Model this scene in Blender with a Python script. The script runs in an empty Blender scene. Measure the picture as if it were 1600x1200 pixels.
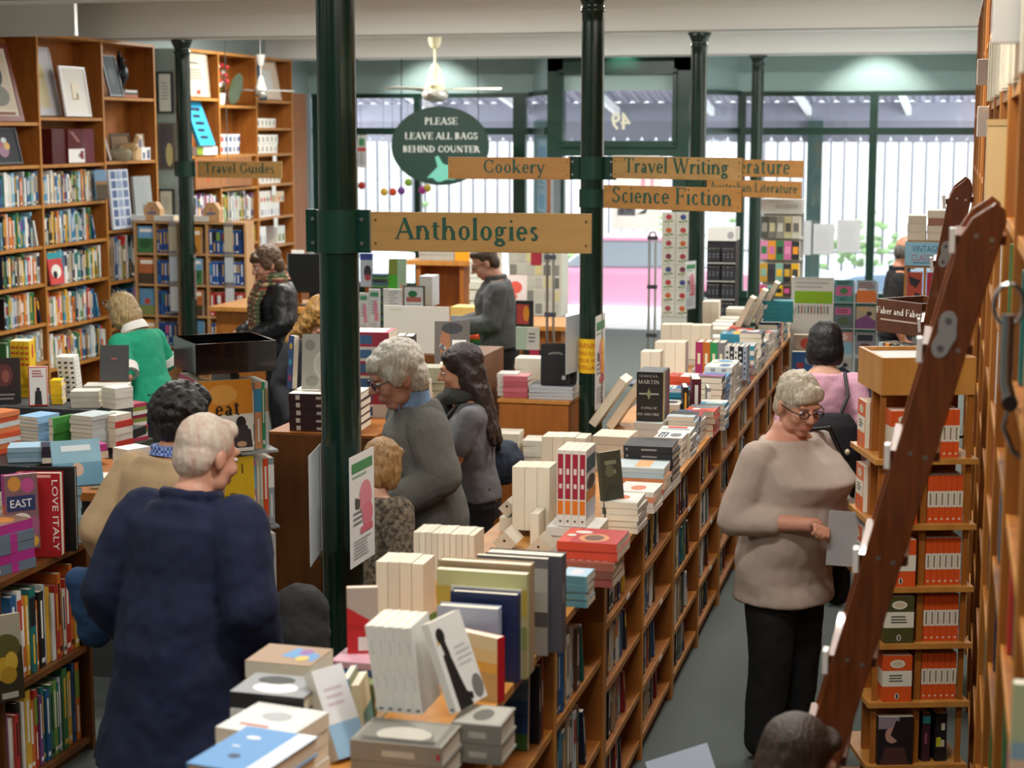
import bpy, bmesh, math, random
from mathutils import Vector, Matrix, noise
R = math.radians
rnd = random.Random(49)
SC = bpy.context.scene
COL = SC.collection

# ---------------------------------------------------------------- camera, sky, exposure
FPX, EYE = 2700.0, 2.6
PITCH = math.atan(395 / FPX)
YAW = math.atan(690 * math.cos(PITCH) / FPX)
cd = bpy.data.cameras.new('camera')
cam = bpy.data.objects.new('camera', cd)
COL.objects.link(cam)
cd.sensor_fit = 'HORIZONTAL'
cd.sensor_width = 36.0
cd.lens = FPX * 36.0 / 1600.0
cd.clip_start, cd.clip_end = 0.05, 200
cam.location = (0, 0, EYE)
cam.rotation_euler = (math.pi / 2 - PITCH, 0, YAW)
cd.dof.use_dof = True
cd.dof.focus_distance = 7.8
cd.dof.aperture_fstop = 3.4
SC.camera = cam

W = bpy.data.worlds.new('overcast_sky')
SC.world = W
W.use_nodes = True
bg = W.node_tree.nodes['Background']
bg.inputs[0].default_value = (0.93, 0.96, 1.0, 1)
bg.inputs[1].default_value = 7.0
SC.view_settings.view_transform = 'Standard'
SC.view_settings.look = 'None'
SC.view_settings.exposure = 0.0
SC.view_settings.gamma = 1.0
SC.view_settings.use_curve_mapping = False

_cf = (-math.sin(YAW) * math.cos(PITCH), math.cos(YAW) * math.cos(PITCH), -math.sin(PITCH))
_cr = (math.cos(YAW), math.sin(YAW), 0)
_cu = (-math.sin(YAW) * math.sin(PITCH), math.cos(YAW) * math.sin(PITCH), math.cos(PITCH))
def _ray(x, y):
    a, b = (x - 800) / FPX, (600 - y) / FPX
    return [_cf[i] + a * _cr[i] + b * _cu[i] for i in range(3)]
def atY(x, y, Y):
    v = _ray(x, y); t = Y / v[1]
    return Vector((v[0] * t, Y, EYE + v[2] * t))
def atX(x, y, X):
    v = _ray(x, y); t = X / v[0]
    return Vector((X, v[1] * t, EYE + v[2] * t))
def atZ(x, y, Z):
    v = _ray(x, y); t = (Z - EYE) / v[2]
    return Vector((v[0] * t, v[1] * t, Z))

# ---------------------------------------------------------------- ceiling lamps (the room's own tubes and downlights)
def lin(c):
    if isinstance(c, str):
        c = [int(c[i:i + 2], 16) / 255 for i in (0, 2, 4)]
        c = [x / 12.92 if x <= .04045 else ((x + .055) / 1.055) ** 2.4 for x in c]
    return tuple(c) + (1,)
# ---------------------------------------------------------------- materials
MATS = {}
def mat(key, col, rough=.6, metal=0, var=0.0, vscale=6.0, stretch=None, col2=None, bump=0, bscale=60, trans=0, emit=None, estr=1, spec=.5, sheen=0, coat=0, rnd_val=0):
    """Procedural material: base colour, optional noise mix with a second colour, optional bump."""
    if key in MATS: return MATS[key]
    m = bpy.data.materials.new(key); m.use_nodes = True
    nt = m.node_tree; p = nt.nodes['Principled BSDF']
    c = lin(col)
    p.inputs['Base Color'].default_value = c
    p.inputs['Roughness'].default_value = rough
    p.inputs['Metallic'].default_value = metal
    p.inputs['Specular IOR Level'].default_value = spec
    if trans: p.inputs['Transmission Weight'].default_value = trans
    if sheen: p.inputs['Sheen Weight'].default_value = sheen
    if coat: p.inputs['Coat Weight'].default_value = coat
    if emit:
        p.inputs['Emission Color'].default_value = lin(emit); p.inputs['Emission Strength'].default_value = estr
    N, L = nt.nodes.new, nt.links.new
    tc = None
    if var or bump:
        tc = N('ShaderNodeTexCoord'); mp = N('ShaderNodeMapping'); L(tc.outputs['Object'], mp.inputs[0])
        if stretch: mp.inputs['Scale'].default_value = stretch
    src = None
    if var:
        n = N('ShaderNodeTexNoise'); n.inputs['Scale'].default_value = vscale; n.inputs['Detail'].default_value = 5
        L(mp.outputs[0], n.inputs['Vector'])
        cr = N('ShaderNodeValToRGB'); cr.color_ramp.elements[0].position = .3; cr.color_ramp.elements[1].position = .7
        k = 1 - var
        cr.color_ramp.elements[0].color = (c[0] * k, c[1] * k, c[2] * k, 1) if col2 is None else lin(col2)
        cr.color_ramp.elements[1].color = c
        L(n.outputs['Fac'], cr.inputs[0]); src = cr.outputs[0]
    if rnd_val:
        oi = N('ShaderNodeObjectInfo'); mr = N('ShaderNodeMapRange')
        mr.inputs['To Min'].default_value = 1 - rnd_val; mr.inputs['To Max'].default_value = 1 + rnd_val
        L(oi.outputs['Random'], mr.inputs['Value'])
        hs = N('ShaderNodeHueSaturation'); hs.inputs['Color'].default_value = c
        if src: L(src, hs.inputs['Color'])
        L(mr.outputs[0], hs.inputs['Value']); src = hs.outputs[0]
    if src: L(src, p.inputs['Base Color'])
    if bump:
        n2 = N('ShaderNodeTexNoise'); n2.inputs['Scale'].default_value = bscale; n2.inputs['Detail'].default_value = 4
        L(mp.outputs[0], n2.inputs['Vector'])
        b = N('ShaderNodeBump'); b.inputs['Strength'].default_value = bump; b.inputs['Distance'].default_value = .01
        L(n2.outputs['Fac'], b.inputs['Height']); L(b.outputs[0], p.inputs['Normal'])
    MATS[key] = m
    return m
def flat(hexcol, rough=.55):
    return mat('print_' + hexcol, hexcol, rough)
def paint(hexcol, rough=.5):
    return mat('cover_' + hexcol, hexcol, rough, var=.12, vscale=14)
def pages_mat():
    m = MATS.get('pages')
    if m: return m
    m = mat('pages', 'e6ddc9', .85, rnd_val=.07)
    return m
def two_tone(key, a, b, axis, scale, width=.5, rough=.6, coord='Object', dist=0):
    """Bands of two colours along an axis (fabric stripes, panel lines, louvres)."""
    if key in MATS: return MATS[key]
    m = mat(key, a, rough); nt = m.node_tree; N, L = nt.nodes.new, nt.links.new
    tc = N('ShaderNodeTexCoord'); w = N('ShaderNodeTexWave'); w.bands_direction = axis
    w.inputs['Scale'].default_value = scale; w.inputs['Distortion'].default_value = dist
    L(tc.outputs[coord], w.inputs['Vector'])
    cr = N('ShaderNodeValToRGB'); cr.color_ramp.interpolation = 'CONSTANT'
    cr.color_ramp.elements[0].color = lin(b); cr.color_ramp.elements[1].color = lin(a); cr.color_ramp.elements[1].position = width
    L(w.outputs['Fac'], cr.inputs[0]); L(cr.outputs[0], nt.nodes['Principled BSDF'].inputs['Base Color'])
    return m
def wood(key, a, b, rough=.45, stretch=(3, 3, .5), coat=0):
    if key in MATS: return MATS[key]
    m = mat(key, a, rough, var=.3, vscale=5, stretch=stretch, col2=b, bump=.03, bscale=40, coat=coat)
    return m
def glass_mat():
    if 'window_glass' in MATS: return MATS['window_glass']
    m = bpy.data.materials.new('window_glass'); m.use_nodes = True; nt = m.node_tree
    nt.nodes.remove(nt.nodes['Principled BSDF']); out = nt.nodes['Material Output']
    t = nt.nodes.new('ShaderNodeBsdfTransparent'); g = nt.nodes.new('ShaderNodeBsdfGlossy'); mx = nt.nodes.new('ShaderNodeMixShader')
    g.inputs['Roughness'].default_value = .02; t.inputs[0].default_value = (.94, .97, .97, 1)
    mx.inputs[0].default_value = .06
    nt.links.new(t.outputs[0], mx.inputs[1]); nt.links.new(g.outputs[0], mx.inputs[2])
    nt.links.new(mx.outputs[0], out.inputs[0]); MATS['window_glass'] = m
    return m

# ---------------------------------------------------------------- mesh builder
class MB:
    def __init__(s): s.v = []; s.f = []; s.mi = []; s.mats = []
    def m(s, material):
        if material not in s.mats: s.mats.append(material)
        return s.mats.index(material)
    def add(s, vs, fs, material):
        o = len(s.v); k = s.m(material)
        s.v += [tuple(v) for v in vs]; s.f += [tuple(i + o for i in f) for f in fs]; s.mi += [k] * len(fs)
        return s
    def box(s, lo, hi, material, M=None):
        x0, y0, z0 = lo; x1, y1, z1 = hi
        vs = [Vector(p) for p in ((x0,y0,z0),(x1,y0,z0),(x1,y1,z0),(x0,y1,z0),(x0,y0,z1),(x1,y0,z1),(x1,y1,z1),(x0,y1,z1))]
        if M is not None: vs = [M @ v for v in vs]
        return s.add(vs, ((0,3,2,1),(4,5,6,7),(0,1,5,4),(1,2,6,5),(2,3,7,6),(3,0,4,7)), material)
    def bar(s, a, b, w, t, material, up=(0, 0, 1)):
        """Rectangular bar from a to b, w across, t thick."""
        a, b = Vector(a), Vector(b); d = (b - a).normalized(); u = Vector(up)
        x = d.cross(u)
        x = x.normalized() if x.length > 1e-5 else Vector((1, 0, 0)); y = x.cross(d)
        vs = [p + x * sx * w / 2 + y * sy * t / 2 for p in (a, b) for sx, sy in ((-1,-1),(1,-1),(1,1),(-1,1))]
        return s.add(vs, ((3,2,1,0),(4,5,6,7),(0,1,5,4),(1,2,6,5),(2,3,7,6),(3,0,4,7)), material)
    def loft(s, rings, material, n=16, cap=True, ax=None):
        """rings: (centre, radius or (rx, ry)[, axis_x, axis_y]); neighbours are joined into a tube."""
        vs, fs = [], []
        for i, r in enumerate(rings):
            c = Vector(r[0]); rr = r[1] if isinstance(r[1], (tuple, list)) else (r[1], r[1])
            if len(r) > 2: ex, ey = Vector(r[2]), Vector(r[3])
            else:
                a = Vector(rings[max(0, i - 1)][0]); b = Vector(rings[min(len(rings) - 1, i + 1)][0])
                d = b - a
                d = d.normalized() if d.length > 1e-6 else Vector((0, 0, 1))
                ref = Vector(ax) if ax else (Vector((1, 0, 0)) if abs(d.x) < .8 else Vector((0, 1, 0)))
                ey = d.cross(ref).normalized(); ex = ey.cross(d)
            for k in range(n):
                t = 2 * math.pi * k / n
                vs.append(c + ex * rr[0] * math.cos(t) + ey * rr[1] * math.sin(t))
        for i in range(len(rings) - 1):
            for k in range(n):
                fs.append((i * n + k, i * n + (k + 1) % n, (i + 1) * n + (k + 1) % n, (i + 1) * n + k))
        if cap:
            fs.append(tuple(range(n - 1, -1, -1))); m0 = (len(rings) - 1) * n; fs.append(tuple(range(m0, m0 + n)))
        return s.add(vs, fs, material)
    def tube(s, pts, r, material, n=10): return s.loft([(p, r) for p in pts], material, n)
    def cap(s, a, ra, b, rb, material, n=14):
        """Tapered capsule with round ends."""
        a, b = Vector(a), Vector(b); d = (b - a)
        d = d.normalized() if d.length > 1e-6 else Vector((0, 0, 1))
        rg = [(a - d * ra * math.cos(t), max(ra * math.sin(t), ra * .05)) for t in (R(4), R(30), R(60))]
        rg += [(a, ra), (b, rb)] + [(b + d * rb * math.sin(t), max(rb * math.cos(t), rb * .05)) for t in (R(30), R(60), R(86))]
        return s.loft(rg, material, n)
    def ell(s, c, r, material, M=None, n=16, k=9):
        c = Vector(c); vs, fs = [], []
        for i in range(k + 1):
            ph = math.pi * i / k
            for j in range(n):
                th = 2 * math.pi * j / n; sp = max(math.sin(ph), .02)
                p = Vector((r[0] * sp * math.cos(th), r[1] * sp * math.sin(th), -r[2] * math.cos(ph)))
                vs.append(c + (M @ p if M is not None else p))
        for i in range(k):
            for j in range(n): fs.append((i*n+j, i*n+(j+1)%n, (i+1)*n+(j+1)%n, (i+1)*n+j))
        fs.append(tuple(range(n-1,-1,-1))); fs.append(tuple(range(k*n,(k+1)*n)))
        return s.add(vs, fs, material)
    def lathe(s, prof, material, c=(0, 0, 0), n=24):
        return s.loft([((c[0], c[1], c[2] + z), max(r, .0005), (1, 0, 0), (0, 1, 0)) for r, z in prof], material, n)
    def prism(s, poly, o, u, v, d, material):
        """Polygon (list of 2-D points) in the plane o,u,v, pushed along d."""
        o, u, v, d = Vector(o), Vector(u), Vector(v), Vector(d); n = len(poly)
        a = [o + u * p[0] + v * p[1] for p in poly]; b = [q + d for q in a]
        fs = [tuple(range(n - 1, -1, -1)), tuple(range(n, 2 * n))] + [(i, (i+1) % n, n + (i+1) % n, n + i) for i in range(n)]
        return s.add(a + b, fs, material)
    def build(s, name, parent=None, loc=None, M=None, smooth=False, bevel=0):
        me = bpy.data.meshes.new(name)
        me.from_pydata(s.v, [], s.f)
        for x in s.mats: me.materials.append(x)
        me.polygons.foreach_set('material_index', s.mi)
        bm = bmesh.new(); bm.from_mesh(me); bmesh.ops.recalc_face_normals(bm, faces=bm.faces); bm.to_mesh(me); bm.free()
        if smooth:
            me.polygons.foreach_set('use_smooth', [True] * len(me.polygons))
            me.set_sharp_from_angle(angle=R(42))
        o = bpy.data.objects.new(name, me); COL.objects.link(o)
        if M is not None: o.matrix_world = M
        if loc is not None: o.location = loc
        if parent is not None: o.parent = parent
        if bevel:
            b = o.modifiers.new('bevel', 'BEVEL'); b.width = bevel; b.segments = 2; b.limit_method = 'ANGLE'
        return o
LABELS = {}
def tag(o, label, cat, group=None, kind=None):
    o['label'] = label; o['category'] = cat
    if group: o['group'] = group
    if kind: o['kind'] = kind
    n = len(label.split())
    if n < 4 or n > 16: print('LABEL LENGTH', n, label)
    if label in LABELS: print('LABEL TWICE', label)
    LABELS[label] = o
    return o
def thing(name, label, cat, loc=(0, 0, 0), rz=0, group=None):
    o = bpy.data.objects.new(name, None); COL.objects.link(o); o.empty_display_size = .1
    o.location = loc; o.rotation_euler = (0, 0, rz)
    return tag(o, label, cat, group)
def struct(mb, name, **k):
    o = mb.build(name, **k); o['kind'] = 'structure'
    return o
def frame(o, ex, ey, ez):
    return Matrix(((ex[0], ey[0], ez[0], o[0]), (ex[1], ey[1], ez[1], o[1]), (ex[2], ey[2], ez[2], o[2]), (0, 0, 0, 1)))

# ---------------------------------------------------------------- drawn serif letters (polygons)
TK, TN = .122, .056
def _L(*a): return ('L',) + a
def _G():
    def st(x, y0, y1, foot=True, head=False):      # stem with serifs
        r = [('L', x, y0, x, y1, TK)]
        if foot: r.append(('B', x - .1, y0, x + .1, y0 + .028))
        if head: r.append(('B', x - .1, y1 - .028, x + .1, y1))
        return r
    def flag(x, y): return [('P', [(x - .11, y - .05), (x - TK / 2, y - .065), (x + TK / 2, y + .02), (x + TK / 2, y - .04), (x - TK / 2, y - .04)])]
    g = {}
    g['a'] = (.44, [('A', .17, .125, .11, .125, 0, 360), ('L', .30, 0, .30, .32, TK * .9), ('A', .195, .32, .105, .12, 0, 160), ('B', .27, 0, .40, .028)])
    g['b'] = (.52, st(.10, 0, .72, False) + flag(.1, .72) + [('A', .27, .22, .165, .22, 0, 360)])
    g['c'] = (.43, [('A', .23, .225, .165, .225, 45, 320)])
    g['d'] = (.53, [('A', .22, .22, .165, .22, 0, 360)] + st(.39, 0, .72, False) + flag(.39, .72) + [('B', .36, 0, .50, .028)])
    g['e'] = (.44, [('A', .22, .225, .165, .225, 0, 318), ('L', .07, .245, .385, .245, TN)])
    g['f'] = (.32, st(.13, 0, .6) + [('A', .235, .6, .105, .125, 30, 180), ('B', .02, .42, .30, .455)])
    g['g'] = (.47, [('A', .20, .29, .13, .155, 0, 360), ('A', .21, -.09, .17, .10, 0, 360), ('L', .10, .17, .09, .06, .05), ('L', .09, .05, .33, .01, .07), ('L', .30, .40, .43, .42, .05)])
    g['h'] = (.54, st(.11, 0, .72) + flag(.11, .72) + [('A', .26, .27, .15, .18, 0, 180)] + st(.41, 0, .29))
    g['i'] = (.25, st(.125, 0, .44) + flag(.125, .44) + [('A', .12, .62, .028, .028, 0, 360)])
    g['k'] = (.52, st(.11, 0, .72) + flag(.11, .72) + [('L', .14, .2, .38, .43, TN), ('L', .22, .26, .43, .01, TK), ('B', .30, .41, .47, .44), ('B', .34, 0, .52, .028)])
    g['l'] = (.25, st(.12, 0, .72) + flag(.12, .72))
    g['m'] = (.80, st(.11, 0, .44) + flag(.11, .44) + [('A', .25, .27, .135, .18, 0, 180)] + st(.39, 0, .29) + [('A', .53, .27, .135, .18, 0, 180)] + st(.67, 0, .29))
    g['n'] = (.54, st(.11, 0, .44) + flag(.11, .44) + [('A', .26, .27, .15, .18, 0, 180)] + st(.41, 0, .29))
    g['o'] = (.48, [('A', .24, .225, .175, .225, 0, 360)])
    g['p'] = (.52, st(.11, -.21, .44) + flag(.11, .44) + [('A', .27, .22, .165, .22, 0, 360)])
    g['r'] = (.37, st(.11, 0, .44) + flag(.11, .44) + [('A', .25, .28, .13, .17, 50, 180), ('A', .31, .385, .03, .03, 0, 360)])
    g['s'] = (.36, [('A', .18, .335, .105, .11, 30, 270), ('A', .18, .115, .11, .115, -150, 90)])
    g['t'] = (.33, [('L', .14, .06, .14, .56, TK), ('A', .215, .09, .075, .09, 180, 320), ('B', .02, .42, .29, .455)])
    g['u'] = (.54, st(.11, .13, .44, False) + flag(.11, .44) + [('A', .25, .16, .14, .16, 180, 360)] + st(.40, 0, .44, False) + flag(.4, .44) + [('B', .38, 0, .51, .028)])
    g['v'] = (.47, [('L', .07, .44, .24, .0, TK), ('L', .40, .44, .24, .0, TN), ('B', -.01, .415, .18, .445), ('B', .31, .415, .47, .445)])
    g['y'] = (.47, [('L', .07, .44, .24, .0, TK), ('L', .40, .44, .17, -.2, TN), ('B', -.01, .415, .18, .445), ('B', .31, .415, .47, .445), ('A', .14, -.18, .04, .04, 0, 360)])
    g['A'] = (.70, [('L', .36, .70, .09, .01, TN), ('L', .34, .70, .60, .01, TK), ('B', 0, 0, .19, .03), ('B', .48, 0, .72, .03), ('L', .18, .24, .51, .24, TN)])
    g['B'] = (.60, st(.14, 0, .70, True, True) + [('A', .16, .525, .30, .16, -90, 90), ('A', .16, .195, .34, .18, -90, 90)])
    g['C'] = (.66, [('A', .37, .35, .28, .34, 48, 312), ('L', .57, .45, .57, .66, TN), ('L', .57, .05, .57, .22, TN)])
    g['D'] = (.72, st(.14, 0, .70, True, True) + [('A', .16, .35, .46, .335, -90, 90)])
    g['E'] = (.58, st(.14, 0, .70) + [('B', .04, .665, .52, .7), ('B', .14, 0, .54, .035), ('B', .14, .34, .40, .375), ('L', .51, .7, .51, .56, TN), ('L', .52, 0, .54, .16, TN), ('L', .40, .28, .40, .44, TN)])
    g['F'] = (.56, st(.14, 0, .70) + [('B', .04, .665, .52, .7), ('B', .14, .34, .40, .375), ('L', .51, .7, .51, .55, TN), ('L', .40, .28, .40, .44, TN)])
    g['G'] = (.70, [('A', .37, .35, .28, .34, 48, 312), ('L', .57, .47, .57, .66, TN), ('L', .58, .06, .58, .30, TK), ('B', .47, .28, .68, .31)])
    g['H'] = (.76, st(.14, 0, .70, True, True) + st(.61, 0, .70, True, True) + [('B', .14, .34, .61, .375)])
    g['I'] = (.30, st(.15, 0, .70, True, True))
    g['L'] = (.57, st(.14, 0, .70, True, True) + [('B', .14, 0, .53, .035), ('L', .51, 0, .54, .17, TN)])
    g['M'] = (.86, [('L', .14, 0, .14, .70, TN), ('L', .72, 0, .72, .70, TK), ('L', .14, .70, .43, .03, TK), ('L', .72, .70, .43, .03, TN), ('B', .04, 0, .24, .028), ('B', .61, 0, .83, .028), ('B', .04, .672, .2, .7), ('B', .66, .672, .83, .7)])
    g['N'] = (.76, [('L', .14, 0, .14, .70, TN), ('L', .60, 0, .60, .70, TN), ('L', .13, .70, .60, .02, TK), ('B', .05, 0, .23, .028), ('B', .51, .672, .69, .7), ('B', .04, .672, .15, .7)])
    g['O'] = (.74, [('A', .37, .35, .29, .34, 0, 360)])
    g['P'] = (.56, st(.14, 0, .70, True, True) + [('A', .16, .51, .32, .175, -90, 90)])
    g['R'] = (.66, st(.14, 0, .70, True, True) + [('A', .16, .52, .31, .165, -90, 90), ('L', .30, .36, .58, .01, TK), ('B', .50, 0, .66, .028)])
    g['S'] = (.52, [('A', .26, .52, .17, .165, 30, 270), ('A', .26, .18, .19, .175, -150, 90), ('L', .42, .52, .42, .66, TN), ('L', .08, .05, .08, .2, TN)])
    g['T'] = (.64, st(.32, 0, .70) + [('B', .04, .665, .60, .7), ('L', .055, .7, .055, .55, TN), ('L', .585, .7, .585, .55, TN)])
    g['U'] = (.74, st(.14, .24, .70, False, True) + [('A', .37, .24, .23, .235, 180, 360), ('L', .60, .24, .60, .70, TN), ('B', .51, .672, .69, .7)])
    g['V'] = (.70, [('L', .10, .70, .36, .01, TK), ('L', .60, .70, .36, .01, TN), ('B', 0, .672, .22, .7), ('B', .5, .672, .7, .7)])
    g['W'] = (.98, [('L', .10, .70, .32, .01, TK), ('L', .52, .70, .32, .01, TN), ('L', .46, .70, .68, .01, TK), ('L', .88, .70, .68, .01, TN), ('B', 0, .672, .22, .7), ('B', .36, .672, .58, .7), ('B', .78, .672, .98, .7)])
    g[' '] = (.26, []); g['.'] = (.22, [('A', .1, .04, .025, .025, 0, 360)])
    return g
GLY = _G()
def text_w(s): return sum(GLY[c][0] for c in s if c in GLY)
def serif(mb, s, o, u, v, size, material, mirror=False):
    """Draw s with its baseline starting at o, running along u, up along v; size is the em."""
    o, u, v = Vector(o), Vector(u).normalized(), Vector(v).normalized(); n = u.cross(v); x = 0
    def put(poly, k):
        mb.add([o + u * (x + p[0]) * size + v * p[1] * size + n * (.00004 * k) for p in poly], [tuple(range(len(poly)))], material)
    k = 0
    for ch in s:
        if ch not in GLY: continue
        adv, prims = GLY[ch]
        for p in prims:
            k += 1
            if p[0] == 'B': put([(p[1], p[2]), (p[3], p[2]), (p[3], p[4]), (p[1], p[4])], k)
            elif p[0] == 'P': put(p[1], k)
            elif p[0] == 'L':
                _, x0, y0, x1, y1, w = p
                d = Vector((x1 - x0, y1 - y0)); q = Vector((-d.y, d.x)).normalized() * w / 2
                put([(x0 + q.x, y0 + q.y), (x0 - q.x, y0 - q.y), (x1 - q.x, y1 - q.y), (x1 + q.x, y1 + q.y)], k)
            else:
                _, cx, cy, rx, ry, a0, a1 = p
                ns = max(6, int((a1 - a0) / 20)); big = rx > .05
                for i in range(ns):
                    q = []
                    for t, sg in ((i, 1), (i + 1, 1), (i + 1, -1), (i, -1)):
                        an = R(a0 + (a1 - a0) * t / ns); w = TN + (TK - TN) * math.cos(an) ** 2 if big else rx * 1.9
                        rr = -w * .85 if sg < 0 else w * .15
                        if not big: rr = -rx * .95 if sg < 0 else rx * .5
                        q.append((cx + (rx + rr) * math.cos(an), cy + (ry + (rr if big else rr)) * math.sin(an)))
                    put(q, k)
        x += adv
def serif_c(mb, s, c, u, v, size, material):
    serif(mb, s, Vector(c) - Vector(u).normalized() * text_w(s) * size / 2, u, v, size, material)
_SANS = {}
def sans(mb, s, c, u, v, size, material, width=None):
    """Centred sans lettering: the built-in font turned into flat polygons; width squeezes it to fit."""
    if s not in _SANS:
        cu = bpy.data.curves.new('lettering', 'FONT'); cu.body = s; cu.resolution_u = 2
        o = bpy.data.objects.new('lettering', cu); me = o.to_mesh()
        _SANS[s] = ([tuple(x.co) for x in me.vertices], [tuple(p.vertices) for p in me.polygons])
        o.to_mesh_clear(); bpy.data.objects.remove(o); bpy.data.curves.remove(cu)
    vs, fs = _SANS[s]
    if not vs: return
    c, u, v = Vector(c), Vector(u).normalized(), Vector(v).normalized()
    x0, x1 = min(p[0] for p in vs), max(p[0] for p in vs)
    kx = size if width is None else width / max(x1 - x0, 1e-3)
    mb.add([c + u * (p[0] - (x0 + x1) / 2) * kx + v * (p[1] - .35) * size for p in vs], fs, material)
# ---------------------------------------------------------------- shell of the shop
M_WALL = mat('grey_green_wall_paint', '9fb0ae', .7)
M_TEAL = mat('duck_egg_paint', 'a6c0be', .6)
M_WHITE = mat('white_paint', 'f6f8f6', .6)
M_CEIL = mat('ceiling_paint', 'd8d8d2', .7)
M_GREEN = mat('bottle_green_enamel', '0a2a20', .22, var=.25, vscale=3, coat=.3)
M_GREEN2 = mat('bottle_green_joinery', '12382c', .3, var=.25, vscale=4)
M_CARPET = mat('grey_green_carpet', '5c6460', .95, var=.25, vscale=90, bump=.4, bscale=300)
M_WOOD = wood('orange_veneer', 'a3621f', '8a5018', .55, stretch=(4, 4, .6))
M_EDGE = wood('pale_veneer_edge', 'c48a42', 'ac7230', stretch=(3, 3, .5))
M_DARKWOOD = wood('brown_panel', '7a4a1c', '663a14', stretch=(4, 4, .5))
M_RED_WOOD = wood('ladder_mahogany', '743a12', '522809', .35, stretch=(14, 14, 1.2), coat=.4)
M_CHROME = mat('brushed_steel', 'b4b6b6', .3, metal=1)
M_BLACK = mat('black_plastic', '101011', .35)
M_PAPER = mat('white_paper', 'e6e7e4', .8)
CEIL_Z, BEAM_Z, WINY, DOORY = 3.85, 3.5, 22.5, 21.5
XL, XR = -8.55, .62

struct(MB().box((XL, -3, -.05), (XR + .3, WINY, 0), M_CARPET), 'floor')
struct(MB().box((XL, -3, CEIL_Z), (XR + .3, WINY + .2, CEIL_Z + .1), M_CEIL), 'ceiling')
struct(MB().box((XL - .15, -3, 0), (XL, WINY + .2, CEIL_Z), M_WALL), 'wall_left')
struct(MB().box((XR, -3, 0), (XR + .15, WINY + .2, CEIL_Z), M_WHITE), 'wall_right')
struct(MB().box((XL, -3.15, 0), (XR, -3, CEIL_Z), M_WALL), 'wall_back')
# bulkhead over the windows, stepped in over the doorway
wf = MB()
wf.prism([(XL, WINY), (-5.40, WINY), (-4.96, DOORY), (-3.16, DOORY), (-2.70, WINY), (XR, WINY), (XR, WINY + .12), (-2.66, WINY + .12), (-3.12, DOORY + .12), (-5.0, DOORY + .12), (-5.44, WINY + .12), (XL, WINY + .12)], (0, 0, 3.1), (1, 0, 0), (0, 1, 0), (0, 0, .5), M_TEAL)
wf.box((XL, WINY, 0), (-5.40, WINY + .12, .45), M_GREEN2); wf.box((-2.7, WINY, 0), (XR, WINY + .12, .45), M_GREEN2)
struct(wf, 'wall_front')
cn = MB().prism([(XL, WINY - .04), (-5.42, WINY - .04), (-4.98, DOORY - .05), (-3.14, DOORY - .05), (-2.68, WINY - .04), (XR, WINY - .04), (XR, WINY + .12), (XL, WINY + .12)], (0, 0, 3.6), (1, 0, 0), (0, 1, 0), (0, 0, .249), M_WHITE)
struct(cn, 'trim_1')
for k, y in enumerate((6.35, 11.25, 16.15, 21.15)):
    b = MB().box((XL, y - .17, BEAM_Z), (XR, y + .17, CEIL_Z), M_WHITE)
    b.box((XL, y - .185, 3.71), (XR, y - .17, CEIL_Z), M_WHITE)
    b.box((XL, y - .18, BEAM_Z), (XR, y - .17, BEAM_Z + .012), mat('beam_shadow_line', 'a9aaa4', .7))  # solid strip, not a recess; the shadow line is put into its grey
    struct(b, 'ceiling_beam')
struct(MB().box((XL, 13.0, 3.37), (-6.95, 13.05, CEIL_Z), M_WHITE), 'trim_3')
# windows
def bars(mb, x0, x1, y, zs, z0, z1, ms, w=.12):
    for x, ww in ms: mb.box((x - ww / 2, y - .05, z0), (x + ww / 2, y + .07, z1), M_GREEN2)
    for z, h in zs: mb.box((x0, y - .04, z - h / 2), (x1, y + .06, z + h / 2), M_GREEN2)
w1 = MB(); bars(w1, XL + .05, -5.4, WINY, ((2.6, .09), (.5, .1), (3.07, .06)), .45, 3.1, ((-8.42, .14), (-7.0, .08), (-5.58, .17)))
w1o = struct(w1, 'window_1')
g = MB().box((XL + .1, WINY + .02, .5), (-5.45, WINY + .03, 3.1), glass_mat()).build('glass', parent=w1o)
w2 = MB(); bars(w2, -2.7, XR, WINY, ((2.6, .09), (.5, .1), (3.07, .06)), .45, 3.1, ((-2.64, .1), (-.98, .10), (.5, .2)))
w2o = struct(w2, 'window_2')
MB().box((-2.68, WINY + .02, .5), (XR, WINY + .03, 3.1), glass_mat()).build('glass', parent=w2o)
for n, (a, b) in (('window_3', ((-5.42, WINY), (-4.98, DOORY))), ('window_4', ((-2.68, WINY), (-3.14, DOORY)))):
    a3, b3 = Vector((a[0], a[1], 0)), Vector((b[0], b[1], 0)); m = MB()
    for z, h in ((2.6, .09), (.45, .1), (3.08, .06)): m.bar(a3 + Vector((0, 0, z)), b3 + Vector((0, 0, z)), .09, h, M_GREEN2)
    m.box((-.5, -.02, 0), (.5, .02, .45), M_GREEN2, frame((a3 + b3) / 2, (b3 - a3).normalized(), (b3 - a3).normalized().cross(Vector((0, 0, 1))) * -1, (0, 0, 1)))
    o = struct(m, n)
    MB().bar(a3 + Vector((0, 0, 1.75)), b3 + Vector((0, 0, 1.75)), .01, 2.6, glass_mat()).build('glass', parent=o)
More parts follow.
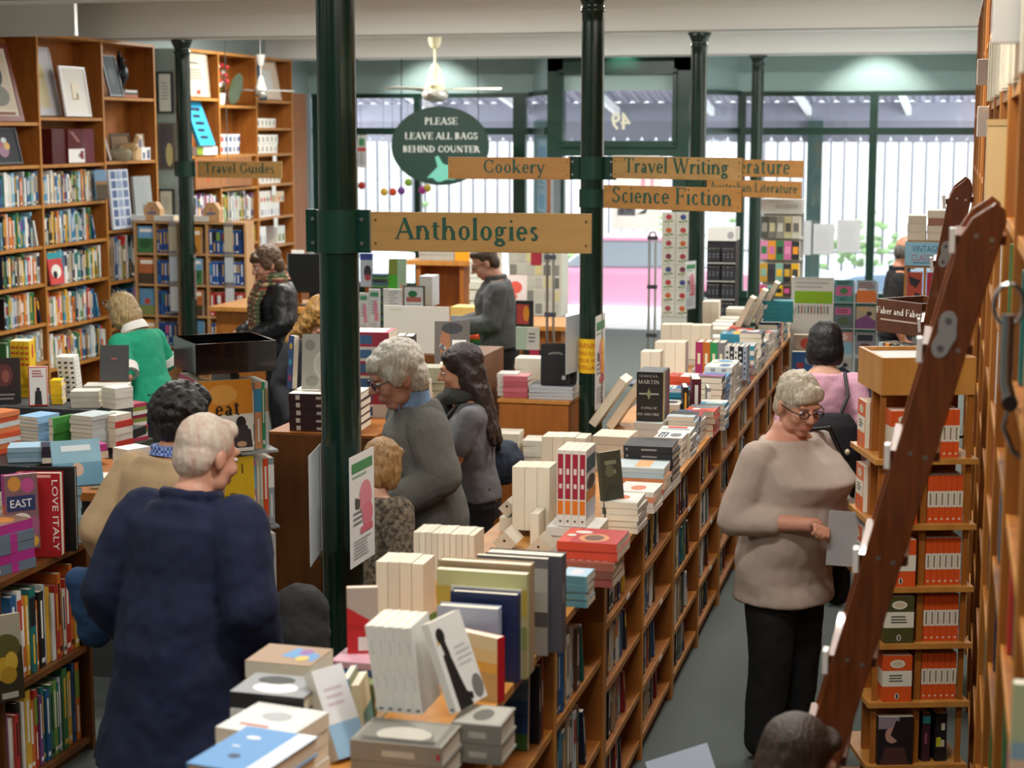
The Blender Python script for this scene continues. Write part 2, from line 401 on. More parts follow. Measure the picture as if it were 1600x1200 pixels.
# doorway: frame, fanlight with the street number seen from behind, leaf folded in
d = MB(); J = .2
for x in (-4.96, -3.16 - J): d.box((x, DOORY - .08, 0), (x + J, DOORY + .1, 3.58), M_GREEN2)
d.box((-4.96, DOORY - .08, 3.34), (-3.16, DOORY + .1, 3.58), M_GREEN2); d.box((-4.76, DOORY - .08, 2.29), (-3.36, DOORY + .1, 2.48), M_GREEN2)
d.box((-4.80, DOORY - .12, 3.30), (-3.32, DOORY - .08, 3.36), M_GREEN2); d.box((-4.80, DOORY - .12, 2.40), (-3.32, DOORY - .08, 2.45), M_GREEN2)
for x in (-4.80, -3.37): d.box((x, DOORY - .12, 2.44), (x + .05, DOORY - .08, 3.32), M_GREEN2)
do = struct(d, 'door_1')
MB().box((-4.77, DOORY + .01, 2.47), (-3.35, DOORY + .02, 3.36), glass_mat()).build('glass', parent=do)
num = MB(); NUMC = atY(970, 189, DOORY - .003)
[sans(num, '49', NUMC + Vector((q_ * .007, -.0002 * q_, 0)), (-1, 0, 0), (0, 0, 1), .30, mat('cream_enamel', 'e9e6cf', .5), .23) for q_ in (-1, 0, 1)]; num.build('street_number', parent=do)
lf = MB(); M_LEAF = wood('door_leaf_edge', '7a4b2a', '5d371c')
lf.box((-4.755, DOORY - .95, .02), (-4.71, DOORY - .09, .9), M_GREEN2); lf.box((-4.755, DOORY - .95, 2.05), (-4.71, DOORY - .09, 2.27), M_GREEN2)
for y in (DOORY - .95, DOORY - .21): lf.box((-4.755, y, .9), (-4.71, y + .12, 2.05), M_GREEN2)
lf.box((-4.757, DOORY - .97, .02), (-4.708, DOORY - .95, 2.27), M_LEAF)
lf.build('door_leaf', parent=do)
MB().box((-4.735, DOORY - .83, .9), (-4.73, DOORY - .21, 2.05), glass_mat()).build('door_pane', parent=do)

# ---------------------------------------------------------------- street outside
M_PAVE = mat('pale_paving', 'cfcdc8', .8, var=.15, vscale=3)
struct(MB().box((-14, WINY + .12, -.25), (6, 26.2, -.08), M_PAVE).box((-4.9, DOORY, -.1), (-3.2, WINY + .15, -.02), M_PAVE), 'pavement')
struct(MB().box((-30, 26.2, -.7), (24, 60, -.55), mat('road_surface', 'b9b9bb', .8, var=.2, vscale=2)), 'street')
struct(MB().box((-40, 44, -.6), (30, 44.3, 5.5), mat('far_wall_render', 'c2c0bc', .8, var=.1, vscale=.6)), 'far_building')
aw = thing('awning', 'corrugated street awning with white rafters and scalloped valance outside the shop windows', 'awning', (0, 22.7, 3.75))
M_CORR = two_tone('corrugated_iron', 'a9a9b8', '8b8b9c', 'X', 3.2, rough=.5)
r = MB(); n = 300
vs, fs = [], []
for i in range(n + 1):
    x = -13 + 18.5 * i / n; dz = .025 * math.sin(x * 2 * math.pi / .22)
    vs += [(x, 0, -.02 + dz), (x, 3.75, -.72 + dz)]
    if i: fs.append((2*i-2, 2*i-1, 2*i+1, 2*i))
r.add(vs, fs, M_CORR); r.build('roof_sheet', parent=aw, smooth=True)
f = MB(); M_FASC = mat('grey_fascia', '9b9aa8', .6); f.box((-13, 3.7, -1.0), (5.5, 3.8, -.72), M_FASC); f.box((-13, 1.9, -.52), (5.5, 1.98, -.40), M_FASC); f.build('fascia', parent=aw)
v = MB(); M_VAL = mat('grey_valance', '8d8b97', .7); v.box((-13, 3.78, -1.22), (5.5, 3.80, -1.0), M_VAL)
for i in range(84):
    x = -13 + .22 * (i + .5); v.prism([(.11 * math.cos(R(t)), .10 * math.sin(R(t))) for t in range(180, 361, 20)], (x, 3.78, -1.22), (1, 0, 0), (0, 0, 1), (0, .02, 0), M_VAL)
v.build('valance', parent=aw)
for i in range(13):
    x = -12.5 + 1.45 * i; MB().bar((x, .05, -.12), (x + .25, 3.7, -.86), .07, .12, M_WHITE).build('rafter', parent=aw)
for x in (-10.5, -6.2, -2.0, 2.3): MB().box((x - .11, 3.65, -4.0), (x + .11, 3.78, -1.0), mat('awning_post_paint', '40544f', .5)).build('post', parent=aw)
fe = thing('iron_fence', 'tall dark railing fence across the bright street', 'fence', (0, 40, -.55))
p = MB(); M_IRON = mat('iron_paint', '50505a', .6)
for i in range(150): p.box((-30 + .3 * i, -.03, 0), (-29.945 + .3 * i, .03, 3.3), M_IRON)
for z in (.4, 2.9): p.box((-30, -.02, z), (15, .02, z + .05), M_IRON)
p.build('railings', parent=fe)
for k in range(7):
    s = MB(); cx, cz = -12 + 3.3 * k + rnd.uniform(-.3, .3), .4
    for j in range(60): 
        a = Vector((rnd.uniform(-.9, .9), rnd.gauss(0, .15), abs(rnd.gauss(.5, .4))))
        s.ell(a, (.13, .09, .06), mat('shrub_leaf', '6f8a5a', .7, var=.3, vscale=8), Matrix.Rotation(rnd.random() * 6, 3, 'Z') @ Matrix.Rotation(rnd.random() * 3, 3, 'X'), n=6, k=4)
    o = tag(s.build('shrub', loc=(cx, 39.3, -.55)), '%s pale green shrub in front of the railing fence, counted from the left' % ['first', 'second', 'third', 'fourth', 'fifth', 'sixth', 'seventh', 'eighth', 'ninth'][k], 'shrub', 'shrubs along the fence')
def car(loc, rz, body, label):
    t = thing('parked_car', label, 'car', loc, rz)
    mb = mat('car_paint_' + body, body, .3, coat=.6); gl = mat('car_glass', '8d969c', .1); ty = mat('tyre_rubber', '1c1c1e', .8)  # pale glass colour stands in for the sky reflected in the car windows
    b = MB(); prof = [(-2.1, .35), (-2.15, .75), (-1.6, .92), (-1.25, .95), (1.3, .98), (2.1, .9), (2.15, .4), (1.7, .25), (-1.7, .25)]
    b.prism(prof, (0, -.85, 0), (1, 0, 0), (0, 0, 1), (0, 1.7, 0), mb)
    b.build('body', parent=t, bevel=.08)
    MB().prism([(-1.2, .94), (-.55, 1.40), (.75, 1.42), (1.35, .96)], (0, -.75, 0), (1, 0, 0), (0, 0, 1), (0, 1.5, 0), gl).build('cabin_glass', parent=t, bevel=.05)
    MB().prism([(-.6, 1.40), (-.5, 1.47), (.7, 1.48), (.82, 1.41)], (0, -.76, 0), (1, 0, 0), (0, 0, 1), (0, 1.52, 0), mb).build('roof', parent=t, bevel=.03)
    for x in (-1.35, 1.35):
        for y in (-.8, .8):
            w = MB().loft([((x, y - .1, .32), .32), ((x, y + .1, .32), .32)], ty, 20).build('wheel', parent=t)
            MB().loft([((x, y - .115, .32), .18), ((x, y + .115, .32), .18)], M_CHROME, 16).build('hub_cap', parent=w)
    for y in (-.7, .4): MB().box((-2.18, y, .6), (-2.1, y + .3, .75), mat('lamp_lens', 'd8d8d8', .2)).build('headlamp', parent=t)
    return t
car((-5.0, 28.2, -.55), 0, 'd98aa4', 'pinkish red car parked at the kerb beyond the open doorway')
car((-10.9, 29.2, -.55), 0, 'd9dbe0', 'white car parked outside the left shop window')
car((.2, 28.4, -.55), 0, '6f8196', 'grey blue car parked outside the right shop window')

# ---------------------------------------------------------------- iron columns
def column(x, y):
    t = MB(); t.lathe([(.10, 0), (.10, .06), (.085, .1), (.082, .16), (.079, 1.2), (.074, 3.3), (.074, 3.36), (.082, 3.37), (.082, 3.385), (.075, 3.395), (.078, 3.42), (.10, 3.47), (.108, 3.475), (.108, 3.5)], M_GREEN, n=32)
    o = struct(t, 'column', loc=(x, y, 0), smooth=True)
    return o
CX, CXB = -2.3, -7.47
for k, (x, y) in enumerate(((CX, 6.35), (CX, 11.25), (CX, 16.15), (CX, 21.15), (CXB, 16.15), (CXB, 21.15))):
    column(x, y)

# ---------------------------------------------------------------- lamps of the room
M_TUBE = mat('lit_diffuser', 'ffffff', .5, emit='fff6e4', estr=6)
def tube_light(x, y, power, lab):
    t = thing('fluorescent_light', lab, 'light', (x, y, CEIL_Z))
    MB().box((-.75, -.12, -.05), (.75, .12, -.0005), M_WHITE).build('casing', parent=t)
    MB().box((-.7, -.09, -.075), (.7, .09, -.05), M_TUBE).build('diffuser', parent=t)
    l = bpy.data.lights.new('tube', 'AREA'); l.shape = 'RECTANGLE'; l.size = 1.4; l.size_y = .18; l.energy = power; l.color = (1, .965, .905)
    o = bpy.data.objects.new('tube', l); COL.objects.link(o); o.parent = t; o.location = (0, 0, -.085)
LP = 88
LW = [('near', 2.2), ('second', 4.6), ('third', 8.7), ('fourth', 13.6), ('fifth', 18.4)]
for wd, y in LW:
    for xn, x in (('right', -.75), ('middle', -3.9), ('left', -6.8 if y != 13.6 else -5.5)):
        tube_light(x, y, LP * {'near': .55, 'second': .75}.get(wd, 1) * (1.5 if y > 15 else 1) * (.3 if xn == 'left' and y < 10 else .35 if xn == 'middle' and y < 6 else 1), 'white ceiling tube light of the %s row, over the %s of the shop' % (wd, xn))
def downlight(x, y, lab):
    t = thing('downlight', lab, 'light', (x, y, 3.85))
    MB().lathe([(.06, -.10), (.065, -.0005), (.0, -.0004)], M_WHITE, n=20).build('can', parent=t)
    l = bpy.data.lights.new('beam', 'SPOT'); l.energy = 80; l.spot_size = R(95); l.spot_blend = .6; l.shadow_soft_size = .05; l.color = (1, .97, .9)
    o = bpy.data.objects.new('beam', l); COL.objects.link(o); o.parent = t; o.location = (0, 0, -.12); o.rotation_euler = (R(32), 0, 0)
downlight(-6.75, 21.75, 'small ceiling downlight washing the bulkhead above the left window')
downlight(-4.0, 21.36, 'small ceiling downlight above the green door frame')
downlight(-.95, 21.75, 'small ceiling downlight washing the bulkhead above the right window')
# ---------------------------------------------------------------- books and printed matter
ORD = 'first second third fourth fifth sixth seventh eighth ninth tenth eleventh twelfth thirteenth fourteenth fifteenth sixteenth seventeenth eighteenth nineteenth twentieth'.split()
ORD += ['twenty-' + x for x in ORD[:9]] + ['thirtieth'] + ['thirty-' + x for x in ORD[:9]] + ['fortieth'] + ['forty-' + x for x in ORD[:9]] + ['fiftieth'] + ['fifty-' + x for x in ORD[:9]] + ['sixtieth'] + ['sixty-' + x for x in ORD[:9]]
UP = Vector((0, 0, 1))
def decor(mb, o, u, v, W, H, specs, lift=.0005):
    """Flat printing on a face: o lower-left corner, u right, v up. Sizes are shares of the face."""
    o, u, v = Vector(o), Vector(u).normalized(), Vector(v).normalized(); n = u.cross(v)
    for k, s in enumerate(specs):
        q = o + n * (lift + .00025 * k)
        P = lambda a, b: q + u * a * W + v * b * H
        if s[0] == 'r': mb.add([P(s[1], s[2]), P(s[3], s[2]), P(s[3], s[4]), P(s[1], s[4])], [(0, 1, 2, 3)], flat(s[5]))
        elif s[0] == 'e': mb.add([P(s[1] + s[3] * math.cos(R(a)), s[2] + s[4] * math.sin(R(a))) for a in range(0, 360, 20)], [tuple(range(18))], flat(s[5]))
        elif s[0] == 'p': mb.add([P(*a) for a in s[1]], [tuple(range(len(s[1])))], flat(s[2]))
        elif s[0] in 'ts':
            txt, a, b, sz, hx = s[1:6]; wd = s[6] if len(s) > 6 else None; rot = s[7] if len(s) > 7 else 0
            uu, vv = (u, v) if not rot else ((-v, u) if rot > 0 else (v, -u))
            if rot: uu, vv = (-v, u)
            c = P(a, b)
            if s[0] == 't': sans(mb, txt, c, uu, vv, sz * H * 1.0, flat(hx), None if wd is None else wd * (H if rot else W))
            else:
                size = sz * H if wd is None else wd * (H if rot else W) / text_w(txt)
                serif_c(mb, txt, c - vv * size * .3, uu, vv, size, flat(hx))
        elif s[0] == 'l':    # lines of small print: u0, v0, u1, v1, count, colour
            for i in range(s[5]):
                b = s[4] + (s[2] - s[4]) * (i + .5) / s[5]; h = abs(s[4] - s[2]) / s[5] * .42; e = s[3] - (s[3] - s[1]) * .3 * rnd.random()
                mb.add([P(s[1], b - h / 2), P(e, b - h / 2), P(e, b + h / 2), P(s[1], b + h / 2)], [(0, 1, 2, 3)], flat(s[6]))
PAL = [('1d2a44','navy'),('2a5d8f','blue'),('3f8fb8','light blue'),('7fb3c8','pale blue'),('c43a2e','red'),('8c1f28','crimson'),('d9762b','orange'),('e3b23a','yellow'),('3d7a46','green'),('7fa03f','lime green'),('1f6f6a','teal'),('e4dfd2','cream'),('e9e9e6','white'),('d8d8d4','off-white'),('1a1a1c','black'),('2e2e33','charcoal'),('6c6f73','grey'),('a08a6a','tan'),('5d3a26','brown'),('7c4a86','purple'),('c65b8d','pink'),('4b5a3c','olive'),('b9c3c9','silver grey'),('93302a','brick red')]
HEX = {n: h for h, n in PAL}
def rand_front(r, base):
    a, b = r.choice(PAL)[0], r.choice(PAL)[0]; ink = r.choice(['f2f0e8', '1a1a1c', 'e3b23a', '8c1f28'])
    k = r.randrange(5)
    if k == 0: return [('r', .08, .30, .92, .72, a), ('e', .5, .5, .22, .14, b), ('l', .12, .78, .88, .95, 2, ink), ('l', .3, .08, .7, .2, 2, ink)]
    if k == 1: return [('r', 0, 0, 1, .55, a), ('p', [(0, .55), (.3, .72), (.6, .55)], b), ('l', .1, .62, .9, .92, 3, ink)]
    if k == 2: return [('r', .1, .62, .9, .9, a), ('l', .16, .66, .84, .86, 2, ink), ('e', .5, .32, .3, .2, b)]
    if k == 3: return [('r', 0, .35, 1, .6, a), ('l', .1, .38, .9, .57, 2, ink), ('r', .2, .1, .8, .3, b)]
    return [('p', [(0, 0), (1, 0), (1, .35), (.55, .62), (0, .4)], a), ('e', .68, .68, .14, .1, b), ('l', .1, .8, .7, .94, 2, ink)]
REG = []
def aabb(M, w, d, h):
    c = [M @ Vector((x, y, z)) for x in (0, w) for y in (0, d) for z in (0, h)]
    return tuple(min(v[i] for v in c) for i in range(3)) + tuple(max(v[i] for v in c) for i in range(3))
def clash(b, e=.0025):
    for r in REG:
        if b[0] + e < r[3] and r[0] + e < b[3] and b[1] + e < r[4] and r[1] + e < b[4] and b[2] + .0004 < r[5] and r[2] + .0004 < b[5]: return True
    return False
SHIFTS = sorted(((x * .012, y * .012) for x in range(-7, 8) for y in range(-8, 9)), key=lambda q: q[0] ** 2 * 1.6 + q[1] ** 2)
def bookmesh(mb, w, d, h, cov, hard, seps=True):
    t = .0028 if hard else .0012; ins = .004 if hard else .0004
    t = min(t, w * .2)
    mb.box((0, 0, 0), (t, d, h), cov); mb.box((w - t, 0, 0), (w, d, h), cov); mb.box((t, 0, 0), (w - t, t * 1.3, h), cov)
    return t, ins
def book(name, label, cat, M, w, d, h, cover, hard=False, group=None, spine=None, front=None, back=None, parts=True, cname=None):
    """Spine faces local -Y, front cover local +X, height local Z. Cover, page block and printing are separate parts when seen large."""
    cov = cover if not isinstance(cover, str) else paint(cover)
    mb = MB(); t, ins = bookmesh(mb, w, d, h, cov, hard)
    pg = mb if not parts else MB()
    pg.box((t, t * 1.3, ins), (w - t, d - ins, h - ins), pages_mat())
    pr = MB() if parts else mb
    if spine: decor(pr, (0, 0, 0), (1, 0, 0), (0, 0, 1), w, h, spine)
    if front: decor(pr, (w, 0, 0), (0, 1, 0), (0, 0, 1), d, h, front)
    if back: decor(pr, (0, d, 0), (0, -1, 0), (0, 0, 1), d, h, back)
    REG.append(aabb(M, w, d, h))
    o = mb.build(name, M=M); tag(o, label, cat, group)
    if parts:
        pg.build('pages', parent=o)
        if pr.v: pr.build('cover_print', parent=o)
    return o
def Mstand(p, f, lean=0, tilt=0):
    """Standing book: p = bottom corner at the spine's left (seen from the spine), f = direction the spine faces; lean tips it sideways, tilt tips it back."""
    f = Vector(f).normalized(); ex = UP.cross(f); ey = -f
    M = frame(Vector(p) + UP * .001, ex, ey, UP)
    if lean: M = M @ Matrix.Rotation(lean, 4, 'Y')
    if tilt: M = M @ Matrix.Rotation(tilt, 4, 'X')
    return M
def Mface(p, n, tilt=0, upd=None):
    """Face-out book: front cover looks along n; p = bottom spine-side corner of the front; tilt leans it back."""
    n = Vector(n).normalized(); ex = n; ey = UP.cross(n)
    M = frame(Vector(p) + UP * .001, ex, ey, UP)
    if tilt: M = M @ Matrix.Rotation(-tilt, 4, 'Y')
    return M
def Mflat(p, f, up=1):
    """Lying book, spine facing f, front cover up; p = lower corner at the spine, seen from the spine the right end (f x up)."""
    f = Vector(f).normalized(); ex = UP; ey = -f; ez = ex.cross(ey)
    return frame(Vector(p), ex, ey, ez)
def spine_print(r, w, h, ink=None):
    ink = ink or r.choice(['f2f0e8', 'f2f0e8', '1a1a1c', 'e3b23a'])
    if r.random() < .25: return [('r', .0, .55, 1, .9, r.choice(PAL)[0]), ('r', .35, .1, .65, .45, ink)]
    return [('r', .32, .38, .68, .88, ink), ('r', .2, .06, .8, .12, ink)]
def row(p, f, length, hmax, depth, where, name, cat, group, names=None, seed=0, fill=1.0, wr=(.012, .038), hr=(.72, .97), set_w=None, lean_end=True, parts=False, pal=None, hard=.2, stop=999):
    """Books side by side on a shelf, starting at p (left end seen from the spines' side)."""
    r = random.Random(seed); f = Vector(f).normalized(); ex = UP.cross(f); x = 0.004; k = 0; pal = pal or PAL; p = Vector(p) + UP * .0012
    while x < length * fill and k < stop:
        w = r.uniform(*wr); h = min(hmax * r.uniform(*hr), hmax - .006); d = depth * r.uniform(.72, .95)
        if x + w > length - .002: break
        hexc, nm = r.choice(pal)
        if names: lab = names(k, nm)
        else: lab = '%s %s, %s from the left %s' % (nm, 'spine', ORD[k], where)
        lean = 0
        book(name, lab, cat, Mstand(Vector(p) + ex * x - f * r.uniform(.0, .012), f, lean), w, d, h, paint(hexc), r.random() < hard, group, spine_print(r, w, h), parts=parts)
        x += w + .0006; k += 1
    # a last one leaning against the row
    if lean_end and x + .10 < length and k:
        w, h = .022, min(hmax * .8, .24); hexc, nm = r.choice(pal); a = -R(14)
        book(name, '%s book leaning at row end %s' % (nm, where), cat, Mstand(Vector(p) + ex * (x + h * math.sin(-a) + .008), f, a), w, depth * .8, h, paint(hexc), False, group, spine_print(r, w, h), parts=parts)
    return k
def pile(p, f, n, w, d, h, cover, labels, name='book', cat='book', group=None, jit=.004, hard=False, spine=None, front=None, parts=True, seed=1, yaw=0):
    """n equal books lying on each other. p = centre of the bottom face, f = spine direction; labels: callable(i, n)."""
    r = random.Random(seed); z = .001; f = Matrix.Rotation(yaw, 3, 'Z') @ Vector(f).normalized()
    _ez = UP.cross(-f); _q = Vector(p) + f * d / 2 - _ez * h / 2 + UP * z; bx = aabb(Mflat(_q, f), w * n + .001 * n, d, h)
    for sx, sy in SHIFTS:
        if not clash((bx[0] + sx - jit, bx[1] + sy - jit, bx[2], bx[3] + sx + jit, bx[4] + sy + jit, bx[5])): p = Vector(p) + Vector((sx, sy, 0)); break
    for i in range(n):
        fj = Matrix.Rotation(r.uniform(-1, 1) * jit * 8, 3, 'Z') @ f
        ez = UP.cross(-fj)
        q = Vector(p) + fj * d / 2 - ez * h / 2 + UP * z + Vector((r.uniform(-jit, jit), r.uniform(-jit, jit), 0))
        cv = cover[i % len(cover)] if isinstance(cover, list) else cover
        book(name, labels(i, n), cat, Mflat(q, fj), w, d, h, cv, hard, group, spine, front if i == n - 1 else None, parts=parts)
        z += w + .0008
    return z
def lv(what, where):
    """Label maker for a pile: bottom, second from the bottom ... top."""
    def f(i, n):
        if n == 1: return '%s %s' % (what, where)
        if i in (0, n - 1): return '%s %s %s' % ('topmost' if i else 'lowest', what, where)
        return '%s, %s up, %s' % (what, ORD[i], where)
    return f
def casework(name, label, cat, loc, rz, w, dep, h, shelves, ups, th=.022, group=None, back=True, plinth=.08, top=True, edge=None, body=None, parts=None, kind=None):
    """Open bookcase in its own axes: x along the front, y to the back, front at y = 0. shelves = heights of shelf tops or list per bay."""
    t = thing(name, label, cat, loc, rz, group); body = body or M_WOOD; edge = edge or M_EDGE
    for x in ups:
        m = MB(); m.box((x - th / 2, .004, 0), (x + th / 2, dep, h), body); m.box((x - th / 2, 0, 0), (x + th / 2, .004, h), edge); m.build('upright', parent=t)
    for i in range(len(ups) - 1):
        zs = shelves[i] if isinstance(shelves[0], (list, tuple)) else shelves
        for z in zs:
            m = MB(); a, b = ups[i] + th / 2, ups[i + 1] - th / 2
            m.box((a, .012, z - th), (b, dep - .012, z), body); m.box((a, .008, z - th), (b, .012, z), edge); m.build('shelf', parent=t)
    if back: MB().box((ups[0], dep - .012, .02), (ups[-1], dep, h), body).build('back_panel', parent=t)
    if top: MB().box((ups[0] - th / 2, -.004, h), (ups[-1] + th / 2, dep, h + th), edge).build('top', parent=t)
    if plinth: MB().box((ups[0] + th, .03, 0), (ups[-1] - th, .05, plinth - th), body).build('plinth', parent=t)
    return t
# ---------------------------------------------------------------- tall bookcases along the left wall
LX = -8.2           # their front plane
UPL = [12.19, 13.35, 14.61, 15.87, 17.03]
LS = [[.08, .46, .82, 1.19, 1.54, 1.92, 2.29, 2.68], [.08, .46, .82, 1.19, 1.54, 1.92, 2.29, 2.68], [.08, .37, .76, 1.15, 1.54, 1.92, 2.29, 2.73], [.08, .62, 1.09, 1.61, 2.30, 2.94]]
# front faces +X: local x runs along +Y, local y runs to -X
casework('tall_bookcase', 'tall orange wood bookcase against the left wall nearest the camera, full of travel paperbacks', 'bookcase', (LX, UPL[0], 0), R(90), 4.84, .33, BEAM_Z - .03, LS, [y - UPL[0] for y in UPL], th=.03)
SHN = ['lowest', 'second', 'third', 'fourth', 'fifth', 'sixth', 'seventh', 'eighth']
BAYN = {1: 'left-hand', 2: 'middle', 3: 'right-hand'}
tot = 0
for b in (1, 2, 3):
    zs = LS[b]; y0, y1 = UPL[b] + .02, UPL[b + 1] - .02
    for k, z in enumerate(zs):
        if z > 2.1 or z < .3 or (b == 3 and z > 1.55): continue
        if b == 3 and k > 3: continue
        ys = 13.9 if b == 1 else y0
        nxt = zs[k + 1] - .03
        row((LX - .03, ys, z), (1, 0, 0), y1 - ys, nxt - z, .22, 'on the %s shelf, %s bay of wall bookcase' % (SHN[k].replace('lowest', 'first'), BAYN[b].replace('-hand', '')),
            'travel_paperback', 'book', 'travel paperbacks in the tall wall bookcase', seed=100 + b * 10 + k, fill=.93 if k % 2 else .78, wr=(.022, .05), hr=(.68, .92),
            pal=[p for p in PAL if p[1] in ('blue', 'light blue', 'pale blue', 'white', 'off-white', 'teal', 'navy', 'orange', 'green', 'yellow', 'red', 'black', 'tan', 'silver grey')])
# face-out books on these shelves
def faceout(name, lab, cat, p, n, d, h, w, base, front, tilt=R(8), hard=False, group=None, parts=True):
    return book(name, lab, cat, Mface(p, n, tilt), w, d, h, paint(base), hard, group, None, front, parts=parts)
r_ = random.Random(7)
fo = [('a coastal view guide with blue sky cover jutting from the middle bay shelf end', 15.86, 1.95, .2, .28, '6f93b4', [('r', 0, 0, 1, .5, '4a3a20'), ('r', 0, .5, 1, .62, '8d6b3d')]),
      ('red and white illustrated children travel book faced out in the middle bay', 14.70, .78, .24, .28, 'd84a4a', [('e', .5, .4, .35, .22, 'f0efe9'), ('r', 0, .8, 1, 1, '2f9aa6'), ('e', .4, .3, .15, .12, '1a1a1c')])]
book('travel_book', fo[0][0].replace('a coastal', 'coastal'), 'book', Mface((LX + .02, 15.60, 1.93), (1, 0, 0), R(3)), .012, .24, .29, paint('6f93b4'), False, None, None, fo[0][6])
book('travel_book', fo[1][0], 'book', Mface((LX + .012, 14.66, 1.165), (1, 0, 0), R(8)), .014, .26, .30, paint('d84a4a'), False, None, None, fo[1][6])
# framed pictures, boxes and ornaments on the upper shelves
M_MAT = mat('passe_partout', 'eceae4', .8)
def framed(label, p, n, w, h, frame_hex, mount, art, tilt=R(10), fw=.02, cat='picture', name='framed_picture', group=None):
    """Picture standing on a shelf or hung on a wall: p = bottom centre of its front, n = facing."""
    n = Vector(n).normalized(); u = UP.cross(n)
    M = frame(Vector(p) + n * .014 + UP * .005, u, UP, n) @ Matrix.Rotation(-tilt, 4, 'X')
    fm = mat('frame_' + frame_hex, frame_hex, .4); m = MB()
    m.box((-w/2, 0, -.012), (w/2, fw, .008), fm).box((-w/2, h - fw, -.012), (w/2, h, .008), fm).box((-w/2, fw, -.012), (-w/2 + fw, h - fw, .008), fm).box((w/2 - fw, fw, -.012), (w/2, h - fw, .008), fm)
    o = m.build(name, M=M); tag(o, label, cat, group)
    MB().box((-w/2 + fw, fw, -.008), (w/2 - fw, h - fw, -.002), mat('mount_' + mount, mount, .8)).build('mount', parent=o)
    a = MB(); decor(a, (-w/2 + fw, fw, -.002), (1, 0, 0), (0, 1, 0), w - 2 * fw, h - 2 * fw, art, lift=.001); a.build('artwork', parent=o)
    return o
def yl(px, py=250): return atX(px, py, LX).y
framed('poster print in dark red frame leaning on the top shelf at the far left', (LX - .02, yl(8), 2.68), (1, 0, 0), .74, .72, '6b2a22', 'c9c0b0', [('r', .06, .1, .94, .93, 'b8ab98'), ('e', .3, .55, .18, .25, '4a5260'), ('e', .62, .62, .16, .18, '31343c'), ('e', .55, .3, .3, .16, '6b7064'), ('r', .1, .02, .9, .06, '6b2a22')], tilt=R(13), fw=.05)
framed('pale unframed print in white mount leaning behind the small white picture', (LX - .14, yl(97), 2.74), (1, 0, 0), .52, .66, 'd5d8e0', 'd5d8e0', [('r', .3, .1, .7, .75, 'd9d2b0'), ('r', .35, .55, .65, .72, 'cdbf8c')], tilt=R(11), fw=.015)
framed('square white framed sketch on the top shelf of the middle bay', (LX - .0, yl(124), 2.735), (1, 0, 0), .50, .48, 'e9eaee', 'f0f0ec', [('r', .33, .3, .68, .7, 'e9e2cc'), ('r', .35, .32, .39, .66, 'a9826a'), ('r', .35, .32, .6, .36, 'b7a486'), ('e', .58, .4, .04, .08, '5c5e52')], tilt=R(8))
framed('slate grey unframed panel leaning beside the dark figurine on the right bay', (LX - .05, yl(191), 2.945), (1, 0, 0), .30, .42, '2c3236', '5d6a70', [('l', .25, .3, .75, .7, 6, '4c585d')], tilt=R(13), fw=.012)
framed('dark flower still life leaning at the left end of the second shelf', (LX - .02, yl(14), 2.30), (1, 0, 0), .5, .335, '2a2c34', '33353d', [('e', .45, .4, .2, .25, '8a6a80'), ('e', .6, .5, .1, .12, 'c9a24a'), ('e', .35, .55, .1, .1, '9b4a52'), ('e', .52, .68, .1, .08, 'b9c3c9')], tilt=R(12))
# maroon boxed set with a white label
t = thing('boxed_set', 'maroon boxed set with white label on the second shelf of the middle bay', 'box', (LX - .05, yl(122), 2.2915), R(90))
M_MAR = mat('maroon_board', '4f1413', .4, coat=.2)
MB().box((-.40, 0, 0), (-.13, .24, .33), M_MAR).build('slipcase', parent=t)
MB().box((-.13, -.02, 0), (.20, .22, .33), mat('maroon_gloss', '5b1716', .2, coat=.5)).build('front_box', parent=t)
MB().box((.20, -.005, 0), (.42, .23, .33), mat('maroon_end', '6a2030', .35)).build('end_box', parent=t)
m = MB(); decor(m, (-.13, -.02, 0), (1, 0, 0), (0, 0, 1), .33, .33, [('r', .02, .02, .98, .42, 'efefee'), ('r', .72, .12, .92, .36, '7b2026'), ('r', .62, .18, .72, .28, '2a2c60'), ('p', [(.1, .92), (.3, .92), (.75, .62), (.55, .62)], '8d5a58')]); m.build('label_card', parent=t)
# figurine: seated dark bird-like bronze
m = MB(); M_BRZ = mat('dark_bronze', '20242a', .35, metal=.6)
m.lathe([(r_q * .9, z_q * .82) for r_q, z_q in [(.0, 0), (.06, 0), (.055, .015), (.035, .03), (.06, .08), (.095, .16), (.10, .22), (.08, .29), (.045, .34), (.028, .38), (.022, .43), (.012, .47), (.0, .50)]], M_BRZ, n=18)
m.ell((.02, -.02, .30), (.03, .03, .035), M_BRZ)
tag(m.build('bronze_figurine', M=frame((LX - .12, yl(208), 3.021), (0, 1, 0), (-1, 0, 0), (0, 0, 1)), smooth=True), 'slender dark bronze figurine on the top shelf of the right bay', 'figurine')
pile((LX - .12, yl(214), 2.945), (1, 0, 0), 3, .024, .16, .28, ['c46a4a', '37403c', 'd8d6cc'], lv('small book', 'under the dark bronze figurine'), name='small_book', parts=False)
framed('brown photograph standing in the right bay beside the ornaments', (LX - .12, yl(205), 2.305), (1, 0, 0), .42, .27, '4a3722', '6b5234', [('e', .5, .5, .3, .2, '57412a')], tilt=R(4))
framed('narrow pale photograph standing at the right end of the right bay', (LX - .10, yl(233), 2.305), (1, 0, 0), .17, .26, 'b9a68a', 'd9d4cc', [('r', .2, .3, .8, .85, '6a6478')], tilt=R(4), fw=.012)
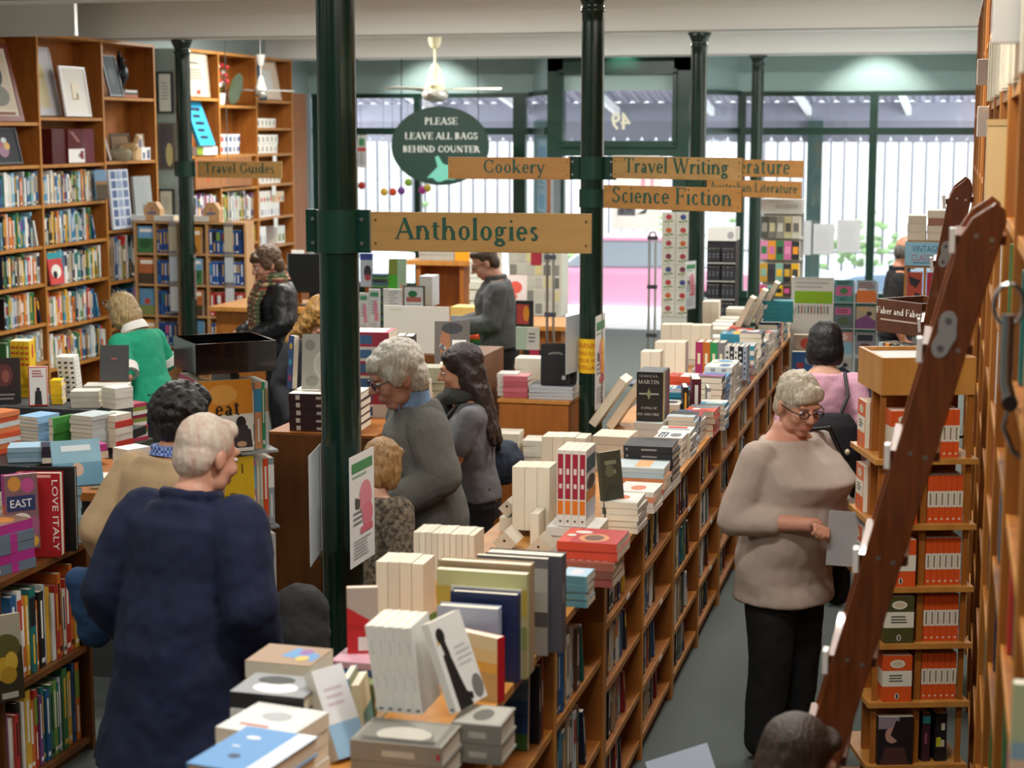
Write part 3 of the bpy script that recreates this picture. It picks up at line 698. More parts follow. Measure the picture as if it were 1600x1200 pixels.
book('picture_book', 'white picture book with coloured drawings leaning in the right bay', 'book', Mface((LX - .02, yl(168) + .09, 2.305), (.9, .43, 0), R(14)), .015, .26, .40, paint('dfe2e4'), False, None, None, [('e', .4, .55, .25, .12, '7f9fb8'), ('e', .6, .25, .2, .1, 'c9a07a'), ('e', .4, .8, .2, .05, 'b5c29a')])
for nm, px, hx, lab in (('ceramic_jar', 195, '8a8068', 'grey green pottery dish on the right bay second shelf'), ('carved_figure', 203, 'c9a878', 'small tan carved animal figure on the right bay second shelf')):
    m = MB()
    if nm == 'ceramic_jar': m.lathe([(0, 0), (.09, 0), (.12, .05), (.12, .09), (.09, .12), (.03, .13), (.02, .15), (.0, .15)], mat('stoneware', hx, .5), n=18)
    else:
        c = mat('carved_wood', hx, .6); m.cap((-.05, 0, .13), .05, (.06, 0, .14), .045, c); m.cap((.06, 0, .16), .025, (.1, 0, .23), .03, c)
        for x in (-.05, .06):
            for y in (-.02, .02): m.cap((x, y, .015), .014, (x, y, .12), .018, c, 8)
    tag(m.build(nm, loc=(LX - (.05 if nm == 'ceramic_jar' else .02), yl(px) + (.0 if nm == 'ceramic_jar' else .02), 2.302), smooth=True), lab, 'ornament')
t = thing('card_box', 'white box of printed cards at the right end of the second shelf', 'box', (LX - .0, yl(224), 2.302), R(90))
MB().box((-.15, 0, 0), (.17, .1, .13), M_PAPER).build('carton', parent=t)
m = MB(); decor(m, (-.15, 0, 0), (1, 0, 0), (0, 0, 1), .32, .13, [('r', .45, .1, .6, .6, '4a5578'), ('r', .75, .1, .95, .8, '5a5a80'), ('r', 0, 0, .35, 1, 'c9a878')]); m.build('box_print', parent=t)
# patterned wrapping and a grey notebook at the right end
book('wall_calendar', 'tall blue and white patterned calendar standing on the fourth shelf of the right bay', 'calendar', Mface((LX + .01, yl(170), 1.615), (1, 0, 0), R(4)), .02, .42, .60, paint('c9d2de'), False, None, None, [('r', .1 + .3 * (i % 3), .05 + .16 * (i // 3), .32 + .3 * (i % 3), .17 + .16 * (i // 3), ['4a5f8a', '8a9ab8', '5f6f96'][i % 3]) for i in range(18)])
book('grey_album', 'grey album with round emblem standing right of the patterned calendar', 'book', Mface((LX + .01, yl(206), 1.615), (1, 0, 0), R(4)), .03, .40, .52, paint('9aa0a2'), True, None, None, [('e', .5, .35, .09, .09, '6d6252'), ('e', .5, .35, .06, .06, '8d8068')])
# ---- gap with framed certificates on the wall
struct(MB().box((XL, 17.79, 0), (-8.19, 17.82, BEAM_Z), M_WALL), 'trim_2')
for lab, py0, py1, px, fh, mt in (('narrow dark framed certificate high on the grey wall beside the green column', 178, 113, 260, '20262c', 'dfe4e0'), ('brown framed certificate with a yellow seal below the dark one on the wall', 265, 193, 263, '6b5a4c', '55535c'), ('lowest framed certificate on the grey wall beside the green column', 345, 296, 262, '2a2f38', 'd9d6c4')):
    a = atY(px, py0, 17.78); b = atY(px, py1, 17.78)
    framed(lab, (a.x, 17.772, a.z), (0, -1, 0), .19, b.z - a.z, fh, mt, [('l', .2, .3, .8, .8, 6, 'a9aca8')] if mt != '55535c' else [('e', .7, .3, .3, .28, 'c9bd84')], tilt=0, fw=.022, name='framed_certificate')
# ---- second tall bookcase with mugs and gifts
UPS = [17.84, 18.70, 19.81, 20.98]
S2 = [[.08, .5, .9, 1.27, 1.62, 1.98, 2.33, 2.97], [.08, .5, .9, 1.27, 1.545, 1.94, 2.33, 2.90], [.08, .5, .9, 1.186, 1.545, 1.95, 2.323, 2.64, 2.975]]
casework('tall_bookcase', 'tall orange wood bookcase by the shop window, full of mugs and gifts', 'bookcase', (LX, UPS[0], 0), R(90), 3.14, .33, BEAM_Z - .03, S2, [y - UPS[0] for y in UPS], th=.03)
MB_end = MB().box((-.34, 0, 0), (0, .48, 3.08), M_WOOD)
tag(MB_end.build('end_panel', loc=(LX, 21.0, 0)), 'wide plain wood panel closing the gap between bookcase and shop window', 'panel')
framed('beige framed notice on the top shelf left of the red flowers', (LX - .03, yl(314) + .03, 2.975), (1, 0, 0), .58, .52, 'b9ae98', 'bdb6a4', [('l', .2, .7, .7, .78, 1, '4a463e'), ('l', .15, .35, .85, .62, 4, '7a7466'), ('r', .4, .02, .6, .12, 'b03a2c')], tilt=R(4))
framed('pale pink framed print on the top shelf of the window end bay', (LX - .03, yl(426), 2.98), (1, 0, 0), .75, .48, 'cbb4a0', 'd9c6b4', [('r', .3, .2, .75, .8, 'd6d6d2'), ('r', .0, .0, .16, 1, '8f4a40')], tilt=R(10))
book('gift_book', 'blue grey book leaning left of the pale pink framed print', 'book', Mface((LX + .03, yl(402) + .08, 2.98), (1, .1, 0), R(12)), .02, .22, .44, paint('31506a'), True)
book('art_book', 'bright turquoise book with black squiggles leaning on its stand', 'book', Mface((LX + .02, yl(306), 2.43), (1, 0, 0), R(20)), .04, .42, .52, paint('35aee0'), True, None, None, [('l', .2, .1, .8, .9, 5, '15202c'), ('e', .5, .5, .06, .05, '15202c'), ('e', .6, .8, .08, .04, '15202c')])
t = thing('book_carton', 'white and green carton under the turquoise book', 'box', (LX + .02, yl(306), 2.336), R(90))
MB().box((0, .0, 0), (.55, .2, .09), M_PAPER).build('carton', parent=t); m = MB(); decor(m, (0, 0, 0), (1, 0, 0), (0, 0, 1), .55, .09, [('r', .0, .0, .3, 1, '7f9a2a')]); m.build('box_print', parent=t)
# potted red flowers and a green plate
t = thing('potted_flowers', 'red and white potted flowers on the top shelf beside the green plate', 'plant', (LX - .1, yl(357), 2.906))
m = MB(); m.lathe([(.0, 0), (.06, 0), (.08, .13), (.075, .13), (.0, .12)], mat('white_glaze', 'e2ddd0', .3), n=16); m.build('pot', parent=t, smooth=True)
m = MB()
for i in range(26):
    a = Vector((rnd.gauss(0, .05), rnd.gauss(-.02, .09), .2 + rnd.random() * .3)); m.ell(a, (.03, .03, .028), mat('flower_red', 'b3242e', .6) if i % 2 else mat('flower_white', 'e6e0dc', .6), n=7, k=4)
    m.tube([(0, 0, .1), tuple(a)], .003, mat('stem_green', '4b6a38', .6), 4)
m.build('blossoms', parent=t)
m = MB()
def plate(lab, y, z, hx, cx):
    m = MB(); M_ = frame((LX - .06, y, z + .19), (0, 1, 0), (.25, 0, .97), (.97, 0, -.25))
    m.loft([((0, 0, -.01), .09), ((0, 0, 0), .10), ((0, 0, .012), .15), ((0, 0, .02), .19), ((0, 0, .016), .185), ((0, 0, .006), .14), ((0, 0, .002), .09)], mat('glaze_' + hx, hx, .25), 24)
    o = m.build('display_plate', M=M_, smooth=True); tag(o, lab, 'plate')
    a = MB(); decor(a, (-.06, -.1, .012), (1, 0, 0), (0, 1, 0), .12, .22, [('e', .5, .35, .4, .35, cx), ('e', .5, .78, .22, .18, cx)]); a.build('painted_motif', parent=o)
plate('upright dark green plate with pale bird motif on the top shelf', yl(376), 2.905, '4a5a38', 'd9d0a8')
# mugs: built once, then copied
mug0 = None
def mug(p, lab, grp, hx='efeee6', rz=0, band=None):
    global mug0
    t = thing('mug', lab, 'mug', p, rz, grp)
    mm = mat('mug_glaze_' + hx, hx, .3)
    if mug0 is None:
        c = MB(); c.lathe([(.0, 0), (.038, 0), (.044, .01), (.045, .115), (.041, .115), (.04, .02), (.0, .015)], mm, n=18); b = c.build('cup', parent=t, smooth=True)
        h = MB(); h.tube([(0, -.043, .095), (0, -.065, .095), (0, -.078, .075), (0, -.078, .045), (0, -.065, .025), (0, -.043, .022)], .007, mm, 8); hd = h.build('handle', parent=t, smooth=True)
        mug0 = (b, hd)
    else:
        for src in mug0:
            c = src.copy(); c.data = src.data if hx == 'efeee6' else src.data.copy()
            if hx != 'efeee6': c.data.materials[0] = mm
            COL.objects.link(c); c.parent = t
    m = MB()
    for a in range(-40, 41, 20): 
        a0, a1 = R(a - 8), R(a + 8); rr = .0458
        m.add([(rr * math.cos(x), rr * math.sin(x), z) for x, z in ((a0, .03), (a1, .03), (a1, .09), (a0, .09))], [(0, 1, 2, 3)], flat(band or '2e2e33'))
        if not band: break
    m.build('mug_print', parent=t)
cnt = 0
for (px0, px1, z, n, lv2, hx, wh) in ((407, 440, 2.64, 5, 1, 'efeee6', 'upper cream mug shelf of the window end bay'), (406, 442, 2.323, 5, 2, 'efeee6', 'middle cream mug shelf of the window end bay'), (348, 383, 2.33, 5, 2, 'e8ebee', 'white mug shelf beside the green column'), (412, 446, 1.95, 5, 1, 'efeee6', 'cream mug shelf behind the travel guides sign')):
    for L_ in range(lv2):
        for i in range(n):
            y = yl(px0) + (yl(px1) - yl(px0)) * (i + .5) / n + .02 * L_
            b = None if hx == 'efeee6' else ['b8433c', '3a5a86', '3a5a86', '8a8f98', '3a5a86'][i]
            mug((LX - .07 - .005 * i, y, z + .118 * L_ + .001), '%s %s row mug on the %s' % (ORD[i], 'top' if L_ else 'bottom', wh), 'mugs on the ' + wh, hx, 0, b)
# boxes of gifts and price cards
for k, (px, z, w, h, hx, acc, lab) in enumerate(((424, 1.545, .62, .17, 'e9e9e6', 'c9cdd6', 'long white row of boxed gift mugs on the lower gift shelf'), (418, 1.716, .4, .15, 'e6e2da', 'd0552e', 'orange and green patterned box row above the white boxes'), (441, 1.716, .22, .13, 'e3c9a8', 'd98a4a', 'small orange box right of the patterned box row'), (411, 1.19, .24, .24, 'e9e9e6', 'c9cdd6', 'white stacked gift box beside the dark notebooks'), (441, 1.19, .24, .22, 'dfe0da', '7f8f3a', 'white and green gift box at the shelf end'), (378, 2.02, .5, .20, 'e4e2de', 'c05a4a', 'white carton behind the red lettered board'))):
    t = thing('gift_box', lab, 'box', (LX - .03, yl(px), z + .001), R(90))
    MB().box((-w/2, 0, 0), (w/2, .16, h), mat('card_' + hx, hx, .6)).build('carton', parent=t)
    m = MB(); nn = max(2, int(w / .09))
    decor(m, (-w/2, 0, 0), (1, 0, 0), (0, 0, 1), w, h, [('r', (i + .2) / nn, .15, (i + .8) / nn, .55 if k != 1 else .45, acc if (i + k) % 3 else '4b7d4a' if k == 1 else '8d93a0') for i in range(nn)]); m.build('box_print', parent=t)
for k, (px, z, sh) in enumerate(((428, 2.30, 'second'), (428, 1.53, 'third'), (426, 1.93, 'middle'))):
    m = MB().box((-.06, -.012, -.12), (.06, -.008, 0), M_PAPER)
    pc = tag(m.build('price_card', loc=(LX + .0, yl(px), z)), 'small white price card hanging from the %s gift shelf' % sh, 'card'); pc.rotation_euler = (0, 0, R(90))
# red lettered board, books behind
t = thing('topics_board', 'brown shelf board with red lettering below the travel guides sign', 'sign', (LX + .02, yl(302), 1.96), R(90))
MB().box((0, 0, 0), (1.62, .02, .34), wood('brown_board', 'a06a38', '8a5528')).build('board', parent=t)
m = MB(); serif(m, 'Topics', (.02, -.001, .12), (1, 0, 0), (0, 0, 1), .26, flat('c2281e')); decor(m, (.95, 0, .14), (1, 0, 0), (0, 0, 1), .5, .14, [('p', [(0, .3), (.3, .8), (.5, .5), (.4, .2)], 'c2281e'), ('p', [(.4, .4), (.7, .9), (1, .3), (.7, .5)], 'c2281e')]); m.build('lettering', parent=t)
for b, z, hh, where in ((0, 1.62, .30, 'under the red lettered board'), (1, 1.545, .36, 'right of the green column, mid height'), (1, 1.27, .24, 'low in the middle gift bay'), (0, 1.27, .3, 'low in the left gift bay'), (1, .9, .3, 'lowest row of the gift bookcase')):
    row((LX - .03, UPS[b] + .05, z), (1, 0, 0), UPS[b + 1] - UPS[b] - .10, hh, .22, where, 'shelved_book', 'book', 'books in the gift bookcase', seed=300 + b * 7 + int(z * 10), wr=(.025, .05), pal=[p for p in PAL if p[1] in ('white', 'cream', 'off-white', 'charcoal', 'purple', 'lime green', 'pink', 'silver grey', 'black', 'yellow')])
# ---------------------------------------------------------------- travel guide stand below the column sign
M_PINE = wood('pale_pine', 'c9a072', 'b88c5c', stretch=(3, 3, .5))
TSX, TSY = -8.14, 16.33
ups_ = [0, .22, .47, .80, 1.22]; szs = [.12, .47, .82, 1.16 + .01, 1.50]
szs = [.08, .40, .72, 1.04, 1.36]
casework('travel_stand', 'pale pine pigeonhole stand of blue travel guides in front of the wall bookcase', 'stand', (TSX, TSY, 0), 0, 1.22, .22, 1.665, szs, ups_, th=.02, body=M_PINE, edge=M_PINE)
CELLN = ['first', 'second', 'third', 'fourth']
for ci in range(4):
    for ri, z in enumerate(szs):
        if ri == 0: continue
        x0, w = TSX + ups_[ci] + .012, ups_[ci + 1] - ups_[ci] - .024
        rn = {1: 'bottom', 2: 'third', 3: 'second', 4: 'top'}[ri]
        if ci in (0, 2):
            hx, fr = [('3f7a4a', [('r', 0, .55, 1, 1, '6fa3c9'), ('e', .5, .35, .4, .2, '2c5a34'), ('r', .1, .78, .9, .9, 'f0efe9')]), ('c98a3a', [('r', .1, .7, .9, .85, 'f0e6d0'), ('p', [(.2, .05), (.5, .6), (.8, .05)], '5d3a1a')]), ('5d93b8', [('r', 0, 0, 1, .35, '7a8a4a'), ('e', .5, .5, .2, .12, 'b34a3a')]), ('b5683a', [('r', 0, 0, 1, .4, '4a3a2a'), ('r', .1, .75, .9, .9, 'efe9da')])][(ci // 2 + ri) % 4]
            ww = min(w - .01, .20)
            book('travel_guide', 'travel guide faced out in the %s pigeonhole column, %s row, of the pine stand' % (CELLN[ci], rn), 'book', Mface((x0 + .005 + (w - ww) / 2, TSY + .04, z), (0, -1, 0), R(5)), .02, ww - .01, .27, paint(hx), False, None, None, fr, parts=False)
        else:
            row((x0, TSY + .02, z), (0, -1, 0), w, .29, .17, 'in the %s row, %s column of pine stand' % (rn, CELLN[ci]), 'travel_guide', 'book', 'blue travel guides in the pine stand', seed=500 + ci * 7 + ri, wr=(.026, .042), hr=(.80, .86), lean_end=False,
                pal=[('1f4f96', 'royal blue'), ('2a66ad', 'mid blue'), ('1d3f7a', 'deep blue')] if (ri, ci) not in ((2, 3),) else [('c23a34', 'bright red'), ('b0302e', 'dark red')])
for k, (px, lab) in enumerate(((241, 'left'), (333, 'right'))):
    m = MB(); c = atY(px, 345, TSY + .08)
    m.prism([(-.09, 0), (.09, 0), (.09, .12), (.04, .19), (-.04, .19), (-.09, .12)], (c.x, TSY + .03, 1.69), (1, 0, 0), (0, 0, 1), (0, .1, 0), M_PINE)
    o = tag(m.build('house_shaped_block'), '%s pale house shaped wooden block on top of the pine stand' % lab, 'ornament')
    a = MB(); decor(a, (c.x - .09, TSY + .03, 1.69), (1, 0, 0), (0, 0, 1), .18, .19, [('e', .5, .42, .32, .08, '6a6a8a'), ('e', .5, .65, .1, .08, 'b06a6a')]); a.build('stamped_print', parent=o)
for k, (px, lab) in enumerate(((214, 'left'), (258, 'middle'), (312, 'right'))):
    c = atY(px, 345, TSY + .05)
    book('white_album', '%s white album lying on top of the pine stand' % lab, 'book', Mflat((c.x + .11, TSY + .02, 1.69), (0, -1, 0)), .055, .16, .22, paint('dcdcd6'), parts=False)
# clear leaflet holders at the front of the stand
M_ACR = mat('clear_acrylic', 'e8eef2', .08, trans=.85, spec=.6)
for k, (px, lab) in enumerate(((270, 'left of the green column'), (357, 'right of the green column'))):
    c = atY(px, 345, TSY - .03); t = thing('leaflet_holder', 'tall clear leaflet holder on the pine stand front, %s' % lab, 'holder', (c.x, TSY - .035, .75))
    MB().box((-.05, 0, 0), (.05, .004, .95), M_ACR).build('panel', parent=t)
    for q in range(3): MB().box((-.045, -.01, .02 + .31 * q), (.045, -.004, .27 + .31 * q), mat('leaflet_%d' % q, ['c9cdd2', 'b9c6cf', 'b8b29a'][q], .5)).build('leaflet', parent=t)

# ---------------------------------------------------------------- black table of new books at the left
TB = thing('display_table', 'low black display table piled with books in front of the wall bookcase', 'table', (-5.45, 8.2, 0))
MB().box((-1.25, -.62, .90), (1.07, .66, .95), mat('black_laminate', '26282a', .4)).build('top', parent=TB)
MB().box((-1.2, -.55, .0), (.95, .6, .90), mat('dark_grey_board', '3a3c3e', .7)).build('base_cabinet', parent=TB)
MB().box((-1.2, .16, .95), (1.0, .64, 1.11), mat('dark_grey_board', '3a3c3e', .7)).build('riser', parent=TB)
TZ, TR = .952, 1.112
CAMF = Vector((.42, -.9, 0)).normalized()
def tx(px, Y): return atY(px, 640, Y).x
book('photo_book', 'maroon and black photograph book standing at the left edge of the black table', 'book', Mface((tx(-16, 8.42), 8.42, TR), CAMF, R(6)), .03, .17, .25, paint('2a1618'), True, None, None, [('e', .5, .62, .28, .25, '5d2a2c'), ('e', .55, .6, .12, .14, '8d4a40'), ('r', 0, 0, 1, .28, '141214'), ('l', .1, .06, .9, .24, 2, '8d8480')])
book('novel', 'white novel with red border and standing figures on the black table', 'book', Mface((tx(47, 8.42), 8.42, TR), CAMF, R(4)), .045, .10, .215, paint('c9302e'), False, None, [('r', .06, .02, .94, .98, 'e9e9e6'), ('e', .5, .2, .3, .12, '30353a')], [('r', .05, .03, .95, .97, 'eceae6'), ('e', .5, .42, .1, .05, '24282c'), ('p', [(.3, .03), (.7, .03), (.66, .38), (.34, .38)], '24282c'), ('l', .2, .72, .8, .92, 3, 'b0484a')])
for i in range(4):
    book('yellow_paperback', 'yellow paperback with red title, %s of four upright behind the white novel' % ORD[i], 'book', Mstand((tx(20, 8.66) + .029 * i, 8.66, TR + .11), (.25, -.95, 0)), .028, .12, .21, paint('f0c61c'), False, 'yellow paperbacks on the black table', [('l', .1, .3, .9, .9, 4, 'c9521e')], [('e', .55, .7, .16, .2, 'c2402a')])
pile((tx(37, 8.72), 8.72, TR), (.3, -.95, 0), 3, .036, .13, .16, paint('f0c61c'), lv('yellow paperback lying flat', 'under the upright yellow ones'), 'yellow_paperback', group='yellow paperbacks on the black table')
pile((tx(87, 8.5), 8.5, TR), (.3, -.95, 0), 5, .026, .10, .06, paint('f2c916'), lv('small yellow paperback', 'right of the white novel'), 'yellow_paperback', group='yellow paperbacks on the black table')
for i in range(3):
    book('white_paperback', 'white paperback with black lettering, %s of three leaning on the black table' % ORD[i], 'book', Mstand((tx(96, 8.62) + .036 * i, 8.62, TR + .01), (.3, -.95, 0), -R(5)), .034, .14, .235, paint('e6e6e2'), False, 'white lettered paperbacks on the black table', [('l', .25, .1, .75, .92, 7, '2a2c2e')], [('l', .1, .1, .9, .9, 9, 'c3c3c0')])
book('grey_folder', 'charcoal grey board leaning at the back of the black table', 'book', Mface((tx(158, 8.74), 8.74, TR + .10), (.3, -.95, 0), R(12)), .012, .16, .20, paint('3c3d3f'), True, None, None, [('r', .4, .6, .6, .64, 'a05050')])
pile((tx(160, 8.7), 8.70, TR), (.3, -.95, 0), 3, .03, .15, .24, paint('c9c6bc'), lv('grey edged paperback', 'under the charcoal board'))
pile((tx(140, 8.5), 8.47, TR), (.3, -.95, 0), 3, .03, .12, .15, paint('d9d4c8'), lv('cream paperback', 'before the charcoal board'))
pile((tx(180, 8.5), 8.48, TR), (.9, -.4, 0), 4, .028, .12, .12, paint('dcdad2'), lv('white paperback', 'at the back right table corner'))
pile((tx(58, 8.1), 8.12, TZ), (.95, -.2, 0), 9, .018, .13, .17, paint('8fb9dc'), lv('pale blue spined paperback', 'on the front of the black table'), group='pale blue paperbacks')
pile((tx(83, 8.1), 8.12, TZ), (.95, -.2, 0), 4, .04, .03, .17, paint('3f8a3a'), lv('narrow green book', 'right of the pale blue pile'))
pile((tx(108, 8.1), 8.16, TZ), (.3, -.95, 0), 6, .027, .13, .14, paint('d9d2c2'), lv('cream paperback', 'in the middle front of the black table'))
pile((tx(142, 8.12), 8.14, TZ), (.95, -.25, 0), 8, .022, .15, .18, paint('b9c4c6'), lv('grey blue spined paperback', 'near the right edge of black table'), group='grey blue paperbacks')
pile((tx(176, 8.2), 8.22, TZ), (.95, -.2, 0), 5, .034, .12, .14, ['c03a34', 'd9d4c8', 'e2ddd2'], lv('red and cream book', 'behind the grey blue pile'))
pile((tx(97, 7.8), 7.78, TZ), (.5, -.85, 0), 3, .028, .15, .2, ['d9d6cc', '22243a', '22243a'], lv('dark navy book', 'at the front edge of the black table'))
pile((tx(132, 7.85), 7.86, TZ), (.8, -.6, 0), 2, .036, .12, .17, ['cfc8b8', 'b03a86'], lv('pink and cream book', 'beside the navy books at the table edge'))
pile((tx(4, 7.95), 7.95, TZ), (.95, -.2, 0), 8, .026, .12, .17, ['c9522e', 'd07a4a', 'c9cfd2'], lv('orange spined paperback', 'at the near left of the black table'))
pile((tx(45, 7.75), 7.76, TZ), (.4, -.9, 0), 3, .025, .16, .22, ['9fc0d6', '8ab0c9'], lv('sky blue book', 'at the near edge of the black table'))
BK = thing('storage_crate', 'dark green striped crate of books beside the woman in the green top', 'crate', (tx(196, 9.4), 9.4, 0))
MB().box((-.1, -.12, 0), (.12, .12, .75), mat('dark_crate', '34382a', .7)).build('body', parent=BK)
pile((tx(196, 9.4), 9.4, .751), (.9, -.3, 0), 10, .022, .16, .2, ['a83a56', 'd9d6cc', '7f8a3a'], lv('striped pile book', 'beside the woman in green'))
# small table behind the two men with white piles
T2 = thing('display_table', 'low table with white book piles behind the man in the beige sweater', 'table', (-3.95, 7.6, 0))
MB().box((-.36, -.38, .88), (.42, .42, .92), M_WOOD).build('top', parent=T2); MB().box((-.3, -.3, 0), (.36, .36, .88), mat('dark_grey_board', '3a3c3e', .7)).build('base_cabinet', parent=T2)
pile((tx(203, 7.75), 7.75, .921), (.9, -.4, 0), 4, .03, .12, .14, paint('e2e4e2'), lv('white magazine', 'left of the dark haired man'))
pile((tx(176, 7.4), 7.42, .921), (.3, -.95, 0), 2, .022, .17, .22, [paint('c9b9a8'), paint('d9d4ca')], lv('large flat picture book', 'behind the beige sweater'), front=[('r', .05, .05, .95, .95, 'd98a76'), ('r', .1, .6, .9, .9, 'e3d6c8')])

# ---------------------------------------------------------------- cookery island bookcase, near left
IX = -3.45
casework('island_bookcase', 'waist high island bookcase of cookery books at the near left', 'bookcase', (IX, 3.3, 0), R(90), 3.1, .62, .88, [.06, .46], [0, .8, 1.6, 2.4, 3.1], th=.025, body=M_DARKWOOD, edge=M_DARKWOOD)
for b in range(1, 4):
    for z, hh, wn in ((.06, .36, 'bottom'), (.46, .38, 'upper')):
        row((IX - .03, 3.3 + .8 * b + .02, z), (1, 0, 0), .76 if b < 3 else .66, hh, .26, 'on the %s shelf, %s bay of cookery island' % (wn, ['', 'near', 'middle', 'far'][b]), 'cookery_book', 'book', 'cookery books in the near left island', seed=700 + b * 3 + int(z * 10), wr=(.02, .045), hr=(.72, .96), hard=.6, parts=False,
            pal=[p for p in PAL if p[1] in ('teal', 'white', 'cream', 'red', 'lime green', 'green', 'purple', 'orange', 'blue', 'black', 'silver grey', 'yellow')])
IZ = .905
mag, pk = 'b0308a', 'c43a9a'
pile((-3.60, 5.86, IZ), (.95, -.3, 0), 5, .038, .24, .29, [paint('6a7a8a'), paint(mag), paint('6a7a8a')], lv('magenta and grey cookery book', 'on the near corner of the cookery island'), 'cookery_book', group=None, front=[('r', 0, 0, 1, 1, '8a6a5a'), ('e', .3, .3, .2, .15, 'd98a3a'), ('e', .7, .6, .2, .2, '4a5a7a'), ('e', .4, .75, .15, .1, 'c9b24a')], spine=[('r', 0, .3, 1, .42, mag), ('l', .3, .5, .7, .9, 1, 'e9e2e2')], hard=True)
book('cookery_book', 'thick cookery book titled EAST standing with a magenta spine', 'book', Mface((atY(6, 830, 6.0).x, 6.0, IZ + .05), (.70, -.71, 0), R(3)), .05, .13, .30, paint('b0308a'), True, None, [('r', .1, .1, .9, .6, 'd0662e')],
     [('r', .0, 0, 1, 1, '7c5a62'), ('e', .3, .88, .2, .1, 'c98a3a'), ('e', .7, .85, .2, .1, 'b84a8a'), ('e', .8, .3, .2, .14, '9a5a7a'), ('e', .3, .18, .25, .12, '4a6a3a'), ('e', .45, .4, .3, .09, 'd9d2c6'), ('e', .8, .1, .16, .08, 'd0a23a'), ('r', .05, .52, .9, .72, '22305e'), ('t', 'EAST', .48, .62, .15, 'efeef2', .66)])
book('cookery_book', 'tall red cookery book with white spine lettering beside the EAST book', 'book', Mface((atY(44, 850, 6.18).x, 6.12, IZ + .001), (.25, -.97, 0), R(2)), .055, .18, .34, paint('a8141e'), True, None, None, [('r', .02, .95, .8, .98, 'd9a8a0'), ('l', .04, .3, .5, .52, 7, 'd9928a'), ('t', 'LOVE ITALY', .89, .5, .10, 'f0e6e2', .84, 1)])
book('cookery_book', 'black backed book behind the tall red cookery book', 'book', Mface((atY(50, 850, 6.2).x, 6.20, IZ + .001), (.25, -.97, 0), R(2)), .03, .19, .345, paint('141416'), True)
pile((-3.60, 6.30, IZ), (.9, -.4, 0), 8, .028, .20, .26, paint('a8c6d4'), lv('pale blue picture book', 'behind the tall red cookery book'), 'picture_book', front=[('r', 0, 0, 1, .6, '5f93ad'), ('e', .5, .35, .2, .15, 'c9a890')])
book('picture_book', 'pale blue picture book leaning on top of its pile behind the red cookery book', 'book', Mface((atY(85, 760, 6.32).x, 6.32, IZ + .233), (.6, -.8, 0), R(28)), .02, .2, .20, paint('8fbdd2'), True, None, None, [('r', 0, 0, 1, .5, '5f93ad'), ('e', .5, .35, .12, .15, 'c9a890'), ('r', .2, .75, .8, .88, 'e2ecf0')], parts=True)
_p = atY(7, 1100, 5.62)
book('cookery_book', 'cookery book with yellow fruit on its cover faced out on the cookery island shelf', 'book', Mface((IX + .005, 5.60, .463), (.8, -.6, 0), R(4)), .02, .13, .33, paint('3a3420'), False, None, None, [('r', 0, .62, 1, 1, 'a8a08a'), ('e', .5, .62, .45, .16, '5a5426'), ('e', .4, .38, .25, .14, 'c9a02a'), ('e', .65, .45, .2, .12, 'd0aa3a'), ('e', .55, .3, .25, .1, 'b08a22'), ('r', .3, .03, .8, .1, 'b9b4a6')])
pile((-3.92, 4.9, IZ), (.95, -.3, 0), 6, .034, .22, .28, [paint('2a2c3a'), paint('6a5a4a'), paint('8a8f96')], lv('dark cookery book', 'at the frame edge of the cookery island'), 'cookery_book', hard=True)

# ---------------------------------------------------------------- spinner tower with black tray, book stack island behind it
SPN = thing('book_spinner', 'square spinner tower of cookery books with a black tray on top', 'spinner', (-3.25, 7.40, 0), R(40))
MB().box((-.17, -.17, 1.53), (.17, .17, 1.545), M_BLACK).build('tray_floor', parent=SPN)
tb = MB(); M_GLB = mat('gloss_black_acrylic', '0b0b0c', .12, coat=.5)
for a, b in (((-.19, -.19), (.19, -.18)), ((-.19, .18), (.19, .19)), ((-.19, -.18), (-.18, .18)), ((.18, -.18), (.19, .18))): tb.box((a[0], a[1], 1.51), (b[0], b[1], 1.65), M_GLB)
tb.build('tray', parent=SPN)
MB().tube([(0, 0, .02), (0, 0, 1.54)], .02, M_CHROME, 12).build('pole', parent=SPN)
for z in (.06, .42, .78, 1.14): MB().box((-.19, -.19, z - .012), (.19, .19, z), M_ACR if z > .1 else M_BLACK).build('shelf', parent=SPN)
MB().box((-.02, -.16, .06), (.02, .16, 1.5), M_BLACK).build('divider', parent=SPN)
SM = Matrix.Translation((-3.25, 7.40, 0)) @ Matrix.Rotation(R(40), 4, 'Z')
def sp(p, n): return SM @ Vector(p), (SM.to_3x3() @ Vector(n))
def spin_face(lab, x, y, n, z, d, h, w, hx, fr, **k):
    q, nn = sp((x, y, z), n); return book('cookery_book', lab, 'book', Mface(q, nn, R(3)), w, d, h, paint(hx), False, None, k.get('spine'), fr)
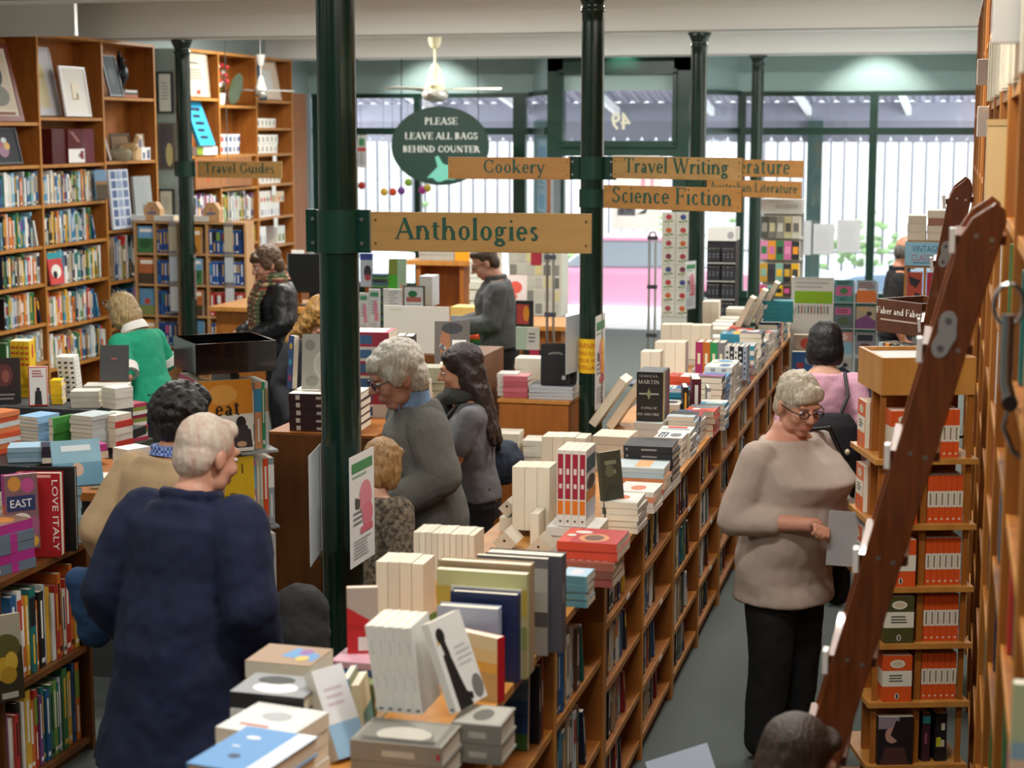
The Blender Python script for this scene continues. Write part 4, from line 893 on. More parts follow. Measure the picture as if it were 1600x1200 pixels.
# right-hand face looks along local -Y ... left-hand face along local -X
spin_face('orange and white cookery book titled eat, faced out at the top of the spinner', -.165, -.15, (0, -1, 0), 1.145, .235, .33, .05, 'd98a1e', [('r', 0, 0, 1, .52, 'e4e0d6'), ('e', .4, .8, .3, .14, 'e0a04a'), ('s', 'eat', .5, .6, .2, '241a12', .52), ('p', [(.55, .05), (.98, .05), (.95, .3), (.62, .3)], '3a3034'), ('e', .76, .4, .1, .09, '2a2220'), ('p', [(.6, .25), (.93, .25), (.88, .36), (.66, .36)], '3a3034'), ('e', .76, .1, .1, .04, 'c9a27a'), ('l', .08, .25, .45, .42, 3, 'a8a49c'), ('e', .2, .08, .08, .05, '5a5650')], spine=[('r', 0, 0, 1, .52, 'e4e0d6')])
spin_face('pink cookery book with salad picture faced out on the left of the spinner', -.15, .165, (-1, 0, 0), 1.145, .26, .33, .04, 'b0486a', [('e', .5, .36, .4, .24, 'd8cfc0'), ('e', .5, .38, .24, .15, '9aa86a'), ('l', .1, .68, .9, .84, 1, 'd9d0c6'), ('r', .3, .88, .8, .95, 'c9683a')])
spin_face('yellow cookery book with red scribbles faced out in the middle of the spinner', -.165, -.15, (0, -1, 0), .785, .24, .33, .04, 'e6bb1e', [('l', .2, .78, .8, .9, 1, '7a5a1a'), ('s', 'a c d l', .5, .82, .1, '6a4a12', .6), ('l', .1, .2, .5, .5, 3, '8a6a1a'), ('e', .7, .25, .16, .1, 'c8602a'), ('e', .7, .25, .12, .07, 'e6bb1e'), ('r', .5, .45, .62, .5, '8a6a1a')])
spin_face('yellow green cookery book with red STREET lettering low on the spinner', -.165, -.15, (0, -1, 0), .425, .24, .33, .04, 'd9c22e', [('r', 0, 0, 1, .4, '6fa8c0'), ('p', [(.1, .1), (.9, .1), (.7, .45), (.3, .45)], 'c9d2c2'), ('p', [(.2, .8), (.5, .95), (.9, .82), (.6, .72)], '2f8a5a'), ('t', 'STREET', .5, .6, .2, 'a82a1e', .86)])
k = 0
for z, cols in ((1.145, [('8a8f8a', .012), ('d9966a', .034), ('2a9a62', .014), ('c9cfd6', .016)]), (.785, [('c07aa8', .014), ('c9c2a8', .016), ('b9bfa8', .014), ('e0501e', .024), ('9aa6aa', .028)]), (.425, [('d9d6ce', .02), ('2a8ab8', .03), ('c9c6c0', .05)]), (.065, [('9a9a3a', .024), ('1c1c1e', .03), ('3fa0b0', .02)])):
    x = .078
    for hx, w in cols:
        q, nn = sp((x, -.155, z), (0, -1, 0))
        if x + w > .192: break
        book('cookery_book', 'slim %s cookery book spine out on level %s of the spinner' % ({'8a8f8a': 'grey', 'd9966a': 'apricot', '2a9a62': 'emerald', 'c9cfd6': 'pale silver', 'c07aa8': 'mauve', 'c9c2a8': 'beige', 'b9bfa8': 'sage', 'e0501e': 'vivid orange', '9aa6aa': 'blue grey', 'd9d6ce': 'white', '2a8ab8': 'cyan', 'c9c6c0': 'pale', '9a9a3a': 'olive', '1c1c1e': 'black', '3fa0b0': 'turquoise'}[hx], {1.145: 'four', .785: 'three', .425: 'two', .065: 'one'}[z]), 'book', Mstand(q, nn), w, .2, .31, paint(hx), False, None, spine_print(random.Random(k), w, .31, 'e6e2d8')); k += 1; x += w + .001

ISL = casework('long_island_bookcase', 'long brown island bookcase running behind the iron column towards the door', 'bookcase', (-2.72, 8.0, 0), R(90), 2.1, .56, 1.08, [.08, .42, .76], [0, .7, 1.4, 2.1], th=.03, body=M_DARKWOOD, edge=M_WOOD)
MB().box((-.006, -.0, 0), (-.001, .56, 1.1), M_DARKWOOD).build('end_panel', parent=ISL).location = (-.016, 0, 0)
for b in range(0, 3):
    for z in (.42, .76):
        row((-2.75, 8.0 + .7 * b + .02, z), (1, 0, 0), .66, .30, .2, 'on the %s shelf, %s bay of long island' % ('upper' if z > .5 else 'lower', ['near', 'middle', 'far'][b]), 'shelved_book', 'book', 'books in the long island', seed=900 + b * 5 + int(z * 10), wr=(.02, .05), hr=(.75, .95), fill=.9,
            pal=[p for p in PAL if p[1] in ('white', 'cream', 'black', 'yellow', 'orange', 'blue', 'tan', 'charcoal', 'off-white', 'green')])
LZ = 1.104
pile((-3.02, 8.18, LZ), (.1, -1, 0), 5, .038, .26, .36, paint('3a2226'), lv('dark brown large format book', 'on the near end of the long island'), 'large_book', group='dark brown large books', hard=True, spine=[('l', .3, .14, .7, .8, 1, 'cfc6bc'), ('r', .2, .84, .8, .9, 'e0d8cc')], front=[('r', 0, 0, 1, 1, 'e0ded2'), ('e', .7, .6, .2, .1, 'b8685a'), ('e', .3, .3, .2, .1, '6a7a5a')], jit=.003)
book('colouring_book', 'grey patterned colouring book standing on the dark brown pile', 'book', Mface((-3.16, 8.16, LZ + .197), (.15, -.98, 0), R(10)), .035, .27, .28, paint('b9bab0'), False, None, None, [('e', .52, .45, .30, .30, 'd6d6cc'), ('e', .52, .45, .26, .26, 'c6c7bc'), ('e', .15, .8, .1, .1, '8f938a'), ('e', .85, .15, .1, .1, '8f938a'), ('e', .2, .15, .12, .1, '9a9c90'), ('e', .85, .85, .1, .1, '9a9c90')])
book('colouring_book', 'colourful patterned book leaning left of the grey colouring book', 'book', Mface((-3.235, 8.2, LZ + .197), (-.6, -.8, 0), R(4)), .03, .05, .27, paint('31508a'), False, None, None, [('e', .5, .2, .3, .06, 'a83a5a'), ('e', .5, .5, .3, .06, '3fa0b0'), ('e', .5, .8, .3, .06, 'c9b24a')])
pile((-2.98, 8.62, LZ), (.1, -1, 0), 6, .075, .22, .30, [paint('d9dad6'), paint('a8324e')], lv('white and magenta box book', 'behind the grey colouring book'), 'box_book', front=[('r', .1, .1, .9, .9, 'e6e6e2')], spine=[('r', .2, .3, .8, .8, '3a6a9a')])
# ---- display of black books, notebooks and posters further along the island
for i in range(3):
    book('black_hardback', 'black hardback with silver spine lettering, %s of three standing on the long island' % ORD[i], 'book', Mstand((-2.99 + .052 * i, 9.0, LZ + .12), (.2, -.98, 0)), .05, .17, .26, paint('26272c'), True, 'black hardbacks on the long island', [('l', .35, .2, .65, .9, 2, '9aa0a6')], [('l', .2, .4, .8, .9, 5, '6a6f76'), ('e', .7, .2, .2, .1, '3f6f9a')])
pile((-3.03, 9.1, LZ), (.2, -.98, 0), 3, .038, .2, .5, paint('cfcdc4'), lv('cream paperback', 'under the three black hardbacks'))
for i in range(2):
    book('white_paperback', 'tall white paperback with pages outward, %s of two left of the black hardbacks' % ORD[i], 'book', Mstand((-3.14 + .07 * i, 9.19, LZ + .12), (-.2, .98, 0)) , .066, .17, .26, paint('e6e3d8'), False, 'white paperbacks left of the black hardbacks')
pile((-2.80, 9.35, LZ), (.2, -.98, 0), 4, .042, .17, .20, paint('a9a890'), lv('olive grey book', 'in front of the leaning photo book'), group='olive grey books')
book('photo_book', 'black and white photo book leaning on the long island behind the olive pile', 'book', Mface((-2.94, 9.75, LZ + .1), (.25, -.97, 0), R(14)), .02, .21, .28, paint('5a5450'), True, None, None, [('e', .3, .5, .15, .35, '8a5a3a'), ('r', .5, .3, .9, .6, 'd8d8d4'), ('e', .5, .85, .3, .12, '2a2a30'), ('e', .75, .2, .2, .12, '4a4a50')])
pile((-2.86, 9.86, LZ), (.2, -.98, 0), 3, .03, .2, .28, ['e0a8a8', 'd9d6cc'], lv('pink edged book', 'under the leaning photo book'))
pile((-2.66 - .11, 9.62, LZ), (.2, -.98, 0), 5, .03, .15, .18, ['d98a8a', 'ece8dc', 'e8c97a'], lv('pastel book', 'with a yellow cover on top, beside the olive pile'), parts=True)
pile((-2.82, 8.75, LZ), (.9, -.4, 0), 4, .04, .16, .24, paint('2a2a30'), lv('black spined hardback', 'above the island edge left of the dark haired woman'), 'black_hardback', hard=True, spine=[('l', .3, .3, .7, .8, 1, '9a9aa0')])
# gift display counter beyond the island
GD = thing('gift_counter', 'wooden gift counter with posters and calendars beyond the long island', 'counter', (-3.75, 13.2, 0))
MB().box((-.9, -.3, 0), (-.12, .5, .92), M_WOOD).build('body', parent=GD); MB().box((-.95, -.35, .92), (-.07, .55, .95), M_EDGE).build('top', parent=GD)
def card_stand(lab, px0, py0, px1, py1, Y, base, specs, tilt=R(8), name='poster_stand', cat='poster', th=.02, zfoot=None):
    """Upright board whose corners sit at the given spots in the plane Y, with a foot down to what carries it."""
    a, b = atY(px0, py1, Y), atY(px1, py0, Y); w, h = b.x - a.x, b.z - a.z
    t = thing(name, lab, cat, (a.x, Y, a.z))
    m = MB().box((0, 0, 0), (w, th, h), mat('board_' + base, base, .6)); m.build('board', parent=t)
    d = MB(); decor(d, (0, 0, 0), (1, 0, 0), (0, 0, 1), w, h, specs); d.build('printed_sheet', parent=t)
    if zfoot is not None and a.z - zfoot > .01: MB().box((w * .3, th, zfoot - a.z), (w * .7, th + .03, .05), M_WOOD).build('foot', parent=t)
    return t
flyer = [('r', .12, .82, .88, .93, '4f9a74'), ('e', .6, .55, .22, .2, 'd08a9a'), ('l', .12, .4, .5, .75, 5, '9aa0a6'), ('r', .5, .25, .85, .45, 'd68a9a'), ('l', .12, .06, .85, .22, 4, 'a8acb0')]
GZ = .951
card_stand('pale poster with green heading and pink drawing, left of two on the counter', 562, 458, 575, 520, 12.96, 'd6dadb', flyer, zfoot=GZ)
card_stand('pale poster with green heading and pink drawing, right of two on the counter', 577, 452, 593, 518, 12.98, 'd6dadb', flyer, zfoot=GZ)
card_stand('white card with grey lines in a dark stand on the gift counter', 599, 452, 628, 482, 12.95, 'e6e6e4', [('l', .3, .2, .8, .9, 5, 'b5b8bc'), ('e', .75, .1, .05, .06, '2a2a2e')], zfoot=GZ)
card_stand('dark framed card with green and red flower basket on the gift counter', 630, 447, 663, 480, 12.95, '2e3030', [('r', .06, .05, .94, .94, 'dfe2e2'), ('e', .45, .62, .22, .16, '2a7a4a'), ('r', .15, .25, .85, .48, 'b86a5e'), ('l', .15, .08, .85, .18, 1, '8ab0b8')], zfoot=GZ)
DC = thing('display_cabinet', 'waist high wooden cabinet carrying the big cream display board', 'cabinet', (-3.32, 11.1, 0)); MB().box((-.3, 0, 0), (.3, .6, 1.10), M_DARKWOOD).build('body', parent=DC)
card_stand('big cream display board behind the photo book', 600, 480, 701, 560, 11.2, 'd6d2c8', [('l', .1, .9, .3, .96, 1, 'c0bcb0')], zfoot=LZ)
card_stand('pale grey display box right of the flower basket card', 655, 432, 675, 478, 13.3, 'c3c8cc', [('r', .1, .1, .9, .9, 'ccd1d5')], th=.2, zfoot=GZ)
# notebooks in a stepped holder
for i, (px0, py0, px1, py1, hx, sp_, lab) in enumerate(((606, 405, 620, 452, '3fb010', [('r', 0, .8, 1, 1, '7a8a2a')], 'bright green notebook standing on the gift counter'), (620, 405, 633, 450, '9fc0a0', [('e', .5, .5, .3, .2, 'c99a7a'), ('e', .4, .2, .2, .1, '3a6a9a')], 'pale green patterned notebook between the green and coral ones'))):
    a, b = atY(px0, py1, 13.05), atY(px1, py0, 13.05)
    book('notebook', lab, 'notebook', Mface((a.x, 13.05, GZ), (.1, -1, 0), R(5)), .02, b.x - a.x, b.z - GZ, paint(hx), False, None, None, sp_)
a = atY(640, 448, 13.1); book('notebook', 'coral pink notebook leaning right of the green notebooks', 'notebook', Mstand((a.x, 12.98, GZ + .05), (-1, .15, 0), 0, 0) @ Matrix.Rotation(-R(18), 4, 'X') @ Matrix.Rotation(R(90), 4, 'Z'), .02, .11, .34, paint('e8616a'))
t = thing('notebook_column', 'tall column of thin spiral notebooks left of the green notebook', 'stack', (atY(595, 400, 13.1).x, 13.1, GZ))
for i in range(24): MB().box((-.06, -.06, .022 * i), (.055 + .004 * (i % 3), .06, .022 * i + .018), mat('notebook_cover_%d' % (i % 3), ['3a3c40', '5a8a4a', '4a6a7a'][i % 3] if i < 14 else ['3a3c40', '4a4c50', '6a6c70'][i % 3], .5)).build('notebook_layer', parent=t)
card_stand('blue topped magazine rack card behind the near iron column', 563, 396, 582, 448, 13.4, 'b9c6d8', [('r', 0, .8, 1, 1, '3a4a9a'), ('e', .6, .45, .3, .2, '30343c'), ('e', .6, .28, .25, .1, 'b04050')], zfoot=GZ)
# desk and piles near the door, podiums
DK = thing('desk', 'wooden desk with book piles near the shop door', 'desk', (-4.05, 15.3, 0))
MB().box((-.75, -.3, .83), (.75, .5, .87), M_EDGE).build('top', parent=DK); MB().box((-.7, -.25, 0), (-.1, .45, .83), M_WOOD).build('pedestal', parent=DK); MB().box((.55, -.25, 0), (.7, .45, .83), M_WOOD).build('side', parent=DK)
HD = thing('pigeonhole_cabinet', 'open wooden cabinet standing on the desk by the left window', 'cabinet', (-4.5, 15.5, .871))
for lo, hi in (((-.3, -.15, 0), (-.26, .15, .5)), ((.12, -.15, 0), (.16, .15, .5)), ((-.26, .12, 0), (.12, .15, .5))): MB().box(lo, hi, M_WOOD).build('panel', parent=HD)
MB().box((-.42, -.18, .5), (.26, .17, .54), M_EDGE).build('top', parent=HD)
pile((-4.62, 15.5, 1.412), (0, -1, 0), 2, .05, .2, .34, paint('a9a79e'), lv('grey ledger', 'on top of the desk cabinet'))
pile((-4.37, 15.5, 1.412), (0, -1, 0), 1, .10, .2, .14, paint('f2a31c'), lv('orange box file', 'on top of the desk cabinet beside the ledgers'), 'box_file')
pile((-4.02, 15.25, .871), (0, -1, 0), 7, .05, .2, .42, paint('cfd0c0'), lv('white paperback', 'in the broad pile behind the man in grey'), parts=False)
pile((-4.1, 15.25, 1.23), (0, -1, 0), 8, .045, .18, .26, paint('d6d8cc'), lv('white paperback', 'in the tall pile behind the man in grey'), parts=False)
LT = thing('low_table', 'low display table of bright books left of the man in grey sweater', 'table', (-3.86, 13.95, 0)); 
MB().box((-.4, -.18, .78), (.45, .5, .82), M_WOOD).build('top', parent=LT); MB().box((-.35, -.15, 0), (.4, .45, .78), M_WOOD).build('base_cabinet', parent=LT)
pile((-3.88, 14.15, .821), (0, -1, 0), 4, .075, .22, .42, ['b99a6a', '9a8a5a', '8aa0b8', 'e3cf7a'], lv('tan and blue picture book', 'on the low table beside the grey sweater'), 'picture_book')
pile((-3.80, 13.9, .821), (0, -1, 0), 3, .03, .14, .40, ['2a8ac8', '4aa84a', 'f0603a'], lv('bright blue green or orange book', 'at the low table front'), 'picture_book')
book('gift_bag_card', 'white and red patterned card in front of the man in grey', 'card', Mface((-3.66, 14.2, 1.13), (0, -1, 0), R(6)), .02, .2, .26, paint('e6dcd8'), False, None, None, [('e', .5, .6, .3, .2, 'd8584a'), ('e', .4, .3, .2, .12, 'd8786a')])
# wrapping paper wall and children's rack to the left of the door
card_stand('tall rack of black and white patterned wrapping paper left of the door', 795, 393, 878, 492, 17.0, 'd2d2c6', [('r', .02 + .16 * (i % 6), .03 + .2 * (i // 6), .15 + .16 * (i % 6), .19 + .2 * (i // 6), ['bfc0b4', '8a8c84', 'd9cf9a', 'c9cabc', '6a6c66'][(i * 7) % 5]) for i in range(30)] + [('r', .42, .78, .62, 1, 'a3223a')], tilt=0, name='paper_rack', cat='rack', th=.3, zfoot=0)
for k, (px0, py0, px1, py1, hx, sp_, lab) in enumerate(((806, 470, 833, 510, '1e1c1e', [('r', .05, .1, .75, .85, 'b8403a'), ('e', .6, .5, .18, .3, 'e0922a')], 'black framed poster with orange figures beside the man in grey'), (806, 512, 842, 546, 'b5cfb8', [('p', [(.45, 0), (.5, 1), (1, 1), (1, 0)], 'd5d8d6'), ('l', .55, .3, .9, .8, 3, '6a6e72')], 'mint and white slanted panel below the orange poster'), (818, 547, 848, 588, '1c1c1e', [('r', 0, 0, .25, .8, 'd9b81e'), ('p', [(.4, 0), (.3, 1), (.8, 1), (.95, 0)], 'b82a4a')], 'black card with crimson and yellow panels beside the black hardback'))):
    card_stand(lab, px0, py0, px1, py1, 12.6 if k else 12.7, hx, sp_, zfoot=0, name='display_card', cat='card')
def chrome_rack(px, py0, py1, Y, lab):
    a = atY(px - 5, py0, Y); b = atY(px + 5, py0, Y); t = thing('chrome_stand', lab, 'stand', ((a.x + b.x) / 2, Y, 0)); w = (b.x - a.x) / 2
    zt = a.z
    MB().tube([(-w, 0, .03), (-w, 0, zt - w), (-w * .7, 0, zt - w * .3), (0, 0, zt), (w * .7, 0, zt - w * .3), (w, 0, zt - w), (w, 0, .03)], .013, M_CHROME, 8).build('hoop', parent=t, smooth=True)
    for z in (.5, 1.0, 1.5): MB().box((-w - .02, -.015, z), (w + .02, .015, z + .04), mat('dark_clamp', '3a3f48', .4)).build('clamp', parent=t)
    MB().box((-.2, -.15, 0), (.2, .15, .03), mat('dark_clamp', '3a3f48', .4)).build('base', parent=t)
chrome_rack(860, 384, 570, 14.6, 'tall chrome hoop stand left of the doorway')
chrome_rack(1020, 362, 560, 17.5, 'tall chrome hoop stand right of the doorway')
# podium beside the second column
a, b = atY(780, 640, 11.1), atY(906, 640, 11.1)
PD = thing('podium', 'square orange wood podium with book stacks left of the second iron column', 'podium', ((a.x - 2.42) / 2, 11.1, 0)); pw = (-2.42 - a.x) / 2
MB().box((-pw, 0, 0), (pw, .75, .80), M_WOOD).build('body', parent=PD); MB().box((-pw - .01, -.01, .80), (pw + .01, .76, .82), M_EDGE).build('top', parent=PD)
PZ_ = .821; pc = (a.x - 2.42) / 2
pile((pc + .10, 11.27, PZ_), (.05, -1, 0), 4, .022, .24, .30, paint('3a3d42'), lv('thin grey book', 'under the black hardback on the podium'), spine=[('r', 0, 0, 1, 1, 'aab0b6')])
for i in range(2): book('black_book', 'black matt %s book standing on the podium beside the second column' % ['front', 'rear'][i], 'book', Mface((pc + .02 + .03 * i, 11.24 + .05 * i, PZ_ + .092), (.1, -1, 0), R(4)), .04, .20, .27, paint('121317'), True, None, None, [('e', .5, .75, .25, .06, '6f726a'), ('e', .5, .70, .27, .06, '121317'), ('r', .72, .12, .84, .22, 'b9bcc0')] if i == 0 else None)
pile((pc - .10, 11.25, PZ_), (.05, -1, 0), 4, .036, .16, .17, [paint('a8505a'), paint('b9606a')], lv('pink covered hardback', 'in the middle of the podium'), hard=True)
pile((pc - .215, 11.3, PZ_), (.05, -1, 0), 5, .03, .16, .14, paint('cfcac2'), lv('cream paperback', 'at the left end of the podium'))
pile((pc - .12, 11.62, PZ_), (.05, -1, 0), 6, .036, .18, .24, paint('d9d4c6'), lv('cream paperback', 'at the back of the podium'))
pile((pc - .06, 11.85 - .02, PZ_ + .0), (.05, -1, 0), 1, .01, .1, .1, paint('c9c4b6'), lv('cream pamphlet', 'at the very back of the podium'))
PD2 = thing('low_plinth', 'low plinth of pale paperback piles in front of the podium', 'plinth', (pc - .02, 10.35, 0))
MB().box((-.30, 0, 0), (.34, .6, .50), M_WOOD).build('body', parent=PD2)
for i, (dx, n, w, col) in enumerate(((-.19, 9, .026, 'd9d4c8'), (.0, 6, .034, 'cfc8b6'), (.2, 5, .034, 'd4d0c0'))):
    pile((pc - .02 + dx, 10.5, .501), (.05, -1, 0), n, w, .2, .17, paint(col), lv('pale paperback', ['left', 'middle', 'right'][i] + ' on the low plinth by the podium'))
tag(MB().box((-.1, -.08, 0), (.1, .08, .30), mat('bright_green_card', '3fb81e', .5)).build('green_carton', loc=(atY(750, 550, 12.75).x, 12.75, .62)), 'bright green carton below the black handbag', 'box')
t = thing('side_table', 'small side table carrying the bright green carton', 'table', (atY(750, 550, 12.75).x, 12.75, 0)); MB().box((-.16, -.14, .58), (.16, .14, .619), M_WOOD).build('top', parent=t); MB().box((-.12, -.1, 0), (.12, .1, .58), M_WOOD).build('base_cabinet', parent=t)
# brown spiral stack right of the striped trousers
pile((-2.88, 12.45, .62), (0, -1, 0), 10, .024, .14, .2, paint('a97f66'), lv('brown covered notebook', 'right of the striped trousers'), 'notebook', parts=False)
t = thing('stool', 'small wooden stool carrying the brown notebook stack', 'stool', (-2.88, 12.45, 0)); MB().box((-.14, -.12, .58), (.14, .12, .619), M_WOOD).build('seat', parent=t)
for x in (-.12, .12):
    for y in (-.1, .1): MB().box((x - .015, y - .015, 0), (x + .015, y + .015, .58), M_WOOD).build('leg', parent=t)
# till monitor at the left
t = thing('computer_monitor', 'dark computer monitor on the counter behind the man in the tartan scarf', 'monitor', (atY(488, 440, 15).x, 15, 1.0))
MB().box((-.24, 0, .12), (.24, .04, .48), M_BLACK).build('screen', parent=t); MB().box((-.245, -.004, .11), (-.235, .0, .49), M_CHROME).build('bezel', parent=t); MB().box((-.04, .02, 0), (.04, .06, .2), M_BLACK).build('stand', parent=t); MB().box((-.12, -.06, 0), (.12, .1, .012), M_BLACK).build('foot', parent=t)
TC = thing('till_counter', 'wooden till counter behind the man in the tartan scarf', 'counter', (atY(478, 500, 15.1).x, 15.1, 0)); MB().box((-.75, -.35, 0), (.7, .4, .96), M_WOOD).build('body', parent=TC); MB().box((-.8, -.4, .96), (.75, .45, .998), M_EDGE).build('top', parent=TC)
card_stand('white card with green leaf on the end of the gift bookcase', 456, 391, 474, 432, 15.2, 'e0e2dc', [('e', .5, .75, .2, .12, '2f7a4a'), ('e', .4, .6, .15, .1, '2f7a4a'), ('e', .6, .5, .15, .1, '3a8a5a')], zfoot=.998)
# ---------------------------------------------------------------- the long counter of low bookcases, right of the iron columns
KX, KT = -1.17, 1.03
KU = [2.74 + .82 * i for i in range(15)]
UN = ['nearest', 'second', 'third', 'fourth', 'fifth', 'sixth', 'seventh']
for u in range(7):
    y0 = KU[2 * u]
    casework('low_bookcase', '%s low bookcase of the long counter, counted from the camera' % UN[u], 'bookcase', (KX, y0 + .001, 0), R(90), 1.64, .56, KT - .022, [.09, .38, .70] if u == 1 else [.09, .30, .555, .80], [.013, .82, 1.627], th=.026, group='low bookcases of the long counter')
for b in range(1, 14):
    if b > 9 or b < 3: continue
    for z, hh, wn in (((.09, .24, 'bottom'), (.38, .27, 'second'), (.70, .27, 'top')) if b == 3 else ((.09, .19, 'bottom'), (.30, .23, 'third'), (.555, .22, 'second'), (.80, .20, 'top'))):
        if b < 2 and z < .5: continue
        far = b > 9
        row((KX - .014 - .008 * (b % 3), KU[b] + .03 + .25 * ((b * 7 + int(z * 10)) % 2) * .3, z), (1, 0, 0), .68, hh, .16, 'on the %s shelf, %s bay of the counter' % (wn, ORD[b]), 'fiction_paperback', 'book', 'fiction paperbacks in the counter bookcases', seed=1200 + b * 11 + int(z * 20), wr=(.024, .052), hr=(.80, .97), fill=.62 + .34 * ((b * 5 + int(z * 30)) % 3) / 2, lean_end=not far, stop=10,
            pal=[p for p in PAL if p[1] in ('black', 'navy', 'white', 'cream', 'charcoal', 'crimson', 'teal', 'blue', 'silver grey', 'yellow', 'olive', 'tan', 'brown', 'grey')])
sm = MB(); r9 = random.Random(5)
for b in range(10, 14):
    for z, hh in ((.09, .19), (.30, .23), (.555, .22), (.80, .20)):
        y = KU[b] + .05
        while y < KU[b] + .5:
            w = r9.uniform(.02, .045); sm.box((KX - .16, y, z + .002), (KX - r9.uniform(.012, .03), y + w - .001, z + hh * r9.uniform(.8, .96)), paint(r9.choice(PAL)[0])); y += w
tag(sm.build('distant_paperbacks'), 'small paperbacks filling the far end bays of the long counter', 'books', kind='stuff')
# shelf edge price tickets
for b in range(4, 9):
    for z in (.30, .555, .80):
        if (b + int(z * 10)) % 2: continue
        wn = {.30: 'third', .555: 'second', .80: 'top'}[z]
        tag(MB().box((0, -.03, -.018), (.002, .03, .0), M_PAPER).build('shelf_ticket', loc=(KX - .0075, KU[b] + .5, z - .002)), 'white ticket on the edge of the %s shelf, %s counter bay' % (wn, ORD[b]), 'ticket')
for k_, (x_, w_, h_, hx_, nm_) in enumerate(((-1.40, .03, .25, '17171a', 'black'), (-1.36, .025, .27, '7a2a22', 'brick red'))):
    book('paperback', '%s paperback standing behind the blue sea covered book under the counter edge' % nm_, 'book', Mstand((KX - .02, 5.05 + .035 * k_, .702), (1, 0, 0)), w_, .17, h_, paint(hx_), False, None, [('l', .3, .2, .7, .9, 1, 'c9c0b0')])
book('picture_book', 'blue sea covered book with white label under the counter edge near the front', 'book', Mface((-1.335, 5.0, .702), (0, -1, 0), R(4)), .02, .125, .25, paint('2f5f96'), False, None, None, [('r', 0, 0, 1, .2, '3a6a2e'), ('r', 0, .2, 1, .45, '1f4a86'), ('r', 0, .45, 1, .62, '2f5f96'), ('r', 0, .62, 1, .85, '5f7fa8'), ('r', 0, .85, 1, 1, '8a98ae'), ('p', [(.08, .22), (.62, .27), (.6, .33), (.08, .28)], 'd5d8da')])
Z0 = KT + .002
NY, PY_ = Vector((0, -1, 0)), Vector((0, 1, 0))
def C(px, py, z=Z0): return atZ(px, py, z)
# -- nearest piles
p = C(395, 1172, 1.21); pile((p.x, p.y, Z0), (-1, .12, 0), 4, .044, .19, .26, [paint('d9d5c6'), paint('c9c4b4'), paint('d9d5c6'), paint('5c93c8')], lv('blue covered book', 'at the near left end of the counter'), 'picture_book', hard=True, front=[('r', 0, 0, .74, 1, '5c93c8'), ('r', .74, 0, 1, 1, 'dfe6ea'), ('e', .4, .3, .08, .05, '2a3a5a'), ('e', .3, .75, .1, .04, 'e6e9ea'), ('r', .2, .5, .3, .53, 'e6e9ea')], jit=.003)
p = C(425, 1122, 1.19); pile((p.x, p.y, Z0), (-1, .12, 0), 4, .038, .20, .2, paint('dcdcd8'), lv('silver white book', 'behind the blue covered pile'), 'picture_book', front=[('e', .5, .6, .2, .15, 'a9adb0'), ('r', .2, .2, .6, .26, 'c06a5a')])
p = C(418, 1080, 1.21); pile((p.x, p.y, Z0), (0, -1, 0), 4, .042, .16, .20, [paint('e2e2de'), paint('2c2e30')], lv('black and white photo book', 'third pile from the near left end'), 'photo_book', hard=True, front=[('r', 0, 0, 1, 1, '8f9294'), ('e', .35, .5, .25, .3, 'e6e6e4'), ('e', .7, .6, .2, .25, '2a2c2e')])
p = C(523, 1193); book('picture_book', 'white and pale blue book leaning left over the near piles', 'book', Mface((p.x - .01, p.y + .0, Z0), (.87, -.5, 0), R(27)), .035, .10, .23, paint('d9d4c8'), False, None, None, [('r', 0, .0, 1, .38, '8fb4d2'), ('r', 0, .38, 1, 1, 'dfe0e2'), ('l', .2, .55, .8, .8, 3, 'c8b8c0')])
p = C(520, 1178); 
book('small_blue_book', 'small bright blue spined book standing before the green patterned pile', 'book', Mstand((p.x + .012, p.y + .10, Z0), (.15, -.98, 0), -R(7)), .018, .12, .165, paint('3f8fc9'), False, None, [('l', .3, .15, .7, .9, 1, '1c4a78')], [('r', 0, 0, 1, 1, '8a8f6a'), ('e', .5, .5, .3, .3, '5a6a4a')])
book('small_blue_book', 'small teal and cream book beside the bright blue spine', 'book', Mstand((p.x + .034, p.y + .10, Z0), (.15, -.98, 0), -R(7)), .022, .12, .15, paint('d9cfae'), False, None, None, [('r', 0, 0, 1, .5, '4a8a8a')])
p = C(548, 1082, 1.12); pile((p.x, p.y + .02, Z0), (0, -1, 0), 3, .036, .14, .13, paint('6f7a4e'), lv('green patterned hardback', 'left of the upright white paperbacks'), 'hardback', hard=True, front=[('l', .1, .1, .9, .9, 7, '93a06a')], spine=[('l', .1, .1, .9, .9, 3, '9aa673')])
p = C(556, 1053, 1.14); pile((p.x, p.y + .03, Z0 + .112), (0, -1, 0), 2, .018, .12, .12, [paint('34508a'), paint('c99aa8')], lv('pink and blue booklet', 'on the green patterned hardbacks'), 'booklet')
p = C(480, 1040, 1.20); pile((p.x, p.y + .02, Z0), (0, 1, 0), 4, .046, .16, .185, paint('a98f74'), lv('thick brown paperback', 'with coloured pictures at the counter left edge'), 'paperback', front=[('r', 0, 0, 1, 1, 'a08468'), ('p', [(.1, .5), (.4, .95), (.75, .95), (.6, .4)], '5a8fc2'), ('e', .3, .7, .15, .1, '8a5a9a'), ('e', .65, .75, .14, .1, 'c9b24a')])
p = C(548, 1035, 1.16); book('red_paperback', 'red covered paperback standing by the foot of the near column', 'book', Mface((p.x - .02, p.y + .03, Z0 + .14), (.35, -.93, 0), R(4)), .03, .085, .19, paint('c21f22'), False, None, None, [('r', 0, .45, 1, 1, 'b9aaa0'), ('r', .35, .08, .9, .28, 'e0dcd8'), ('p', [(0, .45), (0, .72), (1, .45)], 'c21f22')])
pile((p.x + .01, p.y + .06, Z0), (0, -1, 0), 3, .046, .15, .11, paint('cfc8bc'), lv('cream paperback', 'under the red covered paperback'), 'paperback')
